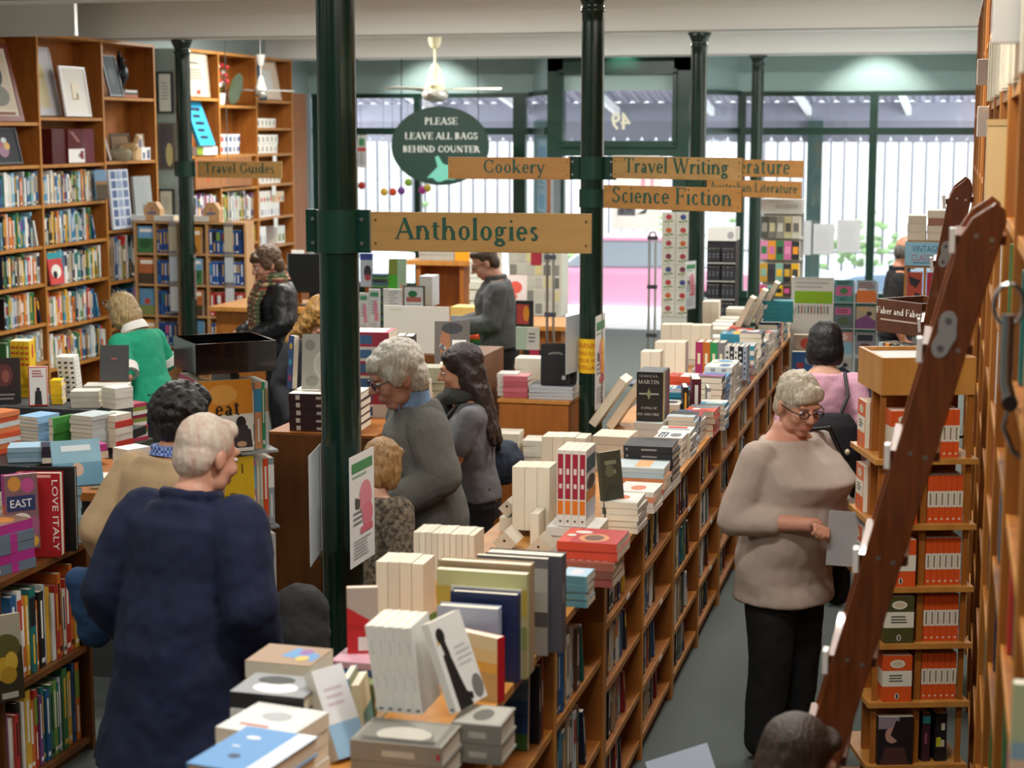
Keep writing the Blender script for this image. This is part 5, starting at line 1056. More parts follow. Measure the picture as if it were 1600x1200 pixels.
# photo books carrying the white paperbacks
a, b = C(547, 1152, 1.14), C(690, 1166, 1.14); wA = b.x - a.x; pcx = (a.x + b.x) / 2
pile((pcx, a.y + .085, Z0), (0, -1, 0), 2, .050, .17, wA, paint('8d8a80'), lv('grey photo book', 'under the upright white paperbacks'), 'photo_book', hard=True, jit=.002, spine=[('l', .3, .05, .7, .9, 1, 'b9b6ac'), ('r', .35, .02, .65, .06, 'a83040')], front=[('r', .04, .04, .96, .96, '6f6e66'), ('e', .4, .5, .3, .3, 'b9b6aa'), ('p', [(.1, .1), (.5, .2), (.9, .6), (.9, .1)], '8d8b82'), ('r', .05, .1, .2, .9, '45443e')])
for k, (dx, dy) in enumerate(((.03, .20),)):
    pile((b.x + .035, a.y + .23, Z0), (0, -1, 0), 2, .050, .15, .13, paint('8a8880'), lv('grey photo book', 'at the counter edge under the leaning white paperback'), 'photo_book', hard=True, jit=.002, spine=[('l', .3, .05, .7, .9, 1, 'b9b6ac')], front=[('r', .05, .05, .95, .95, 'a3a198'), ('e', .5, .5, .3, .2, '5d5c55')])
WZ = Z0 + .1035
wb = C(590, 1115, WZ)
for i in range(5):
    book('white_paperback', 'white spined paperback, %s of the five upright on the grey photo books' % ORD[i], 'book', Mstand((wb.x + .0243 * i, wb.y, WZ + .004), NY, -R(8)), .0235, .155, .225, paint('e4e6e2'), False, 'white spined paperbacks on the photo books', [('e', .5, .04, .25, .014, '4a4d4e'), ('l', .35, .15, .65, .95, 2, 'cdd3d2')])
lb = C(703, 1122, WZ)
book('white_paperback', 'white paperback with black silhouette cover leaning against the upright five', 'book', Mstand((lb.x, lb.y, WZ + .008), (-.25, -.97, 0), -R(21)), .022, .155, .235, paint('e2e3df'), False, None, [('e', .5, .04, .25, .014, '4a4d4e')], [('r', 0, 0, 1, 1, 'd9dad6'), ('e', .22, .82, .13, .09, '171614'), ('p', [(.14, .78), (.3, .78), (.34, .6), (.2, .56)], '171614'), ('p', [(.12, .62), (.32, .62), (.42, .3), (.5, .1), (.55, .0), (.12, .0)], '171614'), ('l', .5, .42, .95, .68, 4, 'bdbfbd'), ('p', [(.45, .16), (.62, .12), (.6, .05), (.45, .08)], '171614'), ('e', .82, .16, .16, .13, '6f706c'), ('r', .06, .74, .1, .78, 'd9b12e')])
# row of books standing with their spines to the aisle
q = C(786, 1098); 
book('landscape_book', 'sand coloured book with a bright red spine standing at the counter edge', 'book', Mstand((q.x - .012, q.y - .015, Z0), (.93, -.37, 0)), .034, .19, .185, paint('c41a24'), False, None, None, None, [('r', .1, .0, 1, .45, 'b99a62'), ('r', .1, .45, 1, .6, 'd6a24a'), ('r', .1, .6, 1, .8, 'd8c08a'), ('r', .1, .8, 1, 1, 'd9cba6')])
q2 = C(755, 1040, Z0)
book('hardback', 'pale blue hardback with its pages upward behind the sand coloured book', 'book', Mstand((q.x - .04, q.y + .10, Z0), (1, 0, 0)), .04, .18, .235, paint('b9c6dc'), True)
book('hardback', 'navy and white hardback standing behind the pale blue hardback', 'book', Mstand((q.x - .0, q.y + .17, Z0), (1, 0, 0)), .035, .20, .26, paint('1f2f5c'), True, None, [('r', .1, .2, .9, .9, '20304f')])
book('hardback', 'white hardback with red line behind the navy hardback', 'book', Mstand((q.x - .0, q.y + .21, Z0), (1, 0, 0)), .03, .21, .265, paint('e0e0dc'), True, None, [('r', .4, .05, .6, .95, 'c04a44')])
book('hardback', 'grey green spined book next to the big landscape book', 'book', Mstand((q.x + .012, q.y + .245, Z0), (1, 0, 0)), .035, .21, .255, paint('8d9a88'), True)
q = C(823, 1062)
book('landscape_book', 'tall yellow green landscape painting book standing at the counter edge', 'book', Mstand((q.x, q.y, Z0), (1, 0, 0)), .03, .27, .31, paint('c9c08a'), False, None, None, None, [('r', 0, 0, 1, .28, 'a89a6c'), ('r', 0, .28, 1, .5, '8a9356'), ('e', .2, .52, .3, .1, '6f8a3e'), ('r', 0, .6, 1, .85, 'c9b04a'), ('r', 0, .85, 1, 1, 'c2c48e'), ('e', .2, .15, .12, .06, 'a86a52')])
book('hardback', 'tan topped hardback behind the tall landscape book', 'book', Mstand((q.x - .0, q.y + .05, Z0), (1, 0, 0)), .045, .28, .325, paint('b09a78'), True)
q3 = C(846, 1038)
book('hardback', 'grey photograph covered book right of the landscape book', 'book', Mstand((q3.x, q3.y + .08, Z0), (1, 0, 0)), .02, .22, .30, paint('6d6d6c'), False, None, None, None, [('r', 0, 0, 1, .3, '8a8a86'), ('r', 0, .3, 1, .45, '4c4c4a'), ('r', 0, .45, 1, .9, 'a3a39c'), ('e', .15, .62, .1, .04, '3a3a38')])
book('hardback', 'slate grey hardback, rightmost of the row of books at the counter edge', 'book', Mstand((q3.x + .035, q3.y + .12, Z0), (1, 0, 0)), .06, .24, .30, paint('55545c'), True, None, [('r', .2, .5, .5, .7, '8f939c')])
# cream paperback blocks, fore-edges to the camera
def block(px0, px1, py, zb, n, h, d, where, z_on=None, cols='e6ddc9', lean=0):
    """Paperbacks standing side by side with their page edges towards the camera; px0..px1 at the foot py on height zb."""
    a, b = atZ(px0, py, zb), atZ(px1, py, zb); w = (b.x - a.x) / n
    for i in range(n):
        book('cream_paperback', 'cream paperback, %s from left in the %s' % (ORD[i], where), 'book', Mstand((a.x + w * (i + 1), a.y + d, zb), PY_), w - .0008, d, h * (1 + .006 * ((i * 7) % 3)), paint('d9d0bc' if i % 2 else 'cfc9b8'), False, 'cream paperbacks in the ' + where)
block(588, 668, 972, Z0, 4, .20, .13, 'block of four near the first column')
block(646, 748, 905, Z0, 10, .17, .13, 'wide block of ten thin ones')
block(800, 862, 828, Z0 + .03, 3, .25, .13, 'tall block of three by the red spines')
block(846, 918, 768, Z0 + .03, 4, .24, .13, 'tall block of four behind')
a = atZ(800, 828, Z0); pile((a.x + .06, a.y + .08, Z0), NY, 1, .028, .2, .16, paint('b9d2cc'), lv('mint green flat book', 'under the tall block of three'), 'flat_book')
a = atZ(848, 768, Z0); pile((a.x + .09, a.y + .07, Z0), NY, 1, .028, .2, .22, paint('c9c2b4'), lv('cream flat book', 'under the tall block of four'), 'flat_book')
# books set on edge like little roofs
for k, (px, py, s) in enumerate(((788, 868, .065), (841, 878, .065), (792, 832, .05))):
    p = C(px, py, Z0); r45 = Matrix.Rotation(R(45), 4, 'Y'); c = Vector((p.x, p.y, Z0 + s * .72 + (.0 if k < 2 else .06)))
    m = MB().box((-s / 2, 0, -s / 2), (s / 2, .12, s / 2), paint('cfc4b0'), r45); d = MB(); 
    o = tag(m.build('small_box_book', loc=c), '%s small cream book block set on its edge beside the wide cream block' % ['left', 'right', 'rear'][k], 'book')
    MB().ell((0, -.001, .01), (.005, .002, .005), M_BLACK, n=8, k=4).build('stud', parent=o)
    if k < 2: MB().prism([(-.06, -s * .7), (.0, -s * .7), (-.022, -s * .3)], (0, .01, 0), (1, 0, 0), (0, 0, 1), (0, .10, 0), paint('7a604c')).build('prop', parent=o)
    else: MB().box((-.03, .0, -s * .72 - .06), (.03, .1, -s * .72), paint('d9d2c2')).build('prop', parent=o)
p = C(829, 858, Z0); book('cream_paperback', 'single narrow cream paperback standing beside the roof shaped blocks', 'book', Mstand((p.x + .02, p.y + .16, Z0), PY_), .034, .11, .125, paint('d9d0bc'))
p = C(872, 948, Z0); a = p
pile((p.x + .05, p.y + .06, Z0), NY, 4, .026, .12, .095, paint('5f8f9c'), lv('small blue book', 'at the counter edge right of the slate hardback'), 'small_book', front=[('r', .05, .05, .95, .95, 'a9c6d8'), ('r', .2, .3, .8, .7, 'd0cfd8')], spine=[('r', .1, .1, .9, .9, '4d7c88')])
# red cookery piles
a, b = C(862, 876, 1.12), C(958, 880, 1.12)
pile(((a.x + b.x) / 2, a.y + .11, Z0), NY, 3, .028, .2, b.x - a.x, [paint('8d4a44'), paint('7a4a40'), paint('9a5a4c')], lv('brown red book', 'under the glossy red cookery books'), 'cookery_book', front=[('l', .1, .1, .9, .9, 6, 'b98a7a')])
pile(((a.x + b.x) / 2 + .01, a.y + .15, Z0 + .087), NY, 2, .03, .22, b.x - a.x, paint('cf4a34'), lv('glossy red cookery book', 'at the counter edge'), 'cookery_book', front=[('r', 0, 0, 1, .8, 'b02a28'), ('e', .35, .45, .28, .25, 'c98a5a'), ('e', .35, .45, .2, .16, '6a4a3a'), ('e', .7, .7, .1, .15, 'd9cdc4'), ('e', .45, .85, .08, .08, 'd9cdc4')])
p = C(990, 830, Z0); pile((p.x - .05, p.y + .05, Z0), (1, 0, 0), 5, .024, .15, .2, [paint('e2dfd6'), paint('c9c5ba')], lv('white edged paperback', 'at the counter edge behind the red cookery pile'), 'paperback', front=[('r', .1, .1, .9, .9, 'e0ddd8'), ('e', .5, .5, .2, .2, 'c96a3a')])
# four red and white spines
sb = C(870, 822, Z0 + .10)
for i in range(4):
    book('red_white_paperback', 'red, white and orange spined paperback, %s of four upright in the middle of the counter' % ORD[i], 'book', Mstand((sb.x + .028 * i, sb.y, Z0 + .10), NY), .027, .18, .29, paint('e4e1da'), False, 'red white and orange paperbacks', [('r', .12, .36, .88, .95, '9c2038'), ('r', .3, .5, .7, .56, 'd9cfc9'), ('r', .3, .68, .7, .76, 'd9cfc9'), ('r', .12, .16, .88, .34, 'd9761e'), ('e', .5, .07, .18, .014, '5a4a4a')],
         [('r', .05, .7, .95, .9, '3f5f62'), ('e', .5, .55, .4, .1, '4a3a38'), ('r', .05, .32, .95, .46, 'd98a2e'), ('r', .1, .1, .9, .28, 'c9cdd6')])
pile((sb.x + .06, sb.y + .09, Z0), NY, 3, .032, .2, .2, paint('d9d6ce'), lv('white paperback', 'under the red white and orange spines'), 'paperback')
dl = C(940, 812, Z0 + .05)
book('paperback', 'dark mossy covered paperback leaning by the red and white spines', 'book', Mface((dl.x + .0, dl.y, Z0 + .06), (.80, -.6, 0), R(8)), .02, .11, .255, paint('4a4a3c'), False, None, None, [('l', .2, .6, .8, .9, 2, '8a8a70'), ('e', .5, .3, .4, .2, '3a3c30'), ('e', .4, .7, .2, .1, '6a6a52')])
p = C(975, 800, Z0); pile((p.x, p.y + .03, Z0), (1, 0, 0), 2, .028, .16, .2, [paint('d9d4ca'), paint('e2ded6')], lv('white flat book', 'under the dark mossy paperback'), 'flat_book', front=[('e', .4, .5, .2, .2, 'd98a3a'), ('e', .7, .5, .15, .2, '8a9ac0')])
# orange, blue and black piles
a, b = C(962, 800, 1.08), C(1030, 800, 1.08)
def pile_at(px0, px1, py, n, w, d, cols, lab, name='paperback', z=Z0, f=(0, -1, 0), **k):
    a, b = atZ(px0, py, z), atZ(px1, py, z)
    return pile(((a.x + b.x) / 2, a.y + d / 2, z), f, n, w, d, b.x - a.x, cols, lab, name, **k), ((a.x + b.x) / 2, a.y + d / 2)
pile_at(962, 1024, 800, 4, .022, .2, [paint('e4e0da'), paint('d9d2ca'), paint('d9886a'), paint('e2ded6')], lv('white and orange paperback', 'in front of the black hardback pile'), front=[('e', .4, .5, .25, .2, 'c97a5a'), ('r', .1, .8, .9, .95, 'd8d8d4')])
h1, c1 = pile_at(958, 1040, 778, 6, .022, .2, [paint('c9d6dc'), paint('c42a30'), paint('e0a080'), paint('d98a5a'), paint('b9d0da'), paint('c3d2d6')], lv('orange and blue striped book', 'supporting side of the black pile'), front=[('r', .1, .3, .9, .6, 'e0a878')])
h1, c1 = pile_at(968, 1048, 756, 5, .03, .22, [paint('22242a')], lv('black hardback with grey lettering', 'before the boxed fantasy set'), 'black_hardback', hard=True, spine=[('l', .35, .1, .65, .85, 1, '9a9a9c'), ('e', .5, .93, .2, .02, '9a9a9c')], group=None, z=Z0 + .04)
pile((c1[0], c1[1], Z0), NY, 1, .038, .22, .22, paint('cfccc4'), lv('pale flat book', 'under the black hardback pile'), 'flat_book')
# boxed set by the fantasy author
mb_ = C(990, 700, Z0)
hx_, c2 = pile_at(990, 1036, 703, 4, .034, .20, [paint('c9cfd0')], lv('white and blue boxed book', 'under the black boxed fantasy set'), 'box_book', spine=[('r', 0, .1, 1, .9, 'c6ccce')])
bx = thing('boxed_book_set', 'black boxed set with white fantasy title standing in the middle of the counter', 'box', (c2[0], c2[1] - .06, Z0 + .141))
bw, bh, bd = .066, .245, .2
MB().box((-bw, 0, 0), (bw, bd, bh), mat('slipcase_black', '232527', .4)).build('slipcase', parent=bx)
MB().box((-bw + .004, .004, bh), (bw - .004, bd - .004, bh + .0015), mat('slipcase_top', '55585a', .5)).build('top_edge', parent=bx)
d = MB(); decor(d, (-bw, 0, 0), (1, 0, 0), (0, 0, 1), 2 * bw, bh, [('s', 'GEORGE R.R.', .46, .92, .08, 'c9cac6', .74), ('s', 'MARTIN', .46, .80, .12, 'd9dad6', .82), ('r', .1, .545, .84, .575, 'b9c6c0'), ('p', [(.47, .68), (.55, .56), (.47, .44), (.39, .56)], '9aa67a'), ('s', 'A SONG OF', .48, .27, .08, 'd9dad6', .62), ('s', 'ICE AND FIRE', .46, .14, .09, 'd9dad6', .82)]); d.build('front_print', parent=bx)
for i, hxs in enumerate(('c9b27a', '5a6a6a', '6a4a5a', '8a2a36', '3a4a3a')): MB().box((bw, .004 + .039 * i, .004), (bw + .003, .04 + .039 * i, bh - .004), paint(hxs)).build('volume_spine', parent=bx)
# two large leaning paperbacks left of the boxed set
for k, (px, py) in enumerate(((915, 668), (942, 672))):
    p = C(px, py, Z0); book('cream_paperback', '%s large cream paperback leaning towards the boxed fantasy set' % ['left', 'right'][k], 'book', Mstand((p.x + .05, p.y + .2, Z0), (0, 1, 0)) @ Matrix.Rotation(-R(34), 4, 'Y'), .045, .19, .30, paint('d9d2c2'))
pile_at(925, 985, 735, 4, .04, .2, [paint('d8d0c0'), paint('cfc6b6')], lv('cream paperback in plastic wrap', 'left of the black hardback pile'), 'paperback')
block(1000, 1032, 620, Z0 + .06, 2, .26, .12, 'pair just behind the boxed set')
block(1022, 1072, 598, Z0 + .04, 3, .25, .13, 'block of three behind the boxed set')
block(1032, 1112, 560, Z0 + .04, 5, .23, .13, 'block of five before the coloured spines')
block(1097, 1123, 516, Z0, 2, .23, .13, 'far pair before the black tower')
for lab, px0, px1, py, dz in (('pair just behind the boxed set', 998, 1034, 620, .06), ('block of three behind the boxed set', 1020, 1074, 598, .04), ('block of five before the coloured spines', 1030, 1114, 560, .04)):
    a, b = atZ(px0, py, Z0 + dz), atZ(px1, py, Z0 + dz); pile(((a.x + b.x) / 2, a.y + .07, Z0), NY, 1, dz - .003, .14, b.x - a.x, [paint('d0c8b8')], lv('thick cream book', 'under the ' + lab), 'flat_book')
# coloured row
cb = C(1086, 592, Z0 + .07)
for i, (hx, nm, w) in enumerate((('a02a5e', 'magenta', .044), ('b8661e', 'burnt orange', .044), ('1d8a4c', 'emerald green', .044), ('77757c', 'grey', .044), ('c9cbc9', 'white and black striped', .028), ('2c3034', 'charcoal', .026), ('e0e2e0', 'white', .022), ('16181c', 'black', .03), ('9aa6b8', 'pale blue', .022))):
    book('coloured_hardback', '%s spine in the row of coloured hardbacks standing far along the counter' % nm, 'book', Mstand((cb.x + sum((.044, .044, .044, .044, .028, .026, .022, .03, .022)[:i]) + .001 * i, cb.y, Z0 + .071), NY), w, .17, .225 if i < 4 else .205, paint(hx), True, None, [('l', .3, .2, .7, .9, 1, 'd9d2b8')] if i < 4 else [('l', .25, .1, .75, .9, 5, '1c1e22' if i % 2 == 0 else 'c9ccd0')])
pile((cb.x + .14, cb.y + .09, Z0), NY, 2, .034, .19, .30, [paint('2a4f8a'), paint('1f3f7a')], lv('royal blue large book', 'under the row of coloured hardbacks'), 'large_book')
# dark standing books between boxed set and coloured row
for k, (px, py, hx, w, h, nm) in enumerate(((1066, 676, '1f2024', .03, .24, 'black'), (1080, 668, '5c1428', .05, .26, 'dark crimson'), (1104, 664, '8f9398', .02, .2, 'grey'))):
    p = C(px, py, Z0); book('hardback', '%s hardback standing right of the black boxed set' % nm, 'book', Mstand((p.x, p.y, Z0), (.2, -.98, 0)), w, .18, h, paint(hx), True, None, spine_print(random.Random(k), w, h), [('e', .4, .3, .4, .18, '8a8a8e' if k == 1 else 'a03a3a'), ('r', .1, .7, .9, .9, '2a0c16' if k == 1 else '3a3a40')])
# piles along the aisle edge, going away
r8 = random.Random(88); y = 7.95; k = 0
edge_cols = [('e2dfd6', 'white'), ('d9d6ce', 'off-white'), ('b9c6d2', 'pale blue'), ('2a4a78', 'dark blue'), ('d8502e', 'vermilion'), ('2a8aa8', 'teal blue'), ('c9c2b2', 'cream'), ('33363c', 'charcoal'), ('3f8ac0', 'sky blue'), ('cfd6d6', 'silver')]
while y < 14.0:
    L_ = r8.uniform(.16, .22); hx, nm = edge_cols[k % len(edge_cols)]; n = r8.randrange(4, 8); w = r8.uniform(.022, .036); dd = r8.uniform(.13, .16)
    pile((KX - .085, y + L_ / 2, Z0), (1, 0, 0) if k % 3 else (0, -1, 0), n, w, dd if k % 3 else L_ - .02, (L_ - .01) if k % 3 else dd, [paint(hx), paint('e2dfd6')] if k % 2 else paint(hx), lv('%s paperback' % nm, '%s pile along the aisle edge' % ORD[k]), 'paperback', seed=k, front=rand_front(r8, hx), parts=y < 10, spine=[('l', .2, .1, .8, .9, 2, '8a8f96' if k % 2 else 'f0eee8')])
    y += L_ + .012; k += 1
# second and third rows of piles further in
y = 8.9; k = 0
while y < 14.0:
    L_ = r8.uniform(.18, .25); hx, nm = r8.choice(edge_cols); n = r8.randrange(3, 7); w = r8.uniform(.024, .036)
    if not (9.6 < y < 10.4): pile((KX - .26, y + L_ / 2, Z0), (0, -1, 0), n, w, L_ - .03, .17, paint(hx), lv('%s paperback' % nm, '%s pile of the middle line on the counter' % ORD[k]), 'paperback', seed=50 + k, front=rand_front(r8, hx), parts=False); k += 1
    y += L_ + .02
y = 11.6; k = 0
while y < 14.0:
    L_ = r8.uniform(.18, .25); n = r8.randrange(3, 6)
    pile((KX - .43, y + L_ / 2, Z0), (0, -1, 0), n, .03, L_ - .03, .2, paint(['d9d2c4', 'c9c4b6', 'e0ddd4'][k % 3]), lv('cream paperback', '%s pile of the inner line on the counter' % ORD[k]), 'paperback', seed=80 + k, parts=False); k += 1
    y += L_ + .03
for i in range(3):
    p = atY(1152 + 14 * i, 498, 12.4 + .12 * i); book('cream_paperback', '%s cream paperback leaning steeply beside the fourth column' % ORD[i], 'book', Mstand((p.x + .02, 12.55 + .12 * i, Z0 + .16), (0, 1, 0)) @ Matrix.Rotation(-R(26), 4, 'Y'), .04, .16, .24 + .05 * i, paint(['c9c0ae', 'd9d2c4', '2a5a66'][i]))
pile((atY(1215, 490, 12.6).x, 12.7, Z0 + .19), (0, -1, 0), 5, .03, .14, .22, paint('1f8a96'), lv('turquoise book', 'on top of the far middle piles'), 'turquoise_book', parts=False)
# ---------------------------------------------------------------- tall bookcase along the right wall
RX = .145
RU = [.9 * i for i in range(14)]
casework('tall_bookcase', 'tall orange wood bookcase along the right wall, seen edge on', 'bookcase', (RX, 13.2, 0), R(-90), 11.7, .42, 3.36, [.1, .42, .74, 1.06, 1.38, 1.70, 2.02, 2.36, 2.72, 3.05], RU, th=.028)
r6 = random.Random(61)
for b in range(8, 13):
    yl0 = 13.2 - RU[b] - .02
    for z, hh in ((.74, .3), (1.06, .3), (1.38, .3), (1.70, .3), (2.02, .3), (2.36, .33)):
        if z > 2.3 and b < 9: continue
        if r6.random() < .25: continue
        n = 3
        for k in range(n):
            w = r6.uniform(.025, .05); hx, nm = r6.choice(PAL)
            book('shelved_book', '%s spine, %s on level %s, %s right wall bay from the door' % (nm, ORD[k], {.74: 'three', 1.06: 'four', 1.38: 'five', 1.70: 'six', 2.02: 'seven', 2.36: 'eight'}[z], ORD[b]), 'book', Mstand((RX + .02 + .01 * (k % 3), yl0 - .04 - .053 * k, z + .002), (-1, 0, 0)), w, .18, hh * r6.uniform(.7, .92), paint(hx), False, 'books in the right wall bookcase', parts=False)
# tall cream volumes, tan box, white blade signs
for i in range(26):
    y = 7.7 - .155 * i
    if any(abs(13.2 - u - y + .0725) < .092 for u in RU): continue
    book('cream_volume', 'tall cream volume on the upper right shelf, %s counted from the far end' % ORD[i], 'book', Mstand((RX - .012 + .01 * (i % 3), y, 2.722), (-1, 0, 0)), .145, .24, .25 + .015 * (i % 3), paint(['e3dac2', 'd9cfb4', 'e9e2d0'][i % 3]), False, 'cream volumes on the upper right shelf', parts=False)
t = thing('file_box', 'tan cardboard file box jutting from the upper right shelf', 'box', (.105, 5.69, 2.362))
MB().box((0, 0, 0), (.085, .26, .26), mat('tan_card', 'cfae78', .6)).box((.085, 0, 0), (.25, .26, .26), mat('tan_card', 'cfae78', .6)).build('carton', parent=t); MB().box((-.002, -.003, .255), (.25, .262, .275), mat('tan_card_lid', 'c2a06a', .6)).build('lid', parent=t)
for k, (px0, py0, px1, py1, Y, lab) in enumerate(((1549, -40, 1606, 68, 4.0, 'large white blade sign jutting from the right bookcase nearest the camera'), (1526, 92, 1549, 133, 8.3, 'small grey white blade sign high on the right bookcase'), (1526, 166, 1551, 214, 8.25, 'white blade sign on the right bookcase below the grey white one'))):
    a, b = atY(px0, py1, Y), atY(px1, py0, Y)
    m = MB().box((a.x, Y, a.z), (max(b.x, RX + .01), Y + .035, b.z), mat('sign_white_%d' % (k % 2), 'f4f4f2' if k != 1 else 'cfcfca', .6)); o = tag(m.build('blade_sign', bevel=.004), lab, 'sign')
    MB().box((RX - .02, Y + .035, a.z + .02), (RX + .015, Y + .06, a.z + .05), M_CHROME).build('bracket', parent=o)
p = atY(1577, 1200, 3.2); book('faced_out_book', 'pale green and blue book faced out at the bottom right edge', 'book', Mface((p.x, 3.2, 1.382), (0, -1, 0)), .03, .2, .22, paint('b9c8a0'), False, None, None, [('r', 0, 0, 1, .35, 'd9c2a8'), ('r', 0, .35, 1, .5, '8ab0c2')])
# ---------------------------------------------------------------- library ladders
lad0 = []
def ladder(dx, y0, lab):
    t = thing('library_ladder', lab, 'ladder', (dx, y0, 0), 0)
    if lad0:
        for src in lad0:
            c = src.copy(); COL.objects.link(c); c.parent = t
            for s2 in src.children:
                d = s2.copy(); COL.objects.link(d); d.parent = c
        return t
    S = .2556; X0 = -.492; ax = Vector((S, 0, 1)).normalized(); nx = Vector((1, 0, -S)).normalized()
    L_ = 2.42 * math.sqrt(1 + S * S)
    for yo in (0, .45):
        m = MB(); hw = .048
        poly = [(-hw, 0.0), (hw, 0.0), (hw, L_ - .04), (hw - .012, L_ - .012), (hw - .04, L_), (-hw + .05, L_ - .01), (-hw + .015, L_ - .05), (-hw, L_ - .1)]
        m.prism(poly, (X0, yo, .012), nx, ax, (0, .028, 0), M_RED_WOOD); o = m.build('rail', parent=t, bevel=.003); lad0.append(o)
        q = MB()
        for i in range(9):
            for s in (-.012, .026): q.loft([(Vector((X0, yo - .002, .012)) + ax * (.16 + .272 * 1.033 * i) + nx * s, .006), (Vector((X0, yo + .0, .012)) + ax * (.16 + .272 * 1.033 * i) + nx * s, .006)], M_CHROME, 10)
        if yo == 0: q.build('screw_heads', parent=o)
    for i in range(9):
        z = .16 + .272 * i; c = Vector((X0 + S * z, 0, z)); m = MB().box((c.x - .062, .028, z - .012), (c.x + .06, .45, z + .012), M_RED_WOOD); o = m.build('tread', parent=t); lad0.append(o)
        MB().box((c.x - .076, -.002, z - .03), (c.x - .0625, .045, z + .03), M_PAPER).build('white_nosing', parent=o)
    z = 2.10; c = Vector((X0 + S * z, -.006, z)) - nx * .02
    m = MB(); m.prism([(.022 * math.cos(R(a)) + .0, .03 + .03 * math.sin(R(a))) for a in range(0, 181, 20)] + [(-.016, 0)] + [(.022 * math.cos(R(a)), -.03 + .03 * math.sin(R(a))) for a in range(180, 361, 20)] + [(.03, 0)], c, nx, ax, (0, .006, 0), mat('grey_bracket', '8a8c8c', .5))
    o = m.build('bracket', parent=t); lad0.append(o)
    for s in (-.035, .035): MB().loft([(c + ax * s + Vector((0, -.003, 0)), .008), (c + ax * s + Vector((0, .001, 0)), .008)], mat('bolt_grey', '55585a', .4), 10).build('bolt', parent=o)
    return t
ladder(-.03, 4.36, 'mahogany library ladder with white treads leaning on the right bookcase, nearest the camera')
l2 = ladder(-.075, 7.95, 'mahogany library ladder farther along the right bookcase, behind the wooden spinner')
_tp = Vector((-.075 + .126, 0, 2.43)); _M = Matrix.Translation(_tp) @ Matrix.Rotation(-R(5.2), 4, 'Y') @ Matrix.Translation(-_tp)
l2.matrix_world = _M @ Matrix.Translation((-.075, 7.95, 0)); l2.location.z -= .04
t = thing('ladder_hook', 'steel hook and ring hanging on the right bookcase beside the near ladder', 'hook', (.125, 3.75, 2.02))
m = MB(); m.tube([(.0 + .03 * math.cos(R(a)), 0, .22 + .045 * math.sin(R(a))) for a in range(0, 361, 24)], .005, M_CHROME, 8); m.build('ring', parent=t, smooth=True)
MB().tube([(0, 0, .20), (.0, 0, .06), (.01, -.01, .02)], .014, M_CHROME, 12).build('rod', parent=t, smooth=True); MB().loft([((.01, -.03, .015), .017), ((.01, .02, .015), .017)], M_BLACK, 14).build('end_cap', parent=t)
MB().tube([(.01, 0, .01), (.0, 0, -.04), (.02, 0, -.09), (.06, 0, -.12)], .006, M_CHROME, 8).build('hook', parent=t, smooth=True)
# ---------------------------------------------------------------- spinner of orange paperbacks
OM = Matrix.Translation((-.108, 6.70, 0)) @ Matrix.Rotation(R(17), 4, 'Z')
OS = thing('book_spinner', 'square wooden spinner of orange banded paperbacks behind the near ladder', 'spinner', (-.108, 6.70, 0), R(17))
S_ = .165
lv_z = [.20, .45, .68, .90, 1.14, 1.39]
for z in lv_z: MB().box((-S_ - .03, -S_ - .03, z - .02), (S_ + .03, S_ + .03, z), M_EDGE).build('shelf', parent=OS)
MB().box((-S_ - .03, -S_ - .03, .0), (S_ + .03, S_ + .03, .05), M_WOOD).build('base', parent=OS)
for a, b in (((-.012, -S_), (.012, S_)), ((-S_, -.012), (-.012, .012)), ((.012, -.012), (S_, .012))): MB().box((a[0], a[1], .05), (b[0], b[1], 1.63), M_WOOD).build('divider', parent=OS)
for sx in (-1, 1): MB().box((sx * S_ - .010, -S_ - .004, .05), (sx * S_ + .010, -S_ + .006, 1.63), M_WOOD).build('corner_post', parent=OS)
tr = MB(); q = S_ + .012
for lo, hi in (((-q, -q, 1.63), (q, -q + .014, 1.77)), ((-q, q - .014, 1.63), (q, q, 1.77)), ((-q, -q + .014, 1.63), (-q + .014, q - .014, 1.77)), ((q - .014, -q + .014, 1.63), (q, q - .014, 1.77))): tr.box(lo, hi, M_EDGE)
tr.build('tray', parent=OS); MB().box((-q + .014, -q + .014, 1.63), (q - .014, q - .014, 1.755), mat('tray_lining', 'dcdcd8', .7)).build('tray_lining', parent=OS)
def band(c, oval=True): return [('r', 0, .33, 1, .67, 'ddd8c6')] + ([('e', .5, .82, .26, .09, 'ddd8c6'), ('e', .5, .82, .19, .06, 'c9b79a'), ('l', .22, .42, .78, .6, 3, '3a3630'), ('e', .5, .12, .07, .07, 'ddd8c6'), ('e', .5, .12, .035, .06, '24211e')] if oval else [])
def oput(p, n): return OM @ Vector(p), OM.to_3x3() @ Vector(n)
ORG = 'd9541c'
LVN = ['lowest', 'second', 'third', 'fourth', 'fifth', 'top']
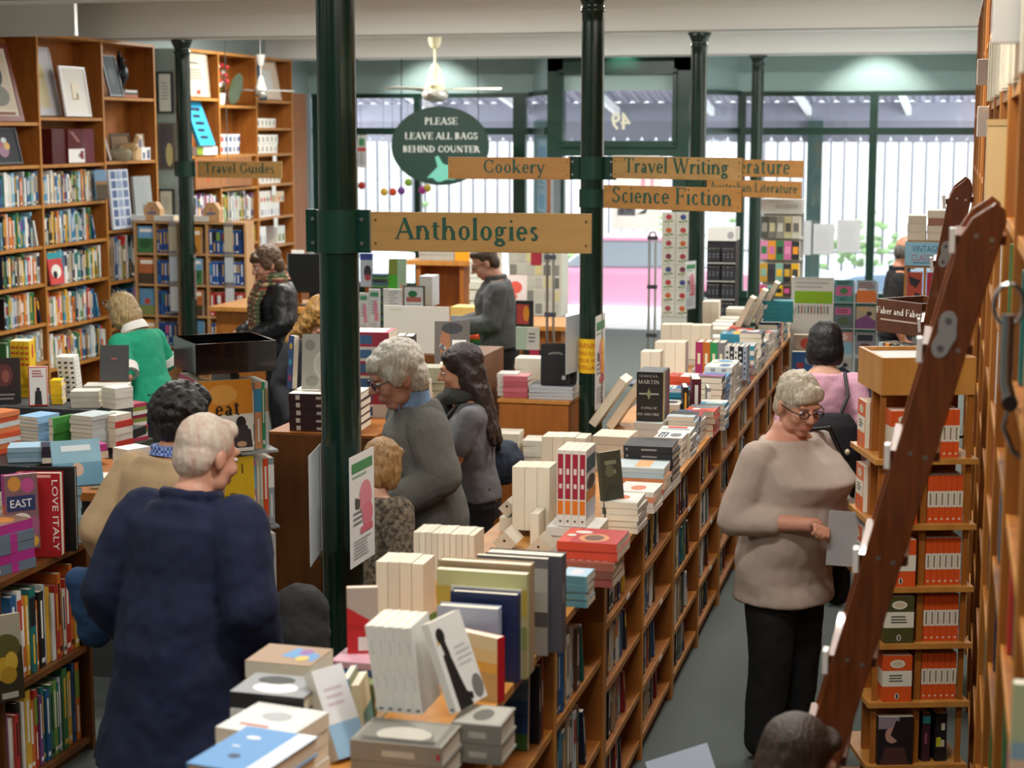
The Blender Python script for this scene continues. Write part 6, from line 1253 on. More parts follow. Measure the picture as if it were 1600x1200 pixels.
for k, z in enumerate(lv_z):
    if k == 0: continue
    hx = '4a4a22' if k == 2 else ORG; nm = 'olive' if k == 2 else 'orange'
    for i in range(4 if k > 2 else 6):      # faced-out stack, left front pocket
        y = -S_ + .0 + .022 * i; qq, nn = oput((-S_ + .026 , y + .002, z), (0, -1, 0))
        book('orange_paperback' if k != 2 else 'olive_paperback', '%s banded paperback, %s from the front in the %s left pocket of the wooden spinner' % (nm, ORD[i], LVN[k]), 'book', Mface(qq, nn), .02, .112, .181, paint(hx), False, 'faced-out banded paperbacks on the spinner', [('r', 0, .33, 1, .67, 'ddd8c6')], band(hx), parts=i == 0)
    for i in range(6):      # spines, right front pocket
        if k == 5 and i > 4: continue
        qq, nn = oput((.016 + .0225 * i, -S_ + .004, z), (0, -1, 0))
        book('orange_paperback', 'orange banded spine, %s from the left in the %s right pocket of the wooden spinner' % (ORD[i], LVN[k]), 'book', Mstand(qq, nn), .0215, .112, .181, paint(ORG), False, 'spine-out banded paperbacks on the spinner', [('r', 0, .33, 1, .67, 'ddd8c6'), ('r', .35, .37, .65, .63, '8a7a62'), ('e', .5, .08, .2, .02, 'ddd8c6')], parts=False)
    for i in range(3):      # left side
        qq, nn = oput((-S_ + .003 + .0215 * i, .14, z), (-1, 0, 0))
        book('orange_paperback', 'orange banded paperback, %s on the side face of the wooden spinner, %s shelf' % (ORD[i], LVN[k]), 'book', Mface(qq, nn), .02, .112, .181, paint('d8683a'), False, 'side-faced banded paperbacks on the spinner', [('r', 0, .33, 1, .67, 'ddd8c6')], band(ORG), parts=False)
qq, nn = oput((-.15, -S_ + .01, lv_z[0]), (0, -1, 0)); book('novel', 'dark novel with a pale portrait cover on the lowest shelf of the wooden spinner', 'book', Mface(qq, nn), .03, .135, .19, paint('1c1418'), False, None, None, [('r', 0, .75, .6, 1, '8a7a86'), ('e', .4, .62, .2, .17, 'b98a7c'), ('p', [(.05, 0), (.9, 0), (.75, .36), (.2, .36)], '4a2a26'), ('p', [(.35, .62), (.9, .3), (.95, .9), (.5, .92)], '17100f')])
for i, (hx, w, nm, dec) in enumerate((('3a1a26', .03, 'wine red', [('r', 0, .8, 1, .95, '3fa0a8'), ('l', .3, .2, .7, .75, 1, '8a4a5a')]), ('17171a', .045, 'black', [('r', .1, .3, .5, .5, 'b9b92a'), ('l', .5, .2, .9, .9, 2, 'c9bfa8')]))):
    qq, nn = oput((.03 + .05 * i, -S_ + .01, lv_z[0]), (0, -1, 0)); book('novel', '%s spined novel on the lowest shelf of the wooden spinner' % nm, 'book', Mstand(qq, nn), w, .13, .19, paint(hx), False, None, dec)
# ---------------------------------------------------------------- brown corner box spinner
FM = (-.125, 9.25, 0); FS = thing('book_spinner', 'dark brown spinner with white lettered corner box behind the wooden spinner', 'spinner', FM, R(45))
M_FAB = wood('dark_brown_box', '5a3420', '482716', .4)
q = .165
for nm, lo, hi in (('side', (-q, -q, 1.56), (q, -q + .012, 1.73)), ('side', (-q, q - .012, 1.56), (q, q, 1.73)), ('side', (-q, -q + .012, 1.56), (-q + .012, q - .012, 1.73)), ('side', (q - .012, -q + .012, 1.56), (q, q - .012, 1.73))): MB().box(lo, hi, M_FAB).build('box_side', parent=FS)
MB().box((-q + .012, -q + .012, 1.56), (q - .012, q - .012, 1.575), M_FAB).build('box_floor', parent=FS)
for o_, u_ in (((-q, -q - .001, 0), (1, 0, 0)), ((-q - .001, q, 0), (0, -1, 0))):
    m = MB(); ctr = Vector(o_) + Vector(u_) * q
    serif_c(m, 'Faber and Faber', ctr + Vector((0, 0, 1.655)), u_, (0, 0, 1), .05, flat('e0d8ce')); decor(m, Vector(o_) + Vector(u_) * .03 + Vector((0, 0, 1.615)), u_, (0, 0, 1), .27, .02, [('r', 0, .3, 1, .75, 'b09a8a')]); m.build('lettering', parent=FS)
MB().box((-.02, -.02, 0), (.02, .02, 1.56), M_FAB).build('post', parent=FS)
for z in (.35, .70, 1.02, 1.30): MB().box((-q, -q, z - .015), (q, q, z), M_FAB).build('shelf', parent=FS)
MB().box((-q, -q, 0), (q, q, .04), M_FAB).build('base', parent=FS)
FMM = Matrix.Translation(FM) @ Matrix.Rotation(R(45), 4, 'Z')
for f_, (ex, nn) in enumerate((((1, 0, 0), (0, -1, 0)), ((0, -1, 0), (-1, 0, 0)))):
    for z in (1.02, 1.30):
        for i, (hx, nm) in enumerate((('a9b6bd', 'grey blue'), ('e08a2a', 'orange'), ('2a4a4c', 'dark teal'), ('24484a', 'deep green'), ('1f3a3e', 'petrol'))):
            st = (FMM @ (Vector((-.15, -.16, z)) if f_ == 0 else Vector((-.16, .15, z)))) + (FMM.to_3x3() @ Vector(ex)) * .05 * i
            book('slim_paperback', '%s slim paperback on the %s shelf, %s face of the brown spinner' % (nm, 'upper' if z > 1.2 else 'lower', ['right', 'left'][f_]), 'book', Mstand(st, FMM.to_3x3() @ Vector(nn)), .03, .12, .20, paint(hx), parts=False)
# ---------------------------------------------------------------- blue headed classics display
VD = thing('display_stand', 'wooden display stand with pale blue header near the right window', 'stand', (-.155, 12.0, 0))
w = .135
for lo, hi in (((-w, 0, 0), (-w + .015, .25, 1.85)), ((w - .015, 0, 0), (w, .25, 1.85)), ((-.008, .02, .1), (.008, .25, 1.70))): MB().box(lo, hi, M_EDGE).build('side_panel', parent=VD)
for z in (.1, .5, .9, 1.38, 1.70): MB().box((-w + .015, 0, z - .015), (w - .015, .25, z), M_EDGE).build('shelf', parent=VD)
MB().box((-w, -.012, 1.70), (w, 0, 1.86), mat('pale_blue_card', '8fc3d9', .6)).build('header', parent=VD); MB().box((-w, 0, 1.85), (w, .25, 1.865), M_EDGE).build('top', parent=VD)
m = MB(); sans(m, 'VINTAGE', (0, -.0126, 1.815), (1, 0, 0), (0, 0, 1), .062, flat('1c5a8a'), .18); sans(m, 'CLASSICS', (0, -.0126, 1.755), (1, 0, 0), (0, 0, 1), .062, flat('b04a6a'), .18); decor(m, (-.1, -.012, 1.715), (1, 0, 0), (0, 0, 1), .2, .01, [('r', .1, 0, .9, 1, '5a8aa8')]); m.build('lettering', parent=VD)
for sx, nm in ((-1, 'left'), (1, 'right')):
    pile((-.155 + sx * .065, 12.13, 1.867), (0, -1, 0), 3 if sx < 0 else 4, .055 if sx < 0 else .05, .19, .12, [paint('d9d0bc'), paint('d6cdb9'), paint('9a6a5a') if sx > 0 else paint('cfc6b2')], lv('thick cream paperback', 'on the %s of the blue headed stand' % nm), 'cream_paperback', parts=False)
book('novel', 'orange and black covered novel faced out under the blue header', 'book', Mface((-.155 - .115, 12.03, 1.382), (0, -1, 0), R(3)), .03, .10, .27, paint('b8462a'), False, None, None, [('p', [(.1, .9), (.9, .8), (.6, .6), (.2, .7)], '1e1a1c'), ('p', [(.5, .5), (.9, .45), (.7, .1)], '1e1a1c')])
book('novel', 'crimson novel with pale flower faced out under the blue header', 'book', Mface((-.155 + .015, 12.03, 1.382), (0, -1, 0), R(3)), .03, .10, .27, paint('b01e3e'), False, None, None, [('e', .75, .6, .2, .12, 'e0c9d0'), ('e', .7, .35, .25, .12, 'd9b9c4')])
# ---------------------------------------------------------------- cards, calendars, notebook racks at the aisle end
CR = thing('card_rack', 'wire rack of greeting cards at the far end of the right aisle', 'rack', (-.69, 13.4, 0))
m = MB()
for x in (-.17, 0, .17): m.tube([(x, .02, .0), (x, .02, 1.46)], .006, M_CHROME, 6)
for i in range(6): m.tube([(-.17, .0, .30 + .2 * i), (.17, .0, .30 + .2 * i)], .004, M_CHROME, 6)
m.build('wire_frame', parent=CR); MB().box((-.2, -.12, 0), (.2, .18, .02), M_CHROME).build('base', parent=CR)
ccol = ['6a6e60', '5f7a68', '9aa0a0', '4a6a8a', 'b9b9b4', '7a8a8a', 'c98a8a', '8a8f9a', '5a6a72', 'b5a890', '4a8a8a', '9ab0b8']
for i in range(6):
    for j in range(2):
        x = -.855 + .17 * j + .012; z = .30 + .2 * i
        book('greeting_card', '%s greeting card, row %s from the top, on the wire rack' % (['left', 'right'][j], ['six', 'five', 'four', 'three', 'two', 'one'][i]), 'card', Mface((x, 13.39, z + .005), (0, -1, 0), R(3)), .004, .145, .17, paint(ccol[i * 2 + j]), False, 'greeting cards on the wire rack', None, rand_front(r6, ''), parts=False)
CL = thing('calendar_rack', 'low stand of spiral calendars and art books at the aisle end', 'rack', (-.972, 12.95, 0)); CL.scale.x = .80
MB().box((-.22, 0, 0), (.22, .35, .62), mat('mauve_board', '6a6478', .7)).build('body', parent=CL); MB().box((-.22, 0, .62), (.22, .35, .64), M_CHROME).build('top', parent=CL)
for k, (z, hx, nm, fr) in enumerate(((.641, '6a5f7a', 'mauve', []), (.81, '2a5f9a', 'blue', [('e', .5, .5, .2, .3, '8aa0b8'), ('e', .2, .2, .1, .2, 'a03a4a')]), (.93, 'b0a090', 'painted', [('e', .3, .5, .15, .35, 'b04030'), ('e', .6, .5, .2, .3, 'd0c0a8'), ('e', .85, .4, .1, .3, '7a8a6a')]))):
    book('art_book', 'wide %s art book standing in the calendar stand' % nm, 'book', Mface((-.972 - .155 + .005 * k, 12.99 + .07 * k, .642), (.12, -.99, 0), 0), .05, .30, z - .642 + .15, paint(hx), False, None, None, [] if not fr else [(f[0], f[1], 1 - (.15 - .02) / (z - .492) * (1 - f[2]), f[3], f[4] * .12 / (z - .492), f[5]) for f in fr])
t = thing('spiral_calendar', 'white spiral calendar with bright green band on the calendar stand', 'calendar', (-.975, 13.24, .642)); t.scale.x = .82
MB().box((-.2, 0, 0), (.17, .012, .86), mat('calendar_white', 'dfe2e0', .6)).build('sheets', parent=t); m = MB(); decor(m, (-.2, 0, 0), (1, 0, 0), (0, 0, 1), .37, .86, [('r', .03, .77, .97, .88, '8fc41e')] + [('r', .04 + .08 * i, .68 + .0, .08 + .08 * i, .75, ['9aa0a0', '6f7a78', 'b06a5a'][i % 3]) for i in range(11)] + [('l', .04, .9, .96, .97, 2, 'b9bdbc')]); m.build('printed_sheet', parent=t)
m = MB()
for i in range(18): m.tube([(-.19 + .02 * i, .006 + .012 * math.cos(R(a)), .855 + .012 * math.sin(R(a))) for a in range(0, 361, 60)], .002, M_BLACK, 5)
m.build('spiral_binding', parent=t); MB().box((-.22, .0, .0), (-.2, .1, .86), mat('calendar_white', 'dfe2e0', .6)).build('side_sheet', parent=t)
# black notebook tower left of the last column, white headed
a, b = atY(1103, 515, 15.2), atY(1150, 357, 15.2)
NT = thing('notebook_tower', 'black notebook tower with white header between the third and fourth columns', 'stand', ((a.x + b.x) / 2, 15.2, 0)); w = (b.x - a.x) / 2; zt = b.z
MB().box((-w, 0, 0), (w, .3, zt - .115), mat('tower_black', '15161a', .5)).build('body', parent=NT); MB().box((-w, -.01, zt - .11), (w, .3, zt), mat('header_white', 'd6d8d4', .6)).build('header', parent=NT)
m = MB(); decor(m, (-w, -.01, zt - .11), (1, 0, 0), (0, 0, 1), 2 * w, .11, [('e', .82, .45, .12, .3, '9a9da2')]); m.build('header_mark', parent=NT)
for i in range(6):
    z = zt - .30 - .16 * i; MB().box((-w, -.03, z - .01), (w, 0, z), mat('ledge_grey', 'a9acaa', .5)).build('ledge', parent=NT)
    for j in range(2):
        for q_ in range(3): book('black_notebook', '%s black notebook of three, %s column, row %s of the notebook tower' % (ORD[q_], ['left', 'right'][j], ['one', 'two', 'three', 'four', 'five', 'six'][i]), 'notebook', Mstand(((a.x + b.x) / 2 - w + .012 + j * w + q_ * .035, 15.172, z + .001), (0, -1, 0)), .032, .026, .12, paint('2c2e34' if j else '24262b'), False, 'black notebooks in the tower', [('l', .2, .3, .8, .7, 2, '6a6e78')], parts=False)
# rack of boxed notebooks with grey brand header
a, b = atY(1186, 460, 16.0), atY(1254, 312, 16.0); w = (b.x - a.x) / 2; cx_ = (a.x + b.x) / 2
NR = thing('notebook_rack', 'metal shelf rack with grey header holding boxed notebooks beside the fourth column', 'rack', (cx_, 16.0, 0))
MB().box((-w, .25, 0), (w, .27, b.z), mat('rack_grey', 'b9bcbb', .6)).build('back', parent=NR); MB().box((-w, -.0, b.z - .13), (w, .25, b.z), mat('header_grey', 'c3c5c2', .6)).build('header', parent=NR)
m = MB(); sans(m, 'MOLESKINE', (w * .25, -.001, b.z - .065), (1, 0, 0), (0, 0, 1), .05, flat('7f8280'), w * 1.05); m.build('lettering', parent=NR)
for i, py in enumerate((372, 405, 440, 462)):
    z = atY(1220, py, 16.0).z; MB().box((-w, 0, z - .012), (w, .25, z), mat('rack_grey', 'b9bcbb', .6)).build('shelf', parent=NR)
    cols = [['4a4a46', '6a6a62', '8a8a80', 'b9b48a', 'c9c6b8'], ['d98ab0', 'e0922a', '2f7a4a', 'c46a9a', '24262a'], ['c9a03a', '3a3c40', '7fb0a0', '2a2c30', 'e0b020'], ['d85a9a', '8ac4b4', 'e6b81e', '4a3a2a', '1c1c1e']][i]
    for j, hx in enumerate(cols):
        h = (.20, .17, .17, .10)[i]; x = cx_ - w + .01 + j * (2 * w - .02) / 5
        book('boxed_notebook', '%s boxed notebook from the left, %s shelf of the grey headed rack' % (ORD[j], ORD[i]), 'notebook', Mface((x, 16.03, z + .001), (0, -1, 0)), .1, (2 * w - .03) / 5, h, paint(hx), False, 'boxed notebooks on the grey headed rack', None, [('r', .15, .3, .85, .7, cols[(j + 2) % 5])], parts=False)
# floral wrapping paper panels beside the doorway
a, b = atY(1032, 512, 17.2), atY(1079, 332, 17.2); W_, H_ = b.x - a.x, b.z - .75
FP = thing('wrapping_paper_stand', 'stand of botanical print paper sheets at the right side of the doorway', 'stand', (a.x, 17.2, 0))
MB().box((0, .01, 0), (W_, .03, b.z), mat('paper_backing', 'cfcfc6', .7)).build('backing', parent=FP)
for i in range(8):
    for j in range(2):
        sh = MB(); z1 = b.z - H_ / 8 * i; sh.box((W_ / 2 * j + .004, 0, z1 - H_ / 8 + .004), (W_ / 2 * (j + 1) - .004, .01, z1), mat('botanic_sheet', 'd9d8cc', .7)); 
        c = [('b8323a', '7a9a5a'), ('7a2a4a', '6f8f4a'), ('c9622e', '5a7a4a'), ('3a4a8a', '6a8a5a'), ('a83a4a', '8a9a6a')][(i * 2 + j * 3) % 5]
        decor(sh, (W_ / 2 * j + .004, 0, z1 - H_ / 8 + .004), (1, 0, 0), (0, 0, 1), W_ / 2 - .008, H_ / 8 - .004, [('e', .5, .62, .22, .22, c[0]), ('p', [(.47, .05), (.53, .05), (.52, .5), (.48, .5)], c[1]), ('e', .3, .25, .16, .07, c[1]), ('e', .7, .3, .16, .07, c[1])]); sh.build('botanical_sheet', parent=FP)
# ---------------------------------------------------------------- signs on the columns
M_SIGN = wood('tan_signboard', 'aa854e', '9c7843', .5, stretch=(.6, 4, 4))
M_SIGN2 = wood('orange_signboard', 'ab7a3e', '9e6e34', .5, stretch=(.6, 4, 4))
def col_sign(text, col, px0, px1, py0, py1, yl_, yr_, lab, em, off=0, mt=None, plates=True, tx=.5, wd=None, bottom=False):
    """Sign board fixed to a column: runs from pixel column px0 (depth yl_) to px1 (depth yr_); the board stays vertical."""
    pm = (py0 + py1) / 2
    a, b = atY(px0, pm, yl_), atY(px1, pm, yr_); zc = (a.z + b.z) / 2 if not bottom else a.z
    h = abs(atY(px0, py0, yl_).z - atY(px0, py1, yl_).z); a.z = b.z = zc
    u = (b - a).normalized(); n = u.cross(UP); L_ = (b - a).length
    t = thing('section_sign', lab, 'sign', a)
    M = frame((0, 0, 0), u, -n, UP)
    m = MB().box((0, 0, -h / 2), (L_, .018, h / 2), mt or M_SIGN, M); o = m.build('board', parent=t, bevel=.002)
    d = MB(); W = text_w(text); size = em * h
    if wd: size = wd * L_ / W
    serif(d, text, u * (tx * L_ - W * size / 2) + n * .001 - UP * size * .24, u, UP, size, mat('sign_green_letters', '17483a', .5)); d.build('lettering', parent=t)
    s = MB()
    for x in (.02, L_ - .02):
        for z in (-.3, .3): s.loft([(u * x + UP * h * z + n * .002, .005), (u * x + UP * h * z, .005)], mat('screw_brass', '7a5a30', .4, metal=.6), 8)
    s.build('screws', parent=t)
    return t, a, u, n, h
def clamp(x, y, z, h, lab, w=.24, r=.083):
    t = thing('sign_clamp', lab, 'clamp', (x, y, z)); m = MB()
    m.loft([((0, 0, -h / 2), r), ((0, 0, h / 2), r)], M_GREEN2, 28); m.build('collar', parent=t, smooth=True)
    for s in (-1, 1):
        q = MB().box((min(s * .07, s * w), -.012, -h / 2), (max(s * .07, s * w), .012, h / 2), M_GREEN2); o = q.build('plate', parent=t)
        for zz in (-.28, .28): MB().loft([((s * (w - .03), -.018, h * zz), .008), ((s * (w - .03), -.012, h * zz), .008)], M_CHROME, 10).build('bolt', parent=o)
zA = atY(530, 362, 6.3).z
clamp(CX, 6.35, zA, .165, 'green clamp band on the near column holding the Anthologies sign', w=.13, r=.086)
col_sign('Anthologies', 0, 579, 924, 333, 394, 6.33, 6.38, 'tan Anthologies sign on the near iron column', .92, tx=.44, wd=.66)
zB = atY(925, 263, 11.2).z
clamp(CX, 11.25, zB, .15, 'green clamp band on the second column holding the Cookery sign', w=.16, r=.086)
col_sign('Cookery', 1, 700, 890, 246, 280, 11.27, 11.22, 'orange tan Cookery sign on the left of the second column', .88, mt=M_SIGN2, tx=.545)
col_sign('Travel Writing', 1, 957, 1159, 246, 280, 11.2, 10.75, 'tan Travel Writing sign on the right of the second column', .86, mt=M_SIGN, wd=.82)
col_sign('Science Fiction', 1, 943, 1158, 292, 328, 11.18, 10.75, 'orange tan Science Fiction sign below the Travel Writing sign', .86, mt=M_SIGN2, wd=.88)
clamp(CX, 11.25, atY(925, 310, 11.2).z, .12, 'green clamp band under the Cookery clamp on the second column', w=.085, r=.086)
zC = atY(1092, 266, 16.1).z
clamp(CX, 16.15, zC - .08, .34, 'tall green clamp band on the third column', w=.12, r=.088)
col_sign('Literature', 2, 1107, 1254, 250, 276, 16.1, 15.5, 'orange tan Literature sign on the third column', .8, mt=M_SIGN2, wd=.76)
col_sign('Australian Literature', 2, 1104, 1251, 282, 308, 16.1, 15.5, 'orange tan Australian Literature sign below the Literature sign', .7, mt=M_SIGN2, wd=.94)
clamp(CXB, 16.15, atY(290, 264, 16.1).z, .15, 'green clamp band on the left column holding the Travel Guides sign', w=.11, r=.09)
col_sign('Travel Guides', 3, 308, 440, 252, 278, 16.12, 16.0, 'tan Travel Guides sign on the left iron column', .86, wd=.84)
# warning band and notices on the columns
m = MB(); wz = atY(917, 557, 11.2); rr = .0835
m.loft([((0, 0, -.11), rr), ((0, 0, .12), rr)], mat('warning_yellow', 'f0c21e', .5), 28, cap=False)
wb_ = tag(m.build('warning_band', loc=(CX, 11.25, wz.z), smooth=True), 'yellow warning band with red lettering wrapped round the second column', 'sign')
d = MB()
for s, z, sz, wd in (('WARNING', .075, .05, .20), ('THIS AREA IS UNDER', .025, .036, .25), ('24 HOUR VIDEO', -.025, .036, .24), ('SURVEILLANCE', -.07, .04, .24)):
    t_ = MB(); sans(t_, s, (0, 0, z), (1, 0, 0), (0, 0, 1), sz, flat('c2361e'), wd)
    vs = []
    for v in t_.v:
        an = v[0] / rr - R(6); vs.append(((rr + .001) * math.sin(an), -(rr + .001) * math.cos(an), v[2]))
    d.add(vs, t_.f, flat('c2361e'))
d.build('lettering', parent=wb_)
def notice(lab, p0, p1, z0, z1, specs, base='dfe2e2', y_off=0):
    """Paper sheet from p0 to p1 (plan points)."""
    a, b = Vector((p0[0], p0[1], z0)), Vector((p1[0], p1[1], z0)); u = (b - a).normalized(); n = u.cross(UP); w, h = (b - a).length, z1 - z0
    m = MB().box((0, 0, 0), (w, .002, h), mat('notice_' + base, base, .7), frame(a, u, -n, UP)); o = tag(m.build('notice_sheet'), lab, 'notice')
    d = MB(); decor(d, a, u, UP, w, h, specs, lift=.0012); 
    if d.v: d.build('printing', parent=o)
    return o
fl = [('r', .08, .84, .92, .93, '3f8a58'), ('l', .1, .78, .9, .83, 1, '8ab09a'), ('e', .62, .58, .26, .16, 'd88a98'), ('e', .7, .42, .22, .12, 'd47a8c'), ('p', [(.2, .62), (.4, .58), (.35, .5), (.2, .52)], '4a4c50'), ('l', .12, .36, .5, .5, 3, '7a7e84'), ('r', .4, .27, .9, .33, 'cf6a7c'), ('l', .12, .06, .88, .24, 6, 'a3a8ac')]
a = atY(547, 800, 6.10); b = atY(585, 790, 6.36); zt, zb = atY(547, 716, 6.10).z, atY(547, 890, 6.10).z
notice('white flyer with green heading and pink drawing on the near column', (a.x, 6.10), (b.x, 6.36), zb, zt, fl)
a = atY(484, 800, 6.10); notice('blank back of a white flyer on the left side of the near column', (a.x, 6.10), (CX - .095, 6.37), zb + .0, zt + .0, [], base='c9d0d4')
a, b = atY(1071, 445, 15.9), atY(1087, 445, 16.05); notice('white flyer with green and pink print on the third column', (a.x, 15.9), (b.x, 16.05), atY(1078, 484, 15.9).z, atY(1078, 409, 15.9).z, fl)
a = atY(934, 560, 11.0); notice('white flyer edge on the right side of the second column', (CX + .072, 11.05), (CX + .078, 11.34), atY(938, 640, 11.1).z, atY(938, 494, 11.1).z, fl)
notice('white flyer back on the left side of the second column', (CX - .13, 11.06), (CX - .088, 11.3), atY(900, 585, 11.1).z, atY(900, 495, 11.1).z, [], base='c9d0d4')
a, b = atY(299, 440, 16.08), atY(312, 440, 16.15); notice('white flyer with green heading on the left iron column', (CXB + .076, 16.12), (b.x, 16.06), atY(305, 469, 16).z, atY(305, 399, 16).z, fl)
# posters on the windows and in the doorway
for k, (px0, py0, px1, py1, lab) in enumerate(((1240, 345, 1268, 398, 'left'), (1270, 350, 1304, 397, 'middle'), (1307, 344, 1345, 394, 'right'))):
    a, b = atY(px0, py1, WINY - .02), atY(px1, py0, WINY - .02); notice('%s of three white sheets taped in the right shop window' % lab, (a.x, WINY - .02), (b.x, WINY - .02), a.z, b.z, [('l', .15, .1, .85, .85, 8, 'd0d2d6')], base='d9dade')
a, b = atY(957, 358, 21.2), atY(1031, 326, 21.2); notice('hanging white banner with black scribble in the open doorway', (a.x, 21.2), (b.x, 21.2), a.z, 2.30, [('l', .1, .12, .6, .35, 1, '55585c'), ('e', .2, .3, .05, .1, '3a3c40'), ('e', .35, .3, .08, .06, '3a3c40'), ('p', [(.5, .2), (.75, .3), (.7, .22)], '3a3c40'), ('r', .6, .5, .68, .95, 'd9a0b8'), ('r', .8, .55, .86, .95, 'd9a0b8'), ('e', .2, .8, .1, .1, 'd98a6a'), ('e', .45, .85, .1, .08, 'c96a7a')], base='e6e4e2')
for k, (p0, p1, z0, z1, hx, lab) in enumerate((((-5.36, 22.35), (-5.10, 21.78), 1.55, 2.5, 'b9cfe0', 'pale blue poster on the slanted pane left of the door'), ((-5.33, 22.3), (-5.14, 21.85), 1.0, 1.45, 'd5d9dc', 'small white poster on the slanted pane left of the door'))):
    notice(lab, (p0[0] + .06, p0[1] - .03), (p1[0] + .06, p1[1] - .03), z0, z1, [('r', .1, .7, .9, .9, '7fa8cc'), ('l', .1, .3, .9, .6, 4, '9ab0c4'), ('r', .2, .05, .8, .25, '8ab4d6')], base=hx)
a, b = atY(556, 262, WINY - .03), atY(573, 205, WINY - .03); notice('white and red poster at the left end of the left window', (a.x, WINY - .03), (b.x, WINY - .03), a.z, b.z, [('r', .3, .6, .8, .8, '4a9a6a'), ('r', .1, .45, .9, .55, 'd84a4a'), ('l', .1, .1, .9, .4, 4, 'b0b4b8')], base='d9dad8')
for k, (px, py, hx) in enumerate(((600, 300, 'e0b840'), (614, 300, 'd8502e'), (627, 298, '7a4a9a'), (638, 285, '8fb83a'), (660, 297, 'c03a9a'), (668, 294, 'd9c23a'), (565, 290, 'c23a2e'))):
    c = atY(px, py, WINY - .15); m = MB().ell((0, 0, 0), (.055, .02, .055), mat('ornament_' + hx, hx, .5), n=12, k=6); o = tag(m.build('paper_ornament', loc=c, smooth=True), '%s coloured paper ornament, %s of a string in the left window' % ({'e0b840': 'golden', 'd8502e': 'orange', '7a4a9a': 'violet', '8fb83a': 'lime', 'c03a9a': 'magenta', 'd9c23a': 'yellow', 'c23a2e': 'red'}[hx], ORD[k]), 'ornament', 'paper ornaments in the left window')
    MB().tube([(0, 0, .05), (0, 0, 3.1 - c.z)], .0025, M_BLACK, 4).build('thread', parent=o)
# ---------------------------------------------------------------- oval sign
oc = atY(687, 228, 21.0); OV = thing('oval_sign', 'dark green oval sign asking to leave bags behind the counter, hung before the left window', 'sign', oc)
rx, rz = 78 * 22.1 / 2700 * 1.0, 60 * 22.1 / 2700
MB().prism([(rx * math.cos(R(a)), rz * math.sin(R(a))) for a in range(0, 360, 6)], (0, 0, 0), (1, 0, 0), (0, 0, 1), (0, .03, 0), mat('oval_board', '12362c', .5)).build('board', parent=OV)
m = MB(); lw = flat('e2e6e0')
for s, z, w in (('PLEASE', .58, .68), ('LEAVE ALL BAGS', .21, 1.5), ('BEHIND COUNTER', -.12, 1.58)): serif_c(m, s, (0.02, -.001, z * rz - .02), (1, 0, 0), (0, 0, 1), w * rx * 1.0 / text_w(s), lw)
m.build('lettering', parent=OV)
m = MB(); hand = [(-.17, -.40), (-.10, -.33), (-.03, -.26), (-.06, -.14), (-.02, -.12), (.04, -.22), (.10, -.24), (.2, -.22), (.2, -.42), (.08, -.42), (0, -.45), (-.05, -.44), (-.09, -.40)]
m.prism(hand, (0, -.004, .0), (1, 0, 0), (0, 0, 1), (0, .003, 0), mat('hand_teal', '6fc2b0', .5)); m.build('pointing_hand', parent=OV)
for px in (626, 747):
    x = atY(px, 140, 21.0).x - oc.x; MB().tube([(x, .015, rz * math.sqrt(max(0, 1 - (x / rx) ** 2)) - .01), (x * .98, .015, BEAM_Z - oc.z)], .006, M_BLACK, 6).build('wire', parent=OV)
# ---------------------------------------------------------------- ceiling fans
def fan(px, Y, zb, lab, cream, zc, s=1.0, rot=0, sc=1.0):
    c = atY(px, 150, Y); t = thing('ceiling_fan', lab, 'fan', (c.x, Y, zb)); mc = mat('fan_' + cream, cream, .4)
    H_ = (zc - zb) / sc; t.scale = (sc, sc, sc)
    MB().lathe([(.03, H_ - .22), (.06, H_ - .19), (.085, H_ - .06), (.095, H_ - .02), (.09, H_)], mc, n=24).build('canopy', parent=t, smooth=True)
    MB().tube([(0, 0, .28), (0, 0, H_ - .2)], .014, mc, 10).build('rod', parent=t)
    if zc < CEIL_Z - .02: MB().tube([(0, 0, H_ - .01), (0, 0, (CEIL_Z - zb) / sc)], .01, mc, 8).build('conduit', parent=t)
    MB().lathe([(.0, 0), (.10, .0), (.115, .05), (.085, .09), (.075, .15), (.06, .22), (.03, .28), (.0, .29)], mc, n=24).build('motor', parent=t, smooth=True)
    for k in range(3):
        an = R(rot + 120 * k); M = Matrix.Rotation(an, 4, 'Z') @ Matrix.Rotation(R(10), 4, 'X')
        b = MB().box((.08, -.015, -.006), (.22, .015, .002), mc, M); b.prism([(.20, -.05), (.72, -.07), (.75, -.05), (.75, .05), (.72, .07), (.20, .05)], (0, 0, 0), M.to_3x3() @ Vector((1, 0, 0)), M.to_3x3() @ Vector((0, 1, 0)), M.to_3x3() @ Vector((0, 0, .008)), mat('blade_' + cream, 'c9c6b4' if cream != 'e2e4e2' else 'd9dbd8', .4)); b.build('blade', parent=t)
    MB().ell((0, 0, -.06), (.17 * s, .17 * s, .085), mat('globe_metal', 'b9b8ae', .25, metal=.5), n=24).build('lamp_bowl', parent=t, smooth=True)
fan(680, 18.7, 3.06, 'cream ceiling fan with metal bowl above the oval sign', 'd9d2b0', CEIL_Z - .12, .9, rot=3)
fan(408, 19.5, 3.08, 'white ceiling fan in front of the gift bookcase', 'e2e4e2', 3.50, .7, rot=55, sc=.62)
a = atY(351, 60, 17.0); tag(MB().tube([(a.x, 17.0, 2.05), (a.x, 17.0, CEIL_Z)], .005, mat('cable_grey', '8a8a86', .5), 6).build('hanging_cable'), 'thin grey cable hanging from the ceiling right of the left column', 'cable')
